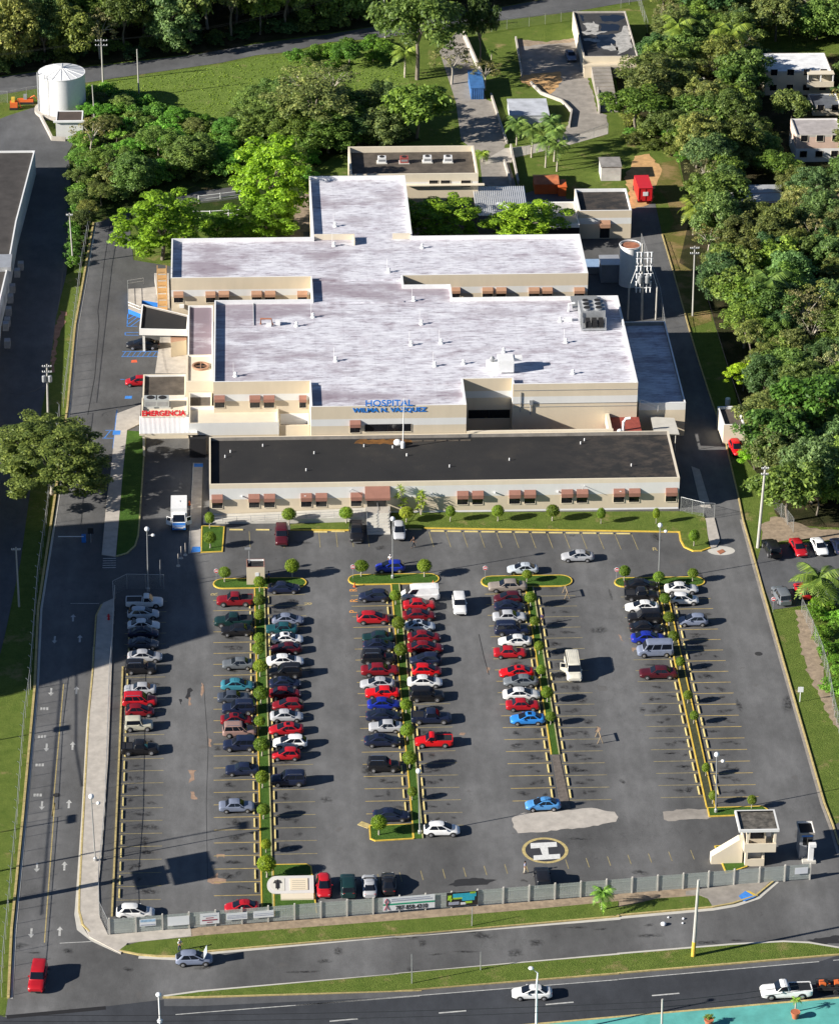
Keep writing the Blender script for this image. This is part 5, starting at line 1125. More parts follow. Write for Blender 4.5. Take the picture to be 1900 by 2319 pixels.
PAL = [OLIVE, OLIVE, MID, MID, DEEP, (.10, .15, .035), (.11, .13, .055), (.07, .115, .05)]
def wood(name, labels, group, rr, hh, pal=PAL):
    def f(x, y):
        k = random.choice(['full', 'broad', 'fine', 'coarse', 'full', 'dome', 'full', 'sparse'] if random.random() < .6 else ['full', 'fine', 'coarse'])
        c = vary(BROWN if k == 'sparse' else random.choice(pal)); R = random.uniform(*rr)
        tree(k, x, y, R, R*random.uniform(*hh), c, name, labels, 'tree', group)
    return f
EXPL = [(o.location.x, o.location.y) for o in COL.objects if o.get('category') == 'tree']
RP = pts('L 1230 950 1150 760 1010 560 1000 330 1000 30 H 950 1500 860 1050 720 900 660 640 600 450 580 60 D 560 1450 500 1250 470 1150') + pts('D 900 1250 1400 1500 3000 1500 L 3200 1000 1500 1000')
scatter(RP, 3.4, 2600, wood('woodland_tree', 'green tree in the wood along the right-hand road', 'trees of the right-hand wood', (2.6, 4.4), (1.6, 2.3)), 2.0, EXPL)
RT2 = pts('D 250 150 420 500 200 600 60 900 330 1170 480 1220 900 1280 1400 1420 2900 1420 2900 -1100 500 -1100 300 -200')
scatter(RT2, 4.0, 2400, wood('hillside_tree', 'green tree on the hillside of houses at the upper right', 'trees of the upper right hillside', (3.0, 4.8), (1.5, 2.2)), 1.5, EXPL)
TP = pts('A -500 580 0 565 300 530 900 455 1736 360 B 430 300 1000 225 1450 150 C 700 -20 1100 -95 1500 -130 D 500 -330 A -500 -330')
scatter(TP, 4.4, 3600, wood('roadside_tree', 'green tree in the dark wood behind the top road', 'trees of the wood behind the top road', (3.8, 5.6), (2.1, 2.7)), .8, EXPL)
TQ = pts('A -300 600 0 575 300 540 900 470 1736 375 B 430 315 1000 240 1450 165 1450 60 1000 130 430 210 A 1736 270 900 370 0 470 -300 490')
scatter(TQ, 2.6, 700, lambda x, y: tree('bush', x, y, random.uniform(1.6, 2.6), random.uniform(1.6, 2.8), vary(random.choice([OLIVE, MID, DEEP])), 'understory_shrub', 'leafy shrub under the dark trees behind the top road', 'shrub', 'shrubs under the wood behind the top road'), .2)
UP = pts('A 660 800 1000 880 1700 1060 B 350 1000 700 980 1100 900 1400 850 1500 950 1350 1150 900 1250 850 1450 300 1400 0 1420 A 1200 1480 850 1650 E 680 300 600 500 560 100 A 560 1300 560 1200 680 1080')
def thicket(x, y):
    k = random.choice(['bush', 'bush', 'bush', 'broad', 'fine']); R = random.uniform(1.6, 2.8)
    tree(k, x, y, R, R*(.95 if k == 'bush' else 1.5), vary(random.choice([MID, (.08, .18, .035), (.1, .19, .04), OLIVE]), .25), 'thicket_shrub', 'leafy green shrub of the thicket between the water tank and hospital', 'shrub', 'shrubs of the thicket')
scatter(UP, 2.3, 2400, thicket, .6, EXPL)
FP = pts('B 700 430 1000 350 1450 310 1500 500 1000 560 700 520')
scatter(FP, 2.2, 60, lambda x, y: tree('bush', x, y, random.uniform(1.2, 2), random.uniform(1.2, 2), vary((.07, .14, .025)), 'field_bush', 'green bush on the grassy field by the top road', 'shrub', 'bushes on the field'), .3)
EP = pts('P 1520 80 1736 60 1900 1000 1736 900 1650 700 1600 500 1570 300')
scatter(EP, 2.0, 90, lambda x, y: tree('bush', x, y, random.uniform(1.2, 2), random.uniform(1.0, 1.8), vary((.09, .18, .025)), 'edge_bush', 'bright green bush beyond the chain link fence at the right', 'shrub', 'bushes beyond the right fence'), .3)
for i in range(9):
    p = g('E', 590+12*(i % 3)+(-4)*i, 60+i*58); tree('bush', p.x, p.y, 1.3, 1.5, vary((.07, .14, .03)), 'fence_shrub', 'green shrub growing on the fence strip by the side road', 'shrub', 'shrubs on the fence strip')
HB = pts('D 1000 780 1736 960 1736 1000 1370 1290 1736 1290 1736 1480 900 1480 800 1300 400 1250 0 1100 50 950 500 1000 1000 1000')
scatter(HB, 2.4, 500, lambda x, y: tree('bush', x, y, random.uniform(1.3, 2.3), random.uniform(1.2, 2.2), vary(random.choice([MID, OLIVE, (.08, .16, .03)])), 'hillside_bush', 'green bush between the houses and yard on the upper right', 'shrub', 'bushes of the upper right hillside'), .2)
# rough grass of the field: nobody could count the tufts
def tufts(name, poly, n, hgt, col, wd=.25):
    P = [Vector((p[0], p[1], 0)) for p in poly]; xs = [p.x for p in P]; ys = [p.y for p in P]; cl = []
    while len(cl) < n:
        x = random.uniform(min(xs), max(xs)); y = random.uniform(min(ys), max(ys))
        if inpoly((x, y), P): cl.append(((x, y, .1*hgt), random.uniform(.3, .75)*hgt))
    me = leafcloud(name, cl, 40, wd, .8, .3); o = link(bpy.data.objects.new(name, me)); o['kind'] = 'stuff'; o['label'] = 'rough tall grass covering the field'; o['category'] = 'grass'; o.color = (*col, 1)
tufts('tall_grass', pts('A 920 640 1736 510 B 450 455 1000 360 1450 320 1650 600 1500 900 700 960 350 990 A 1700 1040 1000 860 700 760'), 2200, .18, (.12, .175, .032), .09)
# clipped round shrubs of the islands and medians
def balls(s, where, grp):
    for i, t in enumerate(s.split('|')):
        T, x, y, r = t.split(); x, y, r = float(x), float(y), float(r); zc = 1.22
        p = g(T, x, y, zc); R = r/3.472/(16.6 if T in 'JKL' else 17.6 if T in 'NOP' else 18.6)*1.2
        h = 1.75+R*.35
        tree('topiary', p.x, p.y, R, 1.9*R/.68*.9 if R > .75 else 1.9, vary((.09, .135, .018) if T not in 'R' else (.11, .16, .016), .25), 'topiary_shrub', 'ball-clipped shrub, %s from the building on %s' % (ORD[i], where), 'shrub', grp, .1)
balls('J 205 1395 45|J 735 1360 55', 'the island of the square booth', 'round shrubs of the traffic islands')
balls('J 480 1470 45|N 478 45 46|N 478 155 42|N 480 340 42|N 470 435 50|N 485 575 50|N 492 795 55|N 480 990 40|N 497 1200 55|N 500 1450 50|N 510 1695 45|R 530 330 38|R 535 525 66', 'the first planted median', 'round shrubs of the first median')
balls('J 1280 1350 48|K 213 1355 52', 'the island with the middle lamp post', 'round shrubs of the traffic islands')
balls('J 1547 1572 42|N 1570 235 50|N 1590 445 50|N 1630 865 42|N 1640 1080 50|N 1660 1300 52|N 1680 1545 35|R 1418 190 60', 'the middle planted median', 'round shrubs of the middle median')
balls('K 1020 1395 35|K 1047 1590 43|O 1080 200 38|O 1115 400 40|O 1130 583 36|O 1178 775 45|O 1205 952 38', 'the third planted median', 'round shrubs of the third median')
balls('L 50 1385 45|L 320 1425 42|L 588 1390 38', 'the island of the right lamp post', 'round shrubs of the traffic islands')
balls('L 368 1592 40|P 400 175 42|P 435 325 42|P 488 520 36|P 548 785 34|P 598 945 33|P 690 1355 30|P 745 1575 30|P 1052 1610 33', 'the rightmost planted median', 'round shrubs of the rightmost median')
for i, (T, x, y, r, lab) in enumerate((('K', 418, 898, 36, 'small ball-clipped shrub on the front lawn nearest the entrance'), ('K', 790, 895, 45, 'ball-clipped shrub on the front lawn, second from the entrance'), ('K', 1222, 893, 47, 'largest ball-clipped shrub in the middle of the front lawn'), ('K', 1603, 915, 33, 'small ball-clipped shrub on the front lawn near the right lamp post'),
        ('L', 597, 1090, 42, 'ball-clipped shrub in the rounded right corner of the lawn'), ('J', 710, 920, 52, 'bright ball-clipped shrub beside the entrance ramp'), ('J', 1158, 910, 50, 'bright ball-clipped shrub left of the entrance steps'), ('J', 85, 950, 36, 'olive ball-clipped shrub at the low end of the ramp'), ('J', 88, 1105, 45, 'olive ball-clipped shrub on the small lawn by the ambulance lane'), ('L', 300, 915, 26, 'slim ball-clipped shrub behind the right lamp post'))):
    p = g(T, x, y, 1.7); R = r/3.472/16.2*1.2; tree('topiary', p.x, p.y, R, 2.6, vary((.095, .145, .018), .22), 'topiary_shrub', lab, 'shrub', 'round shrubs on the front lawn', .1)
# palms
def frond(mb, a, L, up, droop, n=13, wd=.34):
    d = Vector((math.cos(a), math.sin(a), 0)); sd = Vector((-d.y, d.x, 0)); P = []
    for i in range(n+1):
        t = i/n; P.append(d*(L*t*(1-.12*t))+Vector((0, 0, up*L*t-droop*L*t*t)))
    for i in range(n):
        t = (i+.5)/n; ln = L*wd*(math.sin(math.pi*min(1, t*.9+.12))*.9+.1); p, q = P[i], P[i+1]
        for s in (-1, 1):
            tip = (p+q)/2+sd*s*ln*.8+d*ln*.45-Vector((0, 0, ln*.45)); mb.add([p, q, tip+(q-p)*.25, tip], [(0, 1, 2, 3)])
    mb.tube(P[::3]+[P[-1]], .03, 0, 4, .01)
def palm(T, x, y, h, L, n, color, label, name='palm_tree', group=None, base=None, wd=.34):
    p = g(T, x, y, h) if base is None else g(*base)
    t = thing(name, label, 'palm', (p.x, p.y, 0), 0, group)
    mb = MB(); mb.tube([(0, 0, -.2), (.05*h*.3, 0, h*.5), (0, 0, h)], .07+.02*h, 0, 8, .06+.008*h); mb.build('trunk', BARKP, t)
    mb = MB(); r = random.Random(int(x+y))
    for i in range(n):
        k = i/n; frond(mb, i*2.39996+r.uniform(-.2, .2), L*r.uniform(.85, 1.1), 1.0-1.1*k, .75+.15*k, 13, wd)
    o = mb.build('crown', LEAF, t); o.location = (0, 0, h); o.color = (*color, 1); return t
palm('D', 890, 240, 8, 4.4, 18, (.13, .17, .035), 'tall coconut palm with drooping yellowish fronds in the top right wood')
palm('D', 470, 190, 7, 4.0, 16, (.1, .14, .03), 'coconut palm left of the tall drooping palm')
palm('H', 1185, 640, 8, 4.2, 16, (.06, .10, .03), 'dark coconut palm rising from the right-hand wood')
palm('H', 600, 60, 5, 3.2, 14, (.12, .15, .03), 'leaning palm with orange lower fronds by the lower grass strip')
palm('L', 1580, 1420, 4.2, 4.3, 20, (.075, .115, .028), 'large coconut palm standing over the neighbouring car park')
palm('S', 1605, 690, 2.6, 1.9, 16, (.10, .19, .035), 'small young palm on the verge outside the front fence', base=('S', 1605, 848))
for i, (x, y, h) in enumerate(((1060, 1000, 5.5), (1200, 930, 6), (1170, 1100, 5), (1260, 1130, 5), (940, 960, 4.2), (1240, 1010, 6))):
    palm('C', x, y, h, 2.6, 16, vary((.09, .14, .045), .1), ('feathery palm of the cluster beside the footpath' if i != 4 else 'slim feathery palm standing alone beside the palm cluster'), 'feather_palm', 'palms beside the footpath')
palm('C', 60, 400, 5, 3, 15, (.1, .14, .035), 'palm at the foot of the tall dark tree'); palm('B', 1420, 650, 4.5, 2.8, 14, (.085, .12, .035), 'greyish palm at the right end of the field'); palm('B', 1620, 400, 4.5, 2.8, 14, (.09, .13, .035), 'palm in front of the top road near the tall tree')
palm('C', 740, 400, 1.6, 1.3, 10, (.05, .09, .02), 'small dark palm on the lawn beside the concrete yard')
palm('C', 670, 1200, 1.6, 1.6, 12, (.12, .17, .03), 'broad-leaved plant at the corner of the annex', 'banana_plant', wd=.6)
palm('U', 1395, 1520, 1.8, .8, 9, (.12, .2, .04), 'young palm in a terracotta pot on the turquoise pavement', 'potted_palm', base=('U', 1390, 1650))
# leafy plants at the entrance
def rosettes(T, x, y, z, label, heads):
    p = g(T, x, y); t = thing('entrance_plant', label, 'plant', (p.x, p.y, 0), 0, 'leafy plants beside the entrance'); s = MB(); cr = MB()
    for dx, dy, h in heads:
        s.tube([(0, 0, 0), (dx*.6, dy*.6, h*.6), (dx, dy, h)], .06, 0, 6)
        for i in range(26):
            a = i*2.4; e = random.uniform(-.3, 1.2); L = random.uniform(.55, .9); d = Vector((math.cos(a)*math.cos(e), math.sin(a)*math.cos(e), math.sin(e))); sd = Vector((-math.sin(a), math.cos(a), 0))*.08
            c = Vector((dx, dy, h)); cr.add([c, c+d*L*.5-sd, c+d*L-Vector((0, 0, .12)), c+d*L*.5+sd], [(0, 1, 2, 3)])
    s.build('stem', BARKP, t); o = cr.build('foliage', LEAF, t); o.color = (.2, .25, .045, 1)
rosettes('K', 50, 930, 0, 'tall leafy plant right beside the entrance awning', [(-.6, 0, 4.4), (-.2, .2, 3.7), (-.9, .1, 3.0), (.1, 0, 2.4), (-.4, -.2, 1.6)])
rosettes('K', 185, 930, 0, 'leafy plant in front of the dark window right of the entrance', [(0, 0, 3.6), (.3, .1, 2.8), (-.4, 0, 2.6), (.2, -.2, 1.9), (-.3, 0, 1.3)])
p = g('K', 70, 985); tree('topiary', p.x, p.y, 1.15, 2.4, (.15, .18, .03), 'round_bush', 'yellowish round bush behind the silver hatchback', 'shrub', None, .1)
# ------------------------------------------------------------------ wheel stops, lamps, poles, signs
def stopmesh(L, ang): 
    mb = MB(); mb.bar((-L/2, 0), (L/2, 0), .2, 0, .11); mb.bar((-L/2+.03, 0), (L/2-.03, 0), .13, .11, .15); me = mb.mesh('wheel_stop', STOPY); me.transform(Matrix.Rotation(ang, 4, 'Z')); return me
SM = stopmesh(1.85, R_(90)); SMH = stopmesh(1.9, R_(-2.5))
STOPROW = ['along the left walkway', 'left of the first planted median', 'right of the first planted median', 'left of the middle planted median', 'right of the middle planted median', 'left of the third planted median', 'right of the third planted median', 'left of the rightmost planted median', 'right of the rightmost planted median']
for (sx, x0, x1, ys, mb), wh in zip(ROWS, STOPROW):
    for a, b in zip(ys, ys[1:]):
        o = link(bpy.data.objects.new('wheel_stop', SM)); o.location = (sx+random.uniform(-.05, .05), (a+b)/2+random.uniform(-.12, .12), .005)
        tag(o, 'yellow concrete wheel stop in the row '+wh, 'wheel stop', 'wheel stops '+wh)
for k in range(12):
    x = 7.4+k*2.36; o = link(bpy.data.objects.new('wheel_stop', SMH)); o.location = (x, FY(x)-.12, .005); tag(o, 'yellow concrete wheel stop in front of the lawn kerb', 'wheel stop', 'wheel stops along the front lawn')
for x, y in ((-20.7, 26.4), (-17, 26.25), (-8.95, 25.4), (-6.5, 25.45), (4.3, 25.7)):
    o = link(bpy.data.objects.new('wheel_stop', SMH)); o.location = (x, y, .005); tag(o, 'yellow concrete wheel stop near the entrance ramp and steps', 'wheel stop', 'wheel stops near the entrance')
def span(Tb, xb, yb, Tt, xt, yt):
    p = g(Tb, xb, yb); X, z = fac(Tt, xt, yt, p.y); return p, Vector((X-p.x, 0, z))
def lamp(Tb, xb, yb, Tt, xt, yt, label, two=False, arm=False):
    p, t = span(Tb, xb, yb, Tt, xt, yt); r = thing('lamp_post', label, 'lamp post', (p.x, p.y, 0), 0, 'globe lamp posts of the car park')
    mb = MB(); mb.tube([(0, 0, 0), (t.x*.5, 0, t.z*.5), (t.x, 0, t.z-.3)], .085, 0, 8, .06); mb.lathe([(.22, 0), (.22, .5), (.12, .6)], n=10); mb.build('pole', STEEL, r)
    mb = MB(); mb.ball((0, 0, 0), .34, 0, 14, 10); o = mb.build('globe', LAMPG, r, 60); o.location = t
    if two:
        mb = MB(); mb.tube([(t.x, 0, t.z-1.0), (t.x+.75, 0, t.z-.9)], .04); mb.build('arm', STEEL, r); mb = MB(); mb.ball((0, 0, 0), .27, 0, 12, 8, .7); o = mb.build('floodlight', WHITEM, r, 60); o.location = (t.x+.8, 0, t.z-.95)
lamp('J', 1525, 1425, 'J', 1525, 955, 'globe lamp post standing on the second traffic island')
lamp('I', 1166, 1525, 'I', 1155, 1035, 'globe lamp post in the shade beside the chain link gate', True)
lamp('L', 318, 1440, 'L', 330, 1005, 'globe lamp post on the island at the right with two fixtures', True)
lamp('S', 175, 245, 'O', 166, 1378, 'globe lamp post at the end of the middle median by the white hatchback')
lamp('Q', 750, 460, 'M', 718, 1578, 'globe lamp post on the long left walkway', True)
lamp('P', 768, 1705, 'P', 775, 1248, 'double lamp post near the guard tower at the right', True)
def upole(Tb, xb, yb, Tt, xt, yt, label, r=.17, arms=1, mat=POLEC, armw=1.1, name='utility_pole', yellow=0, trafo=0):
    p, t = span(Tb, xb, yb, Tt, xt, yt); o = thing(name, label, 'pole', (p.x, p.y, 0))
    mb = MB(); mb.tube([(0, 0, -.1), (t.x*.5, 0, t.z*.5), tuple(t)], r, 0, 9, r*.6); mb.build('post', mat, o)
    if yellow: mb = MB(); mb.tube([(0, 0, 0), (t.x*.2, 0, t.z*.2)], r+.012, 0, 9, r); mb.build('painted_base', YEL, o)
    for k in range(arms):
        mb = MB(); h = t.z-.4-k*.9; x = t.x*h/t.z; mb.box(x-armw, x+armw, -.16, -.06, h, h+.1); mb.build('crossarm', GREYM, o)
        for dx in (-.9, -.45, .45, .9): mb = MB(); mb.lathe([(.05, 0), (.08, .1), (.04, .2)], (x+dx*armw, -.11, h+.1), 8); mb.build('insulator', WHITEM, o)
    for k in range(trafo): mb = MB(); mb.lathe([(.28, 0), (.3, .1), (.3, .9), (.2, 1.0)], (t.x*.7+.45*(1 if k % 2 else -1), -.1, t.z*.68-.4*(k//2)), 12); mb.build('transformer', GREYM, o)
    return p+t
T1 = upole('L', 1097, 1180, 'L', 1157, 540, 'tall concrete pole leaning beside the right-hand kerb', .24, 2, armw=.5)
T2 = upole('H', 585, 920, 'H', 602, 370, 'slim concrete pole on the grass by the shaded right road', .16, 2, armw=.7)
T3 = upole('E', 575, 510, 'E', 545, 110, 'leaning pole on the grass strip above the left lane', .15, 1, armw=.5)
T4 = upole('E', 378, 1720, 'E', 368, 1300, 'pole with transformers at the edge of the left grass strip', .18, 2, armw=.7, trafo=2)
T5 = upole('A', 810, 640, 'A', 795, 300, 'pole with crossarms right of the water tank', .17, 2)
T6 = upole('A', 1094, 755, 'A', 1077, 383, 'plain concrete pole standing in the field edge thicket', .16, 0)
T7 = upole('A', 745, 960, 'A', 725, 663, 'thin pole between the water tank and the thicket', .13, 0)
T8 = upole('B', 1467, 292, 'B', 1453, -160, 'pale concrete pole by the top road at the picture edge', .17, 1)
T8b = upole('B', 1526, 245, 'B', 1524, 85, 'short thin pole beside the tall pale one on the top road', .1, 0)
T9 = upole('I', 150, 1645, 'I', 125, 1178, 'pole in deep shade at the lower left grass', .15, 1, armw=.6)
T10 = upole('U', 588, 1212, 'U', 632, 605, 'tall grey pole with yellow painted base on the highway verge', .24, 0, yellow=1)
T11 = upole('U', 335, 2050, 'U', 347, 1545, 'grey pole rising from the turquoise pavement', .17, 0)
for T, xb, yb, xt, yt, lab in (('S', 115, 1428, 112, 1190, 'left of the two bare sign posts on the highway verge'), ('S', 655, 1322, 655, 1172, 'right of the two bare sign posts on the highway verge'), ('S', 586, 975, 588, 820, 'thin grey sign seen edge-on below the black banner'), ('M', 240, 735, 240, 622, 'thin bent post on the left fence line'), ('I', 1260, 1480, 1258, 1278, 'white bare post behind the chain link gate')):
    upole(T, xb, yb, T, xt, yt, lab, .07, 0, STEEL, name='sign_post')
def streetlamp(Tb, xb, yb, Tt, xt, yt, label, hx, hd=1):
    p, t = span(Tb, xb, yb, Tt, xt, yt); o = thing('street_lamp', label, 'street lamp', (p.x, p.y, 0)); mb = MB()
    mb.tube([(0, 0, -.1), (t.x, 0, t.z*.8), (t.x*1.0-.1*hx, 0, t.z*.93), (t.x+hx, 0, t.z)], .13, 0, 8, .07); mb.build('pole', WHITEM, o)
    mb = MB(); mb.ball((t.x+hx, 0, t.z), .32, 0, 10, 6, .5); mb.build('lamp_head', LAMPG, o)
streetlamp('S', 1090, 1850, 'S', 1100, 1300, 'tall white street lamp leaning over the highway', -.7)
p, t = span('Q', 1275, 2050, 'Q', 1247, 1510); o = thing('street_lamp', 'white two-globe lamp post cut off by the lower edge', 'street lamp', (p.x, p.y, 0)); mb = MB(); mb.tube([(0, 0, -.1), tuple(t)], .12, 0, 8, .08); mb.build('pole', WHITEM, o)
for k in (1, .62): mb = MB(); mb.ball(tuple(t*k), .33, 0, 12, 8, .8); mb.build('globe', LAMPG, o)
SUNV_ = Vector((SUN_AZ.x, SUN_AZ.y, 0))
def wire(a, b, sag=1.0, label='overhead wire strung between poles', r=.022):
    mb = MB(); ps = [a.lerp(b, i/10)-Vector((0, 0, sag*4*(i/10)*(1-i/10))) for i in range(11)]; mb.tube(ps, r, 0, 4); tag(mb.build('overhead_wire', BLK), label, 'wire', 'overhead wires')
for dx in (-.8, .8):
    wire(T5+Vector((dx, 0, -.3)), T8+Vector((dx, 0, -.3)), 2.0); wire(T5+Vector((dx-60, -12, 0)), T5+Vector((dx, 0, -.3)), 1.5)
for h in (-.3, -1.1):
    wire(Vector((-75, -96, T11.z+h)), T11+Vector((0, 0, h)), 1.2, r=.03); wire(T11+Vector((0, 0, h)), Vector((70, -86, T11.z+h)), 1.4, r=.03)
for s_ in (((480, 680), (410, 1500), (325, 2510)), ((600, 650), (595, 1200), (645, 1500))):      # cables along the road, left of the picture
    q_ = [g('M', *c_)+SUNV_*SHK*8.5+Vector((0, 0, 8.5)) for c_ in s_]; q_ = [q_[0]+(q_[0]-q_[1])*.6]+q_; mb = MB(); mb.tube(q_, .06, 0, 5); tag(mb.build('overhead_cable', BLK), 'thick overhead cable along the side road left of the picture', 'wire', 'overhead cables left of the picture')
wire(T4+Vector((0, 0, -3)), Vector((-53.5, 58.2, 6)), .8); wire(T4+Vector((.3, 0, -.3)), T3+Vector((0, 0, -.3)), 1.5); wire(T1+Vector((0, 0, -.3)), T2+Vector((0, 0, -.3)), 2.0)
def noentry(T, xb, yb, xt, yt, label, group='no entry signs'):
    p, t = span(T, xb, yb, T, xt, yt); o = thing('no_entry_sign', label, 'road sign', (p.x, p.y, .1), 0, group); r = .33
    mb = MB(); mb.tube([(0, .05, 0), (0, .05, t.z+.2)], .03, 0, 6); mb.build('post', STEEL, o)
    mb = MB(); mb.lathe([(r, -.03), (r, .03)], (0, 0, t.z), 20, 0, 'y'); mb.lathe([(r*.88, -.035), (r*.88, -.031)], (0, 0, t.z), 20, 1, 'y'); mb.box(-r*.65, r*.65, -.045, -.036, t.z-.09, t.z+.09, 0); mb.build('disc', [SIGNW, RED], o)
noentry('J', 140, 1450, 140, 1370, 'round red no entry sign on the island of the square booth'); noentry('J', 1212, 1430, 1210, 1338, 'round red no entry sign on the island with the middle lamp post'); noentry('K', 688, 1440, 690, 1347, 'round red no entry sign on the third traffic island'); noentry('L', -15, 1450, -13, 1360, 'round red no entry sign on the rightmost traffic island'); noentry('L', 1215, 1695, 1225, 1592, 'round red no entry sign beside the neighbouring car park')
p, t = span('P', 1428, 832, 'P', 1436, 715); o = thing('sign_board', 'small white sign on a post in the right-hand lawn', 'sign', (p.x, p.y, 0)); mb = MB(); mb.tube([(0, 0, 0), (t.x, 0, t.z)], .05, 0, 6); mb.build('post', WHITEM, o); mb = MB(); mb.box(t.x-.35, t.x+.35, -.08, -.03, t.z-.75, t.z); mb.build('panel', SIGNW, o)
for T, x, y, lab in (('K', 1325, 1560, 'wooden barricade by the third traffic island'), ('O', 1585, 1135, 'wooden barricade standing in the empty right aisle')):
    p = g(T, x, y); o = thing('wooden_barricade', lab, 'barricade', (p.x, p.y, 0), R_(95), 'wooden barricades')
    for x_ in (-.8, .8):
        for s in (-1, 1): mb = MB(); mb.tube([(x_, s*.35, 0), (x_, 0, 1.05)], .045, 0, 5); mb.build('leg', WOOD, o)
    mb = MB(); mb.box(-1, 1, -.03, .03, .95, 1.12); mb.build('rail', WOOD, o)
for T, x, y, lab in (('K', 280, 1475, 'orange traffic cone behind the white van'), ('J', 1225, 1490, 'orange traffic cone above the painted letters'), ('I', 1490, 845, 'orange traffic cone beside the ambulance')):
    p = g(T, x, y); o = thing('traffic_cone', lab, 'cone', (p.x, p.y, .01), 0, 'traffic cones'); mb = MB(); mb.lathe([(.16, .03), (.04, .65), (.03, .7)], n=12); mb.build('cone', ORANGE, o); mb = MB(); mb.box(-.2, .2, -.2, .2, 0, .035); mb.build('base', ORANGE, o)
for T, x, y in (('I', 1402, 1325), ('I', 1425, 1265), ('I', 1458, 1240)):
    p = g(T, x, y); o = thing('bollard', 'slim post of the three beside the ambulance lane', 'bollard', (p.x, p.y, 0), 0, 'posts beside the ambulance lane'); mb = MB(); mb.tube([(0, 0, .1), (0, 0, 1.9)], .05, 0, 6); mb.build('post', CONC, o); mb = MB(); mb.lathe([(.3, 0), (.26, .1)], n=12); mb.build('base', CONCB, o)
# ------------------------------------------------------------------ fences
def uvmesh(name, quads, mat):
    me = bpy.data.meshes.new(name); v = []; f = []; uv = []
    for P, L, h in quads: f.append(list(range(len(v), len(v)+4))); v += P; uv += [(0, 0), (L, 0), (L, h), (0, h)]
    me.from_pydata(v, [], f); u = me.uv_layers.new(); u.data.foreach_set('uv', [c for p in uv for c in p]); me.materials.append(mat); me.update(); return me
def chainfence(line, h, label, step=3.0, barb=False, z0=0.0, group=None, r=.035):
    L = [Vector((p[0], p[1], 0)) for p in line]; o = athing('chain_link_fence', label, 'fence', tuple(L[0])); q = []
    def post(p):
        mb = MB(); mb.tube([(p.x, p.y, z0), (p.x, p.y, z0+h)]+([(p.x-.3, p.y, z0+h+.35)] if barb else []), r, 0, 6); mb.build('post', STEEL, o)
    for a, b in zip(L, L[1:]):
        n = max(1, round((b-a).length/step)); q.append(uvwall(a, b, z0+.05, z0+h))
        for k in range(n): post(a.lerp(b, k/n))
        mb = MB(); mb.tube([(a.x, a.y, z0+h), (b.x, b.y, z0+h)], .025, 0, 5); mb.build('top_rail', STEEL, o)
    post(L[-1])
    me = uvmesh('mesh', q, CHAIN); me.transform(Matrix.Translation(-L[0])); m = link(bpy.data.objects.new('wire_mesh', me)); m.parent = o; return o
chainfence(pts('E 720 145 640 560 560 1180 500 1640'), 2.2, 'chain link fence along the left grass strip by the upper side road', barb=True)
chainfence(pts('I 470 160 385 800 365 1000 300 1450 M 240 690 190 1050 140 1736'), 2.2, 'chain link fence along the lower side road in the shade', barb=True)
chainfence(pts('Q 135 170 80 750 25 1300 15 1530'), 2.2, 'chain link fence beside the bright grass at the bottom left', barb=True)
chainfence(pts('M 905 20 885 420 862 700 842 1300 827 1736 Q 808 330 778 640 782 890 852 1040'), 2.1, 'chain link fence between the long walkway and the car park', 3.1)
chainfence(pts('I 898 1720 890 1560 1000 1505 1290 1510'), 2.3, 'chain link gate enclosure at the top of the long walkway', 2.4)
chainfence(pts('L 1190 720 1230 880 1330 1000 1375 1060'), 2.2, 'chain link fence below the round dense trees', 2.6, True)
chainfence(pts('L 1440 1690 P 1520 300 1600 500 1640 640 1700 950 1736 1080'), 2.2, 'chain link fence right of the bright lawn', 2.6, True)
chainfence(pts('L 490 900 670 945 755 950'), 2.4, 'short chain link fence and gate beside the front wing corner', 1.9)
chainfence(pts('C 500 290 860 225 1035 205 1410 150'), 2.2, 'chain link fence along the top lawn by the road', 3.5)
chainfence(pts('A -100 800 60 805 210 775 300 760'), 2.2, 'chain link fence beside the water tank and road', 3.0)
chainfence(pts('D 20 60 150 0 230 250'), 2.2, 'chain link fence right of the wet roof', 3.0)
chainfence(pts('C 900 1250 1120 1190 1430 1120 1655 1040'), 1.8, 'wire fence along the upper footpath', 3.0)
FA, FB = g('Q', 862, 1040), g('U', 1505, 602)
FENCEM = plain('pale_green_steel', (.42, .45, .42), .5, .1, 1.5, .2)
FF = athing('front_fence', 'long grey louvred metal fence between car park and front verge', 'fence', (FA.x, FA.y, 0))
nP = 27; dirF = (FB-FA); nF = Vector((-dirF.y, dirF.x, 0)).normalized()
def fpt(t): return FA+dirF*t
FH = 2.25
for k in range(nP+1):
    p = fpt(k/nP); mb = MB(); mb.bar(p-dirF.normalized()*.08, p+dirF.normalized()*.08, .2, 0, FH+.12); mb.build('post', CONCB, FF)
    if k < nP:
        a, b = fpt((k+.04)/nP), fpt((k+.96)/nP); mb = MB()
        for i in range(44): z = .12+i*.048; mb.bar(a, b, .012, z, z+.032)
        for z in (.55, 1.75): mb.bar(a, b, .05, z, z+.05)
        for j in range(10): p = a.lerp(b, j/9); mb.bar(p-dirF.normalized()*.008, p+dirF.normalized()*.008, .02, .1, FH)
        mb.build('panel', FENCEM, FF)
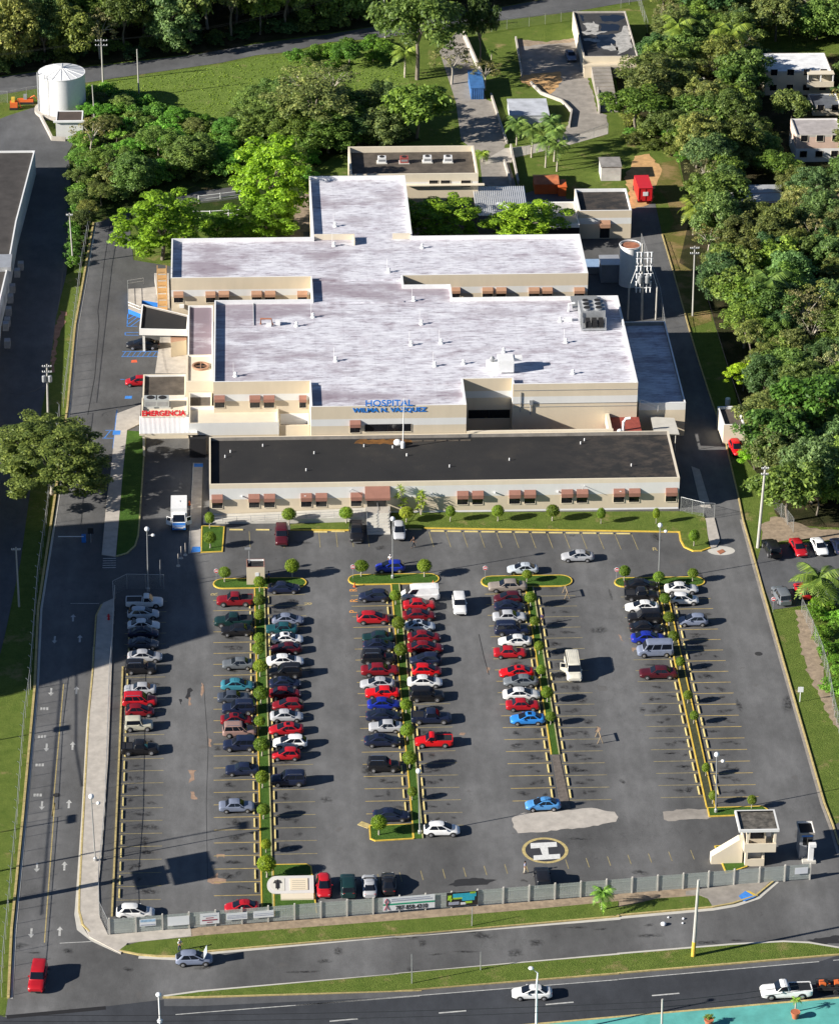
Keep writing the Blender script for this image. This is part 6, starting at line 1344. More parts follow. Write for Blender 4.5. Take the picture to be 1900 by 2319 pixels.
def banner(t0, t1, z0, z1, mat, label, rows=(), name='banner'):
    o = athing(name, label, 'banner', tuple(fpt((t0+t1)/2)), None); a, b = fpt(t0)-nF*.14, fpt(t1)-nF*.14
    mb = MB(); mb.bar(a, b, .02, z0, z1); mb.build('cloth', mat, o); d = (b-a).normalized()
    for u0, u1, w0, w1, m in rows:
        p, q = a.lerp(b, u0)-nF*.016, a.lerp(b, u1)-nF*.016; h = z1-z0; mb = MB(); mb.bar(p, q, .01, z0+h*w0, z0+h*w1); mb.build('print', m, o)
    return o, a, b
def ftx(T, x): # fence parameter below a pixel column
    lo, hi = 0, 1
    for _ in range(40):
        m = (lo+hi)/2; p = fpt(m); q = M3.inverted() @ (p-Vector((CAMX, CAMY, HC))); px = PPX+FOC*q.x/-q.z
        if px < tp(T, x, 0)[0]: lo = m
        else: hi = m
    return lo
GP = plain('grey_print', (.32, .34, .42), .6, .3, 6); MP = plain('maroon_print', (.3, .06, .09), .6, .2, 6)
banner(ftx('Q', 1100), ftx('Q', 1228), .95, 1.9, SIGNW, 'small blue and white banner, leftmost on the front fence', [(.05, .95, .6, .95, plain('light_blue_print', (.3, .45, .62), .6, .3, 3)), (.05, .95, .1, .25, GP)])
banner(ftx('Q', 1320), ftx('Q', 1490), .7, 1.95, SIGNW, 'blank white banner on the front fence')
banner(ftx('R', 12), ftx('R', 163), .55, 2.05, SIGNW, 'white banner with maroon lettering on the front fence', [(.15, .85, .72, .78, GP), (.3, .7, .52, .6, MP), (.1, .9, .3, .42, MP), (.35, .65, .12, .2, MP)])
banner(ftx('R', 218), ftx('R', 383), .85, 1.8, SIGNW, 'white banner with grey lines in front of the red car', [(.05, .95, .6, .68, GP), (.05, .95, .4, .48, GP), (.05, .95, .2, .3, GP)])
banner(ftx('R', 430), ftx('R', 590), .85, 1.8, SIGNW, 'white banner with grey lines left of the plain fence panels', [(.05, .95, .55, .63, GP), (.05, .95, .3, .4, GP)])
o, a, b = banner(ftx('R', 1448), ftx('S', 292), .35, 2.25, SIGNW, 'wide white banner with a green stripe and telephone number', [(0, 1, .42, .54, SIGNG), (.16, .95, .68, .76, GP), (.16, .9, .82, .88, GP)])
tx = textmesh('lettering', '787-858-4310', .82, .01, SIGNB, 1, 'LEFT', .02); wd = max(v.co.x for v in tx.data.vertices); Lb = (b-a).length*.62
tx.data.transform(Matrix.Diagonal((Lb/wd, 1, 1, 1))); tx.rotation_euler = (R_(90), 0, math.atan2(dirF.y, dirF.x)); c = a.lerp(b, .24)-nF*.03; tx.location = (c.x-o.location.x, c.y-o.location.y, .45); tx.parent = o
mb = MB(); c = a.lerp(b, .07)-nF*.02; d = dirF.normalized()
for s in (-1, 1): mb.tube([tuple(c+d*(-s*.28)+Vector((0, 0, .5))), tuple(c+d*(s*.22)+Vector((0, 0, 1.7))), tuple(c+Vector((0, 0, 2.1)))], .05, 0, 6)
mb.build('ribbon_emblem', MP, o)
o, a, b = banner(ftx('S', 384), ftx('S', 628), .3, 2.25, SIGNB, 'black banner with lime and cyan advertising print', [(.2, .95, .62, .9, SIGNC), (.5, .9, .35, .62, SIGNC), (.04, .16, .5, .8, SIGNL), (.75, .93, .82, .96, SIGNL), (.2, .5, .5, .62, SIGNL), (.6, .82, .15, .3, SIGNL), (.06, .4, .1, .32, GP), (.45, .62, .08, .24, SIGNW)])
tx = textmesh('lettering', '4', 1.1, .01, SIGNL, 1, 'LEFT', .03); c = a.lerp(b, .03)-nF*.04; tx.rotation_euler = (R_(90), 0, math.atan2(dirF.y, dirF.x)); tx.location = (c.x-o.location.x, c.y-o.location.y, 1.0); tx.parent = o
banner(ftx('U', 1382), ftx('U', 1483), 1.0, 1.9, SIGNW, 'small white board on the gate at the right end of the fence')
# ------------------------------------------------------------------ guard tower, booths, monument
q = pts('U 1000 500 1145 495'); x0, x1 = q[0].x-.1, q[1].x; y0 = q[0].y; yb_ = y0+2.7; xc = x0
GT = athing('guard_tower', 'cream two-storey guard tower with outside stair and overhanging flat roof', 'tower', ((x0+x1)/2, y0, 0))
_, zr = fac('U', 1100, 225, y0-.3); _, zb1 = fac('U', 1100, 318, y0-.2); _, zb0 = fac('U', 1100, 385, y0-.2)
mb = MB(); mb.box(x0, x0+.3, y0, yb_, 0, zb0); mb.box(x0+.3, x1, y0, y0+.15, 0, zb0-1.2); mb.box(x1-.25, x1, y0+.15, yb_, 0, zb0); mb.box(x0+.3, x1-.25, y0+.9, y0+1.0, 0, zb0, 1); mb.build('base', [CREAML, BAND], GT)
mb = MB(); mb.box(x0-.25, x1+1.25, y0-.35, yb_+.2, zb0, zb0+.12); mb.box(x0-.25, x1+1.25, y0-.35, y0-.2, zb0+.12, zb1); mb.box(x1+1.1, x1+1.25, y0-.2, yb_+.2, zb0+.12, zb1); mb.box(x0-.25, x0-.1, y0-.2, yb_+.2, zb0+.12, zb1); mb.build('balcony', CREAML, GT)
mb = MB(); mb.box(x0+.3, x1+.2, y0+1.0, yb_, zb0+.12, zr, 0); mb.box(x0+.6, x1-.1, y0+.96, y0+1.0, zb1-.1, zr-.2, 1); mb.build('cabin', [CREAM, DARKGL], GT)
for x in (x0, x1+.95): mb = MB(); mb.box(x, x+.28, y0-.2, y0+.1, zb1, zr); mb.build('column', CREAML, GT)
wing('roof', rect(x0-1.0, x1+1.5, y0-.5, yb_+1.2), zr+.35, zr+.15, [(zr+.35, BAND)], plain('wet_weedy_roof', (.11, .10, .085), .6, .95, 1.3), GT, z0=zr, cap=BAND, inner=DARK)
mb = MB(); xs = x0-4.0; mb.add([(xs, y0+.6, 0), (x0-.25, y0+.6, 0), (x0-.25, y0+.6, zb1), (x0-.7, y0+.6, zb1), (xs, y0+.6, 1.1), (xs, y0+1.7, 0), (x0-.25, y0+1.7, 0), (x0-.25, y0+1.7, zb1), (x0-.7, y0+1.7, zb1), (xs, y0+1.7, 1.1)], [(0, 1, 2, 3, 4), (5, 9, 8, 7, 6), (4, 3, 8, 9), (3, 2, 7, 8), (0, 4, 9, 5)]); mb.build('stair', CREAML, GT)
island([tuple(p[:2]) for p in pts('U 762 345 850 340 1000 400 1010 505 850 560')], kerb=YEL)
p0 = g('U', 1420, 440); BT = athing('toll_booth', 'narrow grey booth with blue sign and open dark top by the exit lane', 'booth', tuple(p0)); _, zt = fac('U', 1470, 250, p0.y)
mb = MB(); mb.box(p0.x, p0.x+1.6, p0.y, p0.y+2.3, 0, zt); mb.build('cabin', plain('booth_grey', (.24, .25, .27), .7, .15, 1), BT); mb = MB(); mb.box(p0.x+.35, p0.x+1.5, p0.y-.04, p0.y, zt-1.5, zt-.35); mb.build('window', DARKGL, BT); mb = MB(); mb.box(p0.x+.2, p0.x+1.5, p0.y-.05, p0.y, zt-.3, zt-.05); mb.build('blue_sign', BLUE, BT)
wing('roof', rect(p0.x-.15, p0.x+1.75, p0.y-.15, p0.y+2.5), zt+.3, zt+.05, [(zt+.3, CONCD)], DARK, BT, z0=zt, pt=.1, cap=CONC)
p0 = g('U', 1510, 462); o = thing('intercom_pedestal', 'white pedestal with a hooked top beside the gate', 'pedestal', (p0.x, p0.y, 0)); mb = MB(); mb.box(-.3, .3, -.2, .2, 0, 2.2); mb.build('pillar', WHITEM, o); mb = MB(); mb.box(-.3, .55, -.3, .3, 2.2, 2.6); mb.build('hood', WHITEM, o); mb = MB(); mb.box(-1, .6, -.5, .5, 0, .3); mb.build('base', CONCB, o)
a, b = g('J', 378, 1478), g('J', 520, 1480); _, zt = fac('J', 450, 1335, a.y)
SB = athing('square_booth', 'cream square booth with dark roof on the first traffic island', 'booth', ((a.x+b.x)/2, a.y, 0)); wing('wall', rect(a.x, b.x, a.y, a.y+2.3), zt, zt-.25, [(zt, CREAM)], BITU, SB, cap=AWN, pt=.12)
xm = (a.x+b.x)/2; MB().box(xm-.05, xm+.45, a.y-.04, a.y+.05, zt-1.4, zt-.85).build('window', SIGNW, SB); mb = MB(); mb.tube([(a.x+.4, a.y+1.2, zt), (a.x+.4, a.y+1.2, zt+2.2)], .05); mb.box(a.x-.2, a.x+.6, a.y+1.05, a.y+1.3, zt+2.1, zt+2.35); mb.build('antenna', GREYM, SB)
# monument on the island by the fence: white slab lying back, rounded left end, a winged emblem and a plaque
a, b = g('R', 545, 770), g('R', 905, 770); yc = a.y; MN = athing('monument', 'white round-ended memorial slab with a dark caduceus and inscribed plaque', 'monument', ((a.x+b.x)/2, yc, 0))
xl, xr = g('R', 538, 700).x, g('R', 905, 700).x; yd = yc+.9; hh = 2.0; R1 = hh
def msl(mb, x0, x1, n0, n1, d0, d1, rnd, m=0): # slab leaning back about 52 degrees
    c, s = math.cos(R_(38)), math.sin(R_(38)); P = [(x1, n0), (x1, n1)]; r = (n1-n0)/2
    if rnd: P += [(x0+r+r*math.cos(t), (n0+n1)/2+r*math.sin(t)) for t in [math.pi/2+math.pi*k/14 for k in range(15)]]
    else: P += [(x0, n1), (x0, n0)]
    f = lambda x, n, d: (x, yd+n*c-d*s, .35+n*s+d*c); n_ = len(P)
    mb.add([f(x, n, d0) for x, n in P]+[f(x, n, d1) for x, n in P], [list(range(n_))[::-1], list(range(n_, 2*n_))]+[(k, (k+1) % n_, n_+(k+1) % n_, n_+k) for k in range(n_)], m); return mb
W2 = plain('white_marble', (.5, .485, .47), .6, .06, 1)
msl(MB(), xl, xr, 0, 2.2, -.3, 0, True).build('slab', W2, MN); msl(MB(), xl+.35, xl+2.1, .35, 1.9, 0, .03, True).build('emblem_field', CONCB, MN); msl(MB(), xl+2.7, xr-.7, .4, 1.85, 0, .08, False).build('plaque', CREAM, MN)
mb = MB()
for i in range(5): msl(mb, xl+2.95, xr-1.0, .55+i*.24, .61+i*.24, .08, .09, False, 0)
mb.build('inscription', plain('letter_grey', (.3, .27, .22), .8, .2, 3), MN)
mb = MB(); msl(mb, xl+1.18, xl+1.28, .5, 1.75, .03, .09, False); msl(mb, xl+1.0, xl+1.46, .65, 1.3, .03, .07, False)
for k in range(4): msl(mb, xl+.72+k*.06, xl+1.18, 1.28+k*.1, 1.36+k*.1, .03, .07, False); msl(mb, xl+1.28, xl+1.76-k*.06, 1.28+k*.1, 1.36+k*.1, .03, .07, False)
mb.build('caduceus', SIGNB, MN); MB().box(xl+1.6, xr-.05, yc-.15, yc+1.3, 0, .32).build('base', CREAML, MN)
# ------------------------------------------------------------------ water tank and its shed
c = g('A', 494, 880); RT_ = (g('A', 668, 850).x-g('A', 320, 850).x)/2*1.05; zt = 7.1
TK = thing('water_tank', 'big white cylindrical water tank with shallow cone roof and ladder', 'tank', (c.x, c.y+RT_*.2, 0))
MB().lathe([(RT_, 0), (RT_, zt), (RT_+.06, zt+.05), (RT_+.06, zt+.2), (RT_, zt+.2)], n=56).build('shell', WHITEM, TK, 40); mb = MB(); mb.lathe([(RT_, zt+.18), (.25, zt+1.0), (.2, zt+1.3)], n=56)
for k in range(16): a = k*math.pi/8; mb.tube([(RT_*math.cos(a), RT_*math.sin(a), zt+.2), (.3*math.cos(a), .3*math.sin(a), zt+1.02)], .05, 0, 4)
mb.build('cone_roof', WHITEM, TK, 30); MB().lathe([(RT_+.9, 0), (RT_+.9, .5), (RT_, .5)], n=48).build('ring_footing', CONC, TK)
mb = MB()
for a0 in (R_(228), R_(236)): mb.tube([((RT_+.15)*math.cos(a0), (RT_+.15)*math.sin(a0), .5), ((RT_+.15)*math.cos(a0), (RT_+.15)*math.sin(a0), zt+1)], .06, 0, 5)
mb.tube([((RT_+.2)*math.cos(R_(195)), (RT_+.2)*math.sin(R_(195)), .5), ((RT_+.2)*math.cos(R_(195)), (RT_+.2)*math.sin(R_(195)), zt+.6)], .16); mb.build('ladder', GREYM, TK)
q = pts('A 443 1090 655 1085'); SH = annex('tank_shed', 'small white shed with brown roof in front of the water tank', rect(q[0].x, q[1].x, q[0].y, q[0].y+4.6), 3.4, 3.3, [(3.4, BAND)], plain('brown_roof', (.075, .055, .045), .9, .3, .6), 'shed')
MB().box(q[0].x-.4, q[1].x+.4, q[0].y-.4, q[0].y-.01, 3.2, 3.5).build('eave', CAPW, SH)
o = MB().sweep(pts('A 320 925 410 1100 515 1105'), .35, 0, .7).build('low_wall', CONC, origin=tuple(g('A', 410, 1100))); tag(o, 'low cream wall around the water tank yard', 'wall')
for T, x, y, s, lab, nm in (('A', 205, 810, (2.6, .8, .9), 'orange digger bucket arm lying by the tank fence', 'excavator'), ('A', 110, 850, (1.3, 1.3, 1.3), 'small orange excavator beside the tank yard', 'excavator')):
    p = g(T, x, y); o = thing(nm, lab, 'machine', (p.x, p.y, 0)); mb = MB(); mb.box(-s[0]/2, s[0]/2, -s[1]/2, s[1]/2, .4, s[2]); mb.build('body', ORANGE, o); mb = MB(); mb.box(-s[0]/2-.1, s[0]/2+.1, -s[1]/2-.1, s[1]/2+.1, 0, .4); mb.build('track', BLK, o)
    mb = MB(); mb.tube([(0, 0, s[2]-.2), (s[0]*.6, -.2, s[2]+.7), (s[0]*.95, -.3, .3)], .12, 0, 6); mb.build('arm', ORANGE, o); mb = MB(); mb.box(-.4, .2, -.35, .35, s[2], s[2]+.8); mb.build('cab', GREYM if s[0] > 2 else YEL, o)
# ------------------------------------------------------------------ upper yard: containers, sheds, houses
def boxthing(name, label, cat, T, x0, x1, yb, depth, yt, mat, top=None, extra=None, ribs=0):
    a, b = g(T, x0, yb), g(T, x1, yb); _, z = fac(T, (x0+x1)/2, yt, a.y); o = athing(name, label, cat, ((a.x+b.x)/2, a.y, 0)); mb = MB(); mb.box(a.x, b.x, a.y, a.y+depth, 0, z, 0)
    for k in range(ribs): x = a.x+(b.x-a.x)*(k+.5)/ribs; mb.box(x-.06, x+.06, a.y-.06, a.y, .1, z-.1)
    mb.build('body', mat, o); mb = MB(); mb.box(a.x-.12, b.x+.12, a.y-.12, a.y+depth+.12, z, z+.12); mb.build('roof', top or mat, o); return o, a, b, z
boxthing('shipping_container', 'blue shipping container on the service lane', 'container', 'C', 578, 680, 778, 8.5, 690, plain('shaded_container_blue', (.05, .15, .36), .5, .3, 1), ribs=6)  # blue dulled so the colour holds the shade on the container
o, a, b, z = boxthing('orange_shed', 'bright orange metal shed behind the grey shelter', 'shed', 'C', 1265, 1325, 1540, 3, 1470, ORANGE)
o2 = athing('orange_shed', 'long orange shed roof behind the grey shelter', 'shed', tuple(g('C', 1180, 1500))); a, b = g('C', 1080, 1530), g('C', 1265, 1545)
mb = MB(); mb.box(a.x, b.x, a.y+.3, a.y+4, 0, 1.9); mb.build('wall', ORANGE, o2); mb = MB(); mb.add([(a.x-.2, a.y, 1.9), (b.x+.2, a.y, 1.9), (b.x+.2, a.y+2.1, 2.6), (a.x-.2, a.y+2.1, 2.6), (a.x-.2, a.y+4.2, 1.9), (b.x+.2, a.y+4.2, 1.9)], [(0, 1, 2, 3), (3, 2, 5, 4)]); mb.build('roof', plain('shaded_orange_roof', (.42, .14, .06), .6, .4, .8), o2)  # roof orange toned down to stand for shade
boxthing('storage_shed', 'small pale shed with stained roof on the lawn below the palms', 'shed', 'C', 1600, 1756, 1420, 4.0, 1310, plain('dirty_white', (.5, .49, .46), .85, .25, .6), plain('stained_grey_roof', (.25, .235, .22), .85, .4, .7))
o, a, b, z = boxthing('flat_building', 'low pale concrete building with shadowed roof beside the palms', 'building', 'C', 888, 1190, 975, 7.5, 905, plain('pale_blue_wall', (.52, .53, .54), .8, .2, .6), plain('patchy_white_roof', (.46, .48, .52), .7, .3, .5))
for s, h, lab in (('C 522 290 650 580', 1.3, 'long pale retaining wall beside the service lane'), ('C 735 750 860 1130', .6, 'low wall along the right of the service lane'), ('C 840 1280 890 1450', .8, 'left parapet of the short ramp behind the annex'), ('C 890 1160 950 1450', .8, 'right parapet of the short ramp behind the annex'), ('C 930 300 980 600', .5, 'low block wall left of the concrete yard'), ('C 1050 660 1130 740 1290 800 1370 880 1350 1000', .6, 'broken low wall at the lower edge of the concrete yard'), ('C 1560 560 1585 890', 1.2, 'pale wall beside the stone steps')):
    q = pts(s); m = MB().sweep(q, .3, 0, h).build('low_wall', CONC, origin=tuple(q[0])); tag(m, lab, 'wall')
q = pts('C 1590 880 1650 880'); o = thing('stone_steps', 'stone steps climbing to the wet roofed building', 'steps', (q[0].x, q[0].y, 0)); 
mb = MB()
for k in range(16): mb.box(0, 3.4, k*1.3, (k+1)*1.3, 0, .15+k*.17)
mb.build('flight', CONCD, o)
# building with puddles on its roof
zt = 3.6; q = [Vector((p.x, p.y, 0)) for p in pts('C 1465 440 D 155 432 95 85 C 1415 85', zt)]
WB = athing('wet_roof_building', 'building with puddles shining on its dark flat roof at the top', 'building', (q[0].x+4, q[0].y+4, 0)); fy = q[0].y; X0, X1, Y1 = q[0].x, q[1].x, q[3].y
wing('wall', rect(X0, X1, fy, Y1), zt, zt-.3, [(zt, CREAML)], plain('dark_wet_roof', (.04, .04, .042), .8, .5, .5), WB, inner=CONC, cap=CONC)
m, N, L, b = _new('puddle'); b.inputs['Base Color'].default_value = (.01, .013, .02, 1); b.inputs['Roughness'].default_value = .03; MATS['puddle'] = m
for s in ('C 1590 120 1736 110 D 50 130 C 1736 165 1600 160', 'C 1590 180 1736 185 1736 240 1600 240', 'C 1570 270 1736 260 D 60 280 C 1700 340 1580 380 1560 330', 'C 1425 95 1475 130 1450 165'): MB().prism(rough(pts(s, zt-.29), .8, .3), zt-.29, zt-.29).build('puddle', m, WB)
for s in ('C 1465 180 1560 165 1580 240 1480 235', 'C 1450 245 1640 240 1580 265 1460 265', 'C 1470 300 1580 290 1580 325 1470 320', 'C 1610 365 1700 340 1736 400 1640 385', 'D -40 300 60 180 90 250 100 370 0 420'): MB().prism(rough(pts(s, zt-.285), .7, .45), zt-.285, zt-.285).build('dry_patch', plain('dry_grey_roof', (.36, .35, .33), .9, .5, 1.2), WB)
mb = MB(); mb.box(X0, X1, fy-1.4, fy-.01, 0, 2.4); mb.build('porch', CREAM, WB)
for dx in (2.2, 5.0): mb = MB(); mb.box(X0+dx, X0+dx+1.2, fy-1.45, fy-1.401, .3, 2.1); mb.build('door', CONCD, WB)
def house(label, T, x0, x1, yf, yt, depth, wall, roof, storeys=1, balcony=False, name='house'):
    a, b = g(T, x0, yf), g(T, x1, yf); _, z = fac(T, x0, yt, a.y); o = athing(name, label, 'house', ((a.x+b.x)/2, a.y, 0))
    wing('wall', rect(a.x, b.x, a.y, a.y+depth), z, z-.2, [(z*.5, CAPW if wall is PINKW else wall), (z-.35, wall), (z, CONCB)], roof, o, pt=.2, cap=CONC)
    n = max(2, int((b.x-a.x)/2.6))
    for s in range(storeys):
        for k in range(n): x = a.x+(b.x-a.x)*(k+.5)/n; window(o, a.y, x-.6, x+.6, .9+s*2.9, 2.0+s*2.9)
    if balcony:
        mb = MB(); mb.box(b.x-4.6, b.x+.2, a.y-1.6, a.y-.01, z*.5-.15, z*.5); mb.box(b.x-4.6, b.x+.2, a.y-1.6, a.y-1.45, z*.5, z*.5+.9); mb.box(b.x-4.6, b.x+.2, a.y-1.7, a.y-.01, z, z+.15); mb.build('balcony', CREAML, o)
        for x in (b.x-4.5, b.x-2.2, b.x): mb = MB(); mb.box(x-.1, x+.1, a.y-1.6, a.y-1.4, z*.5+.9, z); mb.build('post', CAPW, o)
    return o, a, b, z
house('white roofed two-storey house with balcony on the right hillside', 'D', 1150, 1670, 745, 560, 9, CREAML, plain('glaring_white_roof', (.72, .72, .72), .7, .25, .7), 2, True)
house('pink two-storey house with grey roof and white base at the right edge', 'D', 1390, 1760, 1270, 1060, 7.5, PINKW, plain('pinkish_grey_roof', (.36, .33, .32), .9, .25, .7), 2)
house('small house with dark blue roof between the two hillside houses', 'D', 1530, 1760, 905, 850, 7, CREAML, plain('slate_roof', (.10, .11, .13), .8, .4, .6), 1)
house('small cream house almost hidden by the trees', 'D', 525, 700, 720, 670, 4, CREAML, plain('cream_roof', (.55, .52, .47), .8, .2, .7), 1)
TS = athing('tin_roof_shed', 'long shed with rust streaked corrugated roof among the trees', 'shed', tuple(g('D', 1090, 1600))); q = pts('D 890 1620 1290 1600 1280 1470 880 1475', 2.6); mb = MB(); n = 40
for i in range(n):
    u0, u1, um = i/n, (i+1)/n, (i+.5)/n; lo, hi = (q[0], q[3]), (q[1], q[2]); A = [q[0].lerp(q[3], u) for u in (u0, um, u1)]; B = [q[1].lerp(q[2], u) for u in (u0, um, u1)]; zz = [2.5+u0*.6, 2.58+um*.6, 2.5+u1*.6]
    mb.add([(p.x, p.y, z) for p, z in zip(A, zz)]+[(p.x, p.y, z) for p, z in zip(B, zz)], [(0, 3, 4, 1), (1, 4, 5, 2)], 1 if (i*7 % 40) < 3 or i < 4 else 0)
mb.build('roof', [TIN, RUST], TS)
mb = MB(); mb.box(q[0].x+.3, q[1].x-.3, q[0].y+.3, q[3].y-.3, 0, 2.45); mb.build('wall', CONCD, TS)
for s, lab in (('B 0 1595 170 1575 330 1555', 'white guard rail on the upper bend under the feathery tree'), ('B -40 1715 90 1715 235 1705 330 1700', 'white guard rail on the lower bend under the feathery tree')):
    q = pts(s); o = athing('guard_rail', lab, 'railing', tuple(q[0]), 'white guard rails')
    for a, b in zip(q, q[1:]):
        for h in (.7, 1.3): mb = MB(); mb.tube([(a.x, a.y, h), (b.x, b.y, h)], .07, 0, 5); mb.build('rail', WHITEM, o)
        mb = MB(); mb.bar(a, b, .25, 0, .35); mb.build('kerb', CONCB, o)
    for a in q: mb = MB(); mb.tube([(a.x, a.y, 0), (a.x, a.y, 1.4)], .09, 0, 6); mb.build('post', WHITEM, o)
# ------------------------------------------------------------------ on the roofs
def ac(x, y, z, s, label, group, mat=WHITEM, name='air_conditioner'):
    o = thing(name, label, 'air conditioner', (x, y, z), 0, group); mb = MB(); mb.box(-s, s, -s*.8, s*.8, .12, 1.35*s+.12); mb.build('casing', mat, o); mb = MB(); mb.lathe([(s*.62, 1.36*s+.12), (s*.62, 1.36*s+.16)], n=18); mb.build('fan', DARK, o); mb = MB(); mb.box(-s*.8, s*.8, -s*.82, -s*.805, .4, 1.1*s); mb.build('grille', GREYM, o); mb = MB(); mb.box(-s*1.3, s*1.3, -s*1.1, s*1.1, 0, .115); mb.build('base', CONCB, o)
for T, x, y, m, lab in (('B', 1440, 1275, WHITEM, 'leftmost white cooling unit on the annex roof'), ('B', 1615, 1275, plain('rusty_red', (.3, .07, .06), .7, .3, 2), 'rust red cooling unit on the annex roof'), ('C', 235, 1270, WHITEM, 'white cooling unit on the annex roof beside the red one'), ('C', 397, 1270, WHITEM, 'rightmost white cooling unit on the annex roof')):
    p = g(T, x, y, 7.0); ac(p.x, p.y, 7.01, .68, lab, 'cooling units on the annex roof', m)
for x, lab in ((1185, 'left of the twin grey condensers above the EMERGENCIA sign'), (1278, 'right of the twin grey condensers above the EMERGENCIA sign')):
    p = g('I', x, 60, 4.05); ac(p.x, p.y+.6, 3.61, .95, lab, 'condensers on the emergency roof', plain('condenser_grey', (.42, .44, .43), .5, .1, 1, .2))
p = g('G', 1545, 1040, 8.9); CH = athing('chiller', 'large grey rooftop chiller with six fans at the right end', 'chiller', (p.x, p.y+3, 8.86)); z = 8.87
mb = MB(); mb.box(p.x-1.9, p.x+1.9, p.y+2.2, p.y+6.2, z+.3, z+2.3); mb.build('fan_deck', GREYM, CH)
for i in range(2):
    for k in range(3): mb = MB(); mb.lathe([(.55, z+2.3), (.62, z+2.55), (.5, z+2.6)], (p.x-.9+i*1.8, p.y+2.9+k*1.3, 0), 16); mb.lathe([(.5, z+2.601), (.5, z+2.62)], (p.x-.9+i*1.8, p.y+2.9+k*1.3, 0), 16, 1); mb.build('fan', [GREYM, DARK], CH)
mb = MB(); mb.box(p.x-1.9, p.x+1.9, p.y+.1, p.y+2.19, z+.1, z+.4)
for x in (-1.8, 1.7):
    for y in (.15, 2.0): mb.box(p.x+x, p.x+x+.12, p.y+y, p.y+y+.12, z+.4, z+2.2)
for x in (-1.2, -.2, .8): mb.box(p.x+x, p.x+x+.7, p.y+.4, p.y+1.9, z+.4, z+1.4, 1)
mb.build('frame', [STEEL, DARK], CH); p2 = g('G', 1490, 860, 9.4); mb = MB(); mb.box(p2.x-2.2, p2.x+1.9, p2.y, p2.y+4.2, 9.2, 9.5, 0)
for k in range(9): mb.tube([(p2.x-2.2, p2.y+.3+k*.45, 9.55), (p2.x+1.9, p2.y+.3+k*.45, 9.55)], .05, 0, 5)
mb.build('pipe_rack', STEEL, CH)
mb = MB(); mb.tube([(p.x-3.2, p.y+7, 8.9), (p.x-3.2, p.y+7, 10.2), (p.x-2.3, p.y+7, 10.3)], .18); mb.build('duct', WHITEM, CH); MB().box(p.x-4.2, p.x-3.0, p.y+3.5, p.y+4.3, 8.86, 9.3).build('pump_box', WHITEM, CH)
p = g('G', 845, 1375, 8.9); o = athing('rooftop_unit', 'white rooftop air handler with ducts at the front of the roof', 'air conditioner', (p.x, p.y, 8.86)); mb = MB(); mb.box(p.x-1.0, p.x+1.3, p.y, p.y+2.6, 9.1, 10.9); mb.build('casing', WHITEM, o); mb = MB(); mb.box(p.x-2.6, p.x-1.0, p.y+.8, p.y+2.2, 8.9, 10.2); mb.build('duct', WHITEM, o); mb = MB(); mb.box(p.x+1.3, p.x+2.6, p.y+1.4, p.y+2.4, 10.3, 10.8); mb.build('hood', CAPW, o); mb = MB(); mb.lathe([(.3, 10.2), (.45, 10.7), (.05, 11.1)], (p.x-1.8, p.y+1.5, 0), 12); mb.build('cowl', GREYM, o)
def vent(T, x, y, z, pole, lab, s=1.0):
    p = g(T, x, y, z); o = thing('roof_vent', lab, 'vent', (p.x, p.y, z), 0, 'vents on the white roofs'); mb = MB(); mb.lathe([(.5*s, 0), (.42*s, .12), (.2*s, .2), (.2*s, .6*s), (.34*s, .65*s), (.05, .95*s)], n=12); mb.build('cowl', CAPW, o)
    if pole: mb = MB(); mb.tube([(-.3, .2, 0), (-.3, .2, 2.2)], .03, 0, 5); mb.build('pipe', WHITEM, o)
VV = [('F', 900, 930, 1, 'vent on the white roof near its left back corner'), ('F', 770, 1000, 0, 'dark-shadowed vent left of centre on the white roof'), ('F', 1080, 1275, 1, 'vent with pipe above the HOSPITAL sign left end'), ('F', 290, 1395, 1, 'vent with stained patch near the left front roof edge'), ('G', 130, 800, 1, 'vent with tall pipe at the back middle of the white roof'), ('G', 190, 985, 1, 'vent with pipe in the middle of the white roof'), ('G', 110, 1150, 1, 'left of the paired pipe vents above the HOSPITAL sign'), ('G', 345, 1135, 1, 'right of the paired pipe vents in the roof centre'), ('G', 295, 1315, 1, 'vent above the right end of the HOSPITAL sign'), ('G', 520, 1297, 0, 'low vent left of the rooftop air handler'), ('G', 1325, 1130, 1, 'vent below the large chiller'), ('G', 1280, 962, 0, 'low vent left of the large chiller'), ('G', 1380, 1375, 0, 'vent near the right front corner of the white roof'), ('G', 835, 1205, 0, 'low vent above the rooftop air handler'), ('F', 1065, 370, 1, 'vent on the back roof near the link'), ('G', 195, 385, 0, 'vent on the right half of the back roof'), ('F', 1495, 575, 1, 'vent at the roof joint between the back wings'), ('F', 1075, 215, 1, 'vent on the narrow back roof beside the tree shadow')]
for T, x, y, pl, lab in VV: vent(T, x, y, 8.87, pl, lab, .8)
p = g('F', 540, 985, 8.87); o = athing('pipe_cluster', 'cluster of dark pipes and valves on the left part of the roof', 'pipes', tuple(p)); mb = MB(); mb.tube([(p.x-1, p.y, 8.9), (p.x-1, p.y, 9.8), (p.x+.6, p.y-.1, 9.8), (p.x+.8, p.y-.3, 8.9)], .14); mb.build('bent_pipe', RUST, o); mb = MB(); mb.box(p.x+1.2, p.x+1.9, p.y-.6, p.y, 8.9, 9.6); mb.box(p.x-.2, p.x+.6, p.y-.9, p.y-.4, 8.88, 9.3); mb.build('valve_box', WHITEM, o); mb = MB(); mb.tube([(p.x-2, p.y-.4, 8.9), (p.x-2, p.y+8.5, 8.95)], .08); mb.build('long_pipe', GREYM, o)
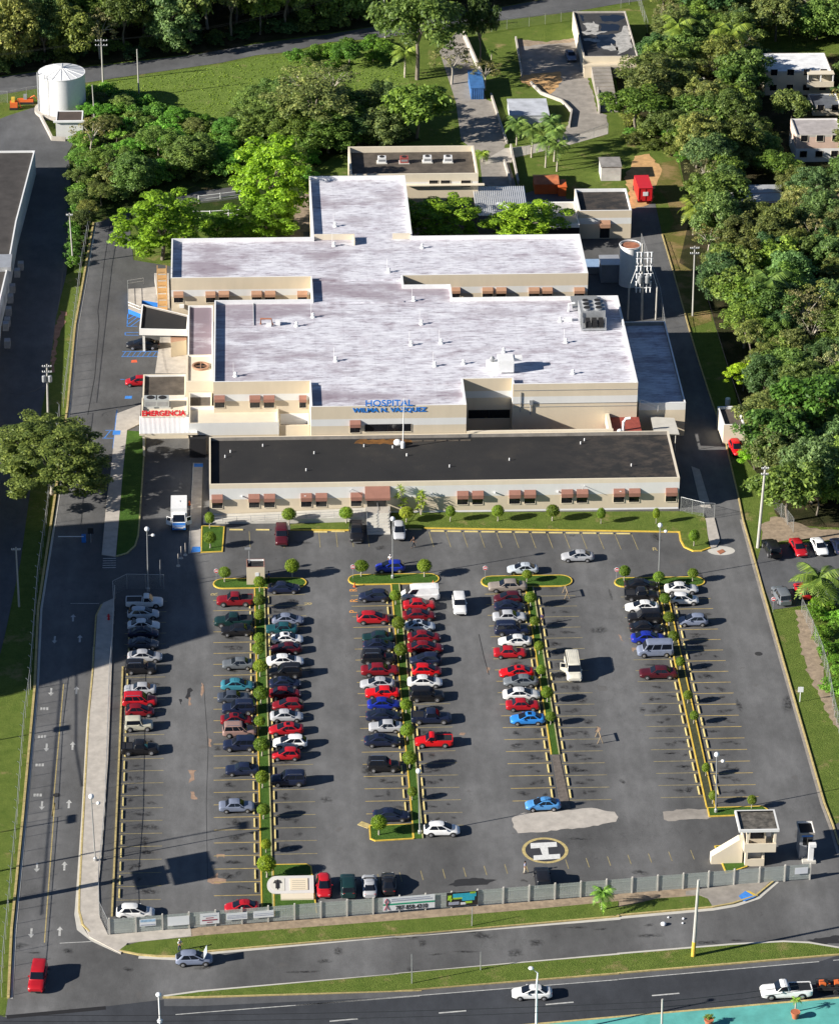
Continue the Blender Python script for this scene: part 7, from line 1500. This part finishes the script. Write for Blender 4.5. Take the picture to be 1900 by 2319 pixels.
for i, (T, x, y) in enumerate((('J', 250, 433), ('J', 208, 472), ('J', 505, 385), ('J', 908, 443), ('J', 845, 577), ('J', 1300, 388), ('J', 1525, 398), ('J', 1635, 460), ('K', 75, 460), ('K', 880, 495), ('K', 1440, 366), ('L', 103, 540), ('K', 410, 548), ('K', 1470, 340))):
    p = g(T, x, y, 4.45); mb = MB(); mb.lathe([(.09, 0), (.09, .38), (.02, .42)], n=8); o = mb.build('vent_pipe', WHITEM, origin=(0, 0, 0)); o.location = (p.x, p.y, 4.45); tag(o, 'thin white vent pipe standing on the dark front roof', 'pipe', 'vent pipes on the dark roof')
p = g('J', 1605, 395, 4.45); o = thing('flagpole', 'white mast rising from the dark front roof before the blue letters', 'mast', (p.x, p.y, 4.45)); mb = MB(); mb.tube([(0, 0, 0), (.1, 0, 8.0)], .09, 0, 8, .05); mb.build('pole', WHITEM, o); mb = MB(); mb.lathe([(.3, 0), (.3, .9), (.2, 1)], n=10); mb.build('foot', WHITEM, o)
p = g('J', 1565, 375, 4.45); mb = MB(); mb.ball((0, 0, .45), .62, 0, 14, 8, .75); o = mb.build('dome_vent', WHITEM, origin=(0, 0, 0), smooth=60); o.location = (p.x, p.y, 4.45); tag(o, 'round white dome beside the mast on the dark roof', 'vent')
# service yard at the right: water cylinder, transformers, sheds
p = g('H', 90, 700); o = thing('water_cylinder', 'white round tank with open rusty top in the service yard', 'tank', (p.x, p.y+1.6, 0)); _, z = fac('H', 90, 400, p.y); mb = MB(); mb.lathe([(1.6, 0), (1.6, z)], n=28); mb.build('shell', WHITEM, o, 40); mb = MB(); mb.lathe([(1.5, z+.01), (1.5, z+.03)], n=28, m=0); mb.build('top', RUST, o); mb = MB()
for k in range(28): a0, a1 = k*math.pi/14, (k+1)*math.pi/14; mb.tube([(1.7*math.cos(a0), 1.7*math.sin(a0), z+.2), (1.7*math.cos(a1), 1.7*math.sin(a1), z+.2)], .08, 0, 5)
mb.build('rim', WHITEM, o)
o, a, b, z = boxthing('generator_shed', 'shed with light roof beside the round tank in the yard', 'shed', 'G', 1600, 1745, 660, 3.6, 520, plain('yard_grey', (.2, .21, .235), .8, .15, .6), TIN)
boxthing('lean_to', 'low blue roofed lean-to between back wing and generator shed', 'shed', 'G', 1490, 1590, 590, 3, 540, GREYM, plain('blue_tin', (.25, .36, .52), .5, .15, 1))
UT = athing('transformer_frame', 'tall pole frame crowded with transformers and insulators in the yard', 'electrical frame', tuple(g('H', 190, 950))); p, t = span('H', 185, 950, 'H', 192, 350)
mb = MB(); mb.tube([(p.x, p.y, 0), (p.x+t.x, p.y, t.z)], .2, 0, 8, .14); mb.build('post', POLEC, UT)
for dx in (-2.2, 2.2): mb = MB(); mb.tube([(p.x+dx, p.y, 0), (p.x+dx, p.y, t.z*.42)], .14, 0, 8); mb.build('post', POLEC, UT)
for h in (.42, .5, .6, .7, .8, .88):
    z = t.z*h; mb = MB(); mb.box(p.x-1.3, p.x+1.3, p.y-.1, p.y+.02, z, z+.14); mb.build('crossarm', WHITEM, UT)
    for dx in (-1.1, -.5, .5, 1.1): mb = MB(); mb.lathe([(.07, -.7), (.13, -.4), (.09, 0), (.06, .2)], (p.x+dx, p.y-.2, z), 8); mb.build('insulator', WHITEM, UT)
for dx in (-.55, .55): mb = MB(); mb.lathe([(.35, 0), (.38, .1), (.38, 1.1), (.2, 1.25)], (p.x+dx, p.y-.4, t.z*.5), 14); mb.build('transformer', GREYM, UT)
mb = MB(); 
for dx in (-2.2, -1.1, 0, 1.1, 2.2): mb.tube([(p.x+dx, p.y, t.z*.42), (p.x+dx*.4, p.y, t.z*.75)], .05, 0, 5)
mb.build('brace', WHITEM, UT)
chainfence([(41, 82.5), (46, 82.3), (46.8, 100), (46, 121)], 2.2, 'chain link fence of the shaded service yard', 3.5)
p = g('L', 860, 60, 0); o = MB().lathe([(.35, 0), (.4, .2), (.4, 1.1), (.3, 1.2)], n=14).build('water_drum', WHITEM); o.location = (p.x, p.y, 0); tag(o, 'white drum behind the small cream shed', 'drum')
# small things on the ground
def pot(T, x, y, lab):
    p = g(T, x, y); o = MB().lathe([(.32, .12), (.48, .85), (.55, .85), (.55, 1.0), (.42, .98)], n=18).build('flower_pot', TERRA); o.location = (p.x, p.y, 0); tag(o, lab, 'pot', 'terracotta pots')
pot('U', 1390, 1700, 'terracotta pot holding the young palm on turquoise pavement'); pot('U', 710, 1760, 'terracotta pot cut by the lower edge of the picture')
p = g('U', 710, 1745); tree('bush', p.x, p.y, .5, .55, (.12, .17, .05), 'potted_shrub', 'low shrub in the terracotta pot at the lower edge', 'plant', None, .8)
p = g('Q', 55, 0); 
for i, (x, y, s) in enumerate(((355, 962, .34), (395, 905, .14), (512, 915, .17), (507, 950, .14))):
    p = g('U', x, y); mb = MB(); mb.ball((0, 0, s*.5), s, 0, 9, 6, .7); o = mb.build('litter_bag', SIGNW); o.location = (p.x, p.y, 0); tag(o, ('white plastic bag lying on the front street' if i == 0 else 'tiny scrap of white litter on the front street'), 'litter', 'litter on the front street')
p = g('M', 855, 190); o = thing('fire_hydrant', 'red hydrant on the long walkway in the shade', 'hydrant', (p.x, p.y, .12)); mb = MB(); mb.lathe([(.2, 0), (.2, .08), (.13, .12), (.13, .65), (.17, .7), (.05, .85)], n=12); mb.build('barrel', RED, o)
for s in (-1, 1): mb = MB(); mb.tube([(0, 0, .5), (s*.26, 0, .5)], .07, 0, 8); mb.build('outlet', RED, o)
p = g('I', 660, 1135); o = thing('barrier_gate', 'white barrier arm lowered across the shaded side road', 'barrier', (p.x, p.y, 0)); mb = MB(); mb.box(-.3, .3, -.25, .25, 0, 1.1); mb.build('housing', BLUE, o); e = g('I', 460, 1130); mb = MB(); mb.tube([(0, -.3, 1.0), (e.x-p.x, -.3, 1.05)], .06, 0, 6); mb.build('arm', WHITEM, o)
p = g('I', 715, 1140); o = thing('shade_sign', 'dark square sign on a post next to the barrier arm', 'sign', (p.x, p.y, 0)); mb = MB(); mb.tube([(0, 0, 0), (0, 0, 2)], .05, 0, 6); mb.build('post', STEEL, o); mb = MB(); mb.box(-.4, .4, -.08, -.051, 1.4, 2.3); mb.build('panel', SIGNB, o)
o = MB().lathe([(.45, 0), (.45, .012)], n=22).build('manhole_cover', plain('cast_iron', (.03, .03, .03), .8, .2, 2)); p = g('M', 445, 1567); o.location = (p.x, p.y, .005); tag(o, 'round dark manhole cover in the side road', 'manhole')
o = MB().lathe([(.5, 0), (.5, .012)], n=22).build('manhole_cover', MATS['cast_iron']); p = g('P', 1103, 455); o.location = (p.x, p.y, .005); tag(o, 'round manhole cover in the wide right-hand aisle', 'manhole')
p = g('L', 810, 1205); o = MB().prism(pts('L 775 1210 820 1195 842 1215 800 1235'), .01, .05).build('drain_grate', RUST, origin=tuple(p)); tag(o, 'rusty drain grate at the foot of the lawn corner', 'grate')
o = MB().prism([(p.x+1.6*math.cos(a)*1.2, p.y+1.3*math.sin(a)) for a in [k*math.pi/9 for k in range(18)]], .003, .003).build('concrete_patch', CONCB); o['kind'] = 'structure'
# ------------------------------------------------------------------ people
def skinned(name, V, E, mat, root, col=None, sub=1):
    me = bpy.data.meshes.new(name); me.from_pydata([v[0] for v in V], E, []); t = link(bpy.data.objects.new(name, me)); m = t.modifiers.new('s', 'SKIN'); m.use_smooth_shade = True
    for i, d in enumerate(me.skin_vertices[0].data): d.radius = V[i][1] if isinstance(V[i][1], tuple) else (V[i][1], V[i][1]); d.use_root = (i == 0)
    q = t.modifiers.new('u', 'SUBSURF'); q.levels = sub; q.render_levels = sub
    dg = bpy.context.evaluated_depsgraph_get(); dg.update(); r = bpy.data.meshes.new_from_object(t.evaluated_get(dg)); bpy.data.objects.remove(t)
    r.materials.clear(); r.materials.append(mat); o = link(bpy.data.objects.new(name, r)); o.parent = root
    if col: o.color = (*col, 1)
    return o
def person(T, x, y, rz, label, shirt, trousers, hair, stride=.25, armswing=.2, lean=0.0, reach=None, hat=None):
    p = g(T, x, y); root = thing('person', label, 'person', (p.x, p.y, .01), rz); SKN = (.28, .15, .09)
    def leg(s): f = stride*s; return [(f*.95, s*.10, .06), (f*.45+.03, s*.10, .48), (0, s*.09, .90)]
    def arm(s):
        if reach and s in reach: return [(0+lean*.5, s*.19, 1.42), (.18, s*.22, 1.22), (.45, s*.16, 1.25)]
        return [(lean*.5, s*.19, 1.42), (-armswing*s*.5, s*.26, 1.15), (-armswing*s*1.0+.06, s*.25, .90)]
    V = [((0, 0, .95), (.13, .10)), ((lean*.25, 0, 1.2), (.135, .10)), ((lean*.5, 0, 1.42), (.13, .09)), ((lean*.6, 0, 1.52), .055), ((lean*.7+.01, 0, 1.62), (.085, .095)), ((lean*.75+.01, 0, 1.74), (.07, .08)), ((lean*.72+.10, 0, 1.64), .018)]; E = [(0, 1), (1, 2), (2, 3), (3, 4), (4, 5), (4, 6)]
    for s in (-1, 1):
        a, k, h = leg(s); n = len(V); V += [(h, .085), (k, .055), (a, .042), ((a[0]+.16, a[1], .035), .03)]; E += [(0, n), (n, n+1), (n+1, n+2), (n+2, n+3)]
        sh, el, wr = arm(s); n = len(V); d = (Vector(wr)-Vector(el)).normalized(); V += [(sh, .055), (el, .042), (wr, .03), (tuple(Vector(wr)+d*.07), (.038, .02))]; E += [(2, n), (n, n+1), (n+1, n+2), (n+2, n+3)]
        pl = Vector(wr)+d*.07; sd = Vector((0, 1, 0)).cross(d).normalized()
        for j, (off, ln) in enumerate(((-.03, .07), (-.01, .085), (.01, .09), (.03, .075))): i = len(V); V += [(tuple(pl+sd*off+d*.05), .009), (tuple(pl+sd*off+d*(.05+ln*.6)+Vector((0, -s*.02, 0))), .008)]; E += [(n+3, i), (i, i+1)]
        i = len(V); V += [(tuple(pl+sd*.05+d*.01), .010), (tuple(pl+sd*.065+d*.05), .009)]; E += [(n+3, i), (i, i+1)]
    skinned('body', V, E, CLOTH, root, SKN)
    V = [((lean*.2, 0, .98), (.155, .12)), ((lean*.25, 0, 1.2), (.155, .12)), ((lean*.5, 0, 1.42), (.15, .11)), ((lean*.57, 0, 1.5), .07)]; E = [(0, 1), (1, 2), (2, 3)]
    for s in (-1, 1): sh, el, wr = arm(s); n = len(V); V += [(sh, .075), (tuple(Vector(sh).lerp(Vector(el), .9)), .062)]; E += [(2, n), (n, n+1)]
    skinned('shirt', V, E, CLOTH, root, shirt)
    V = [((0, 0, 1.0), (.15, .12)), ((0, 0, .92), (.15, .12))]; E = [(0, 1)]
    for s in (-1, 1): a, k, h = leg(s); n = len(V); V += [(h, .105), (k, .078), ((a[0], a[1], .1), .062)]; E += [(1, n), (n, n+1), (n+1, n+2)]
    skinned('trousers', V, E, CLOTH, root, trousers)
    for s in (-1, 1): a = leg(s)[0]; mb = MB(); mb.ball((a[0]+.07, a[1], .045), .055, 0, 8, 6, .8); o = mb.build('shoe', BLK, root, 60); o.scale = (1, 1, 1)
    mb = MB(); mb.ball((lean*.75-.015, 0, 1.70), .105, 0, 12, 8, .95); o = mb.build('hair' if not hat else 'cap', CLOTH, root, 60); o.color = (*(hat or hair), 1)
    mb = MB(); 
    for s in (-1, 1): mb.ball((lean*.72+.088, s*.032, 1.655), .012, 0, 6, 4)
    mb.build('eyes', BLK, root)
DK = (.012, .011, .012)
person('K', 128, 1180, R_(200), 'person in dark clothes striding past the silver hatchback', (.015, .015, .02), (.02, .022, .03), DK, .32, .3)
person('S', 1002, 555, R_(-20), 'person in a pale shirt and beige trousers beside the helipad car', (.35, .36, .5), (.62, .55, .42), DK, .12, .15)
person('Q', 1412, 1170, R_(-60), 'person in white cap and shirt behind the car with raised bonnet', (.72, .72, .73), (.05, .06, .12), DK, .1, .1, .12, (-1, 1), (.75, .75, .75))
person('J', 552, 1455, R_(180), 'person in a blue shirt standing right of the square booth', (.05, .08, .42), (.02, .02, .03), DK, .08, .1)
person('J', 1505, 1325, R_(250), 'person in a white cap behind the deep blue hatchback', (.7, .7, .7), (.03, .03, .05), DK, .05, .1, 0, None, (.75, .75, .75))
person('O', 1140, 225, R_(90), 'person in purple walking along the third planted median', (.06, .045, .13), (.02, .02, .035), DK, .22, .2)
# ------------------------------------------------------------------ what stands left of the picture and throws its shade into it
A_, B_, C_, D_ = g('M', 1675, 300), g('I', 1490, 930), g('I', 370, 1015), g('M', 300, 715); SUNV = Vector((SUN_AZ.x, SUN_AZ.y, 0)); hB = 27.0
sh = SUNV*SHK*hB; e1 = (C_-B_).normalized()*26; e2 = (D_-A_).normalized()*30; q = [A_+sh, B_+sh, B_+e1+sh, A_+e2+sh]
TB = athing('tall_building', 'tall apartment block left of the picture shading the side road', 'building', (q[0].x-8, q[0].y, 0)); wing('wall', [(v.x, v.y) for v in q], hB, hB-.4, [(hB, CREAM)], CONCD, TB)
for k in range(7): mb = MB(); a, b = q[0].lerp(q[1], .15), q[0].lerp(q[1], .85); mb.bar(a+Vector((.02, 0, 0)), b+Vector((.02, 0, 0)), .06, 2.2+k*3.5, 3.6+k*3.5); mb.build('window', DARKGL, TB)
def shadowpole(T, x, y, h, label, head=None, r=.12):
    p = g(T, x, y)+SUNV*SHK*h; o = thing('roadside_pole', label, 'pole', (p.x, p.y, 0)); mb = MB(); mb.tube([(0, 0, 0), (0, 0, h)], r, 0, 8, r*.7); mb.build('post', STEEL, o)
    if head: mb = MB(); mb.box(-.2, .2, -head[0]/2, head[0]/2, h-head[1], h); mb.build('head', GREYM, o)
    return o
shadowpole('R', 385, 172, 17.5, 'tall lamp pole left of the picture casting a long shadow', (1.6, .5), .16)
shadowpole('M', 540, 1035, 8.0, 'sign pole left of the picture by the lower fence', (1.2, .8))
shadowpole('Q', 590, 122, 9.5, 'lamp pole left of the picture near the bright grass', (1.8, .4))
c = g('Q', 1500, 505); hb_ = 10.5; p = c+SUNV*SHK*hb_
BB = thing('billboard', 'two-panel billboard on a pole left of the picture', 'billboard', (p.x, p.y, 0)); mb = MB(); mb.tube([(0, 0, 0), (0, 0, hb_+1.2)], .4, 0, 12); mb.build('pole', STEEL, BB)
def panel(T, s, h0, h1, nm):
    q = pts(T+' '+s); a = q[0]+SUNV*SHK*h0-p; b = q[1]+SUNV*SHK*h0-p; mb = MB(); mb.bar((a.x, a.y), (b.x, b.y), .3, h0, h1); mb.build(nm, GREYM, BB)
panel('Q', '1310 440 1375 650', 9.4, 11.6, 'panel'); panel('Q', '1035 540 1080 685', 7.6, 9.3, 'panel')
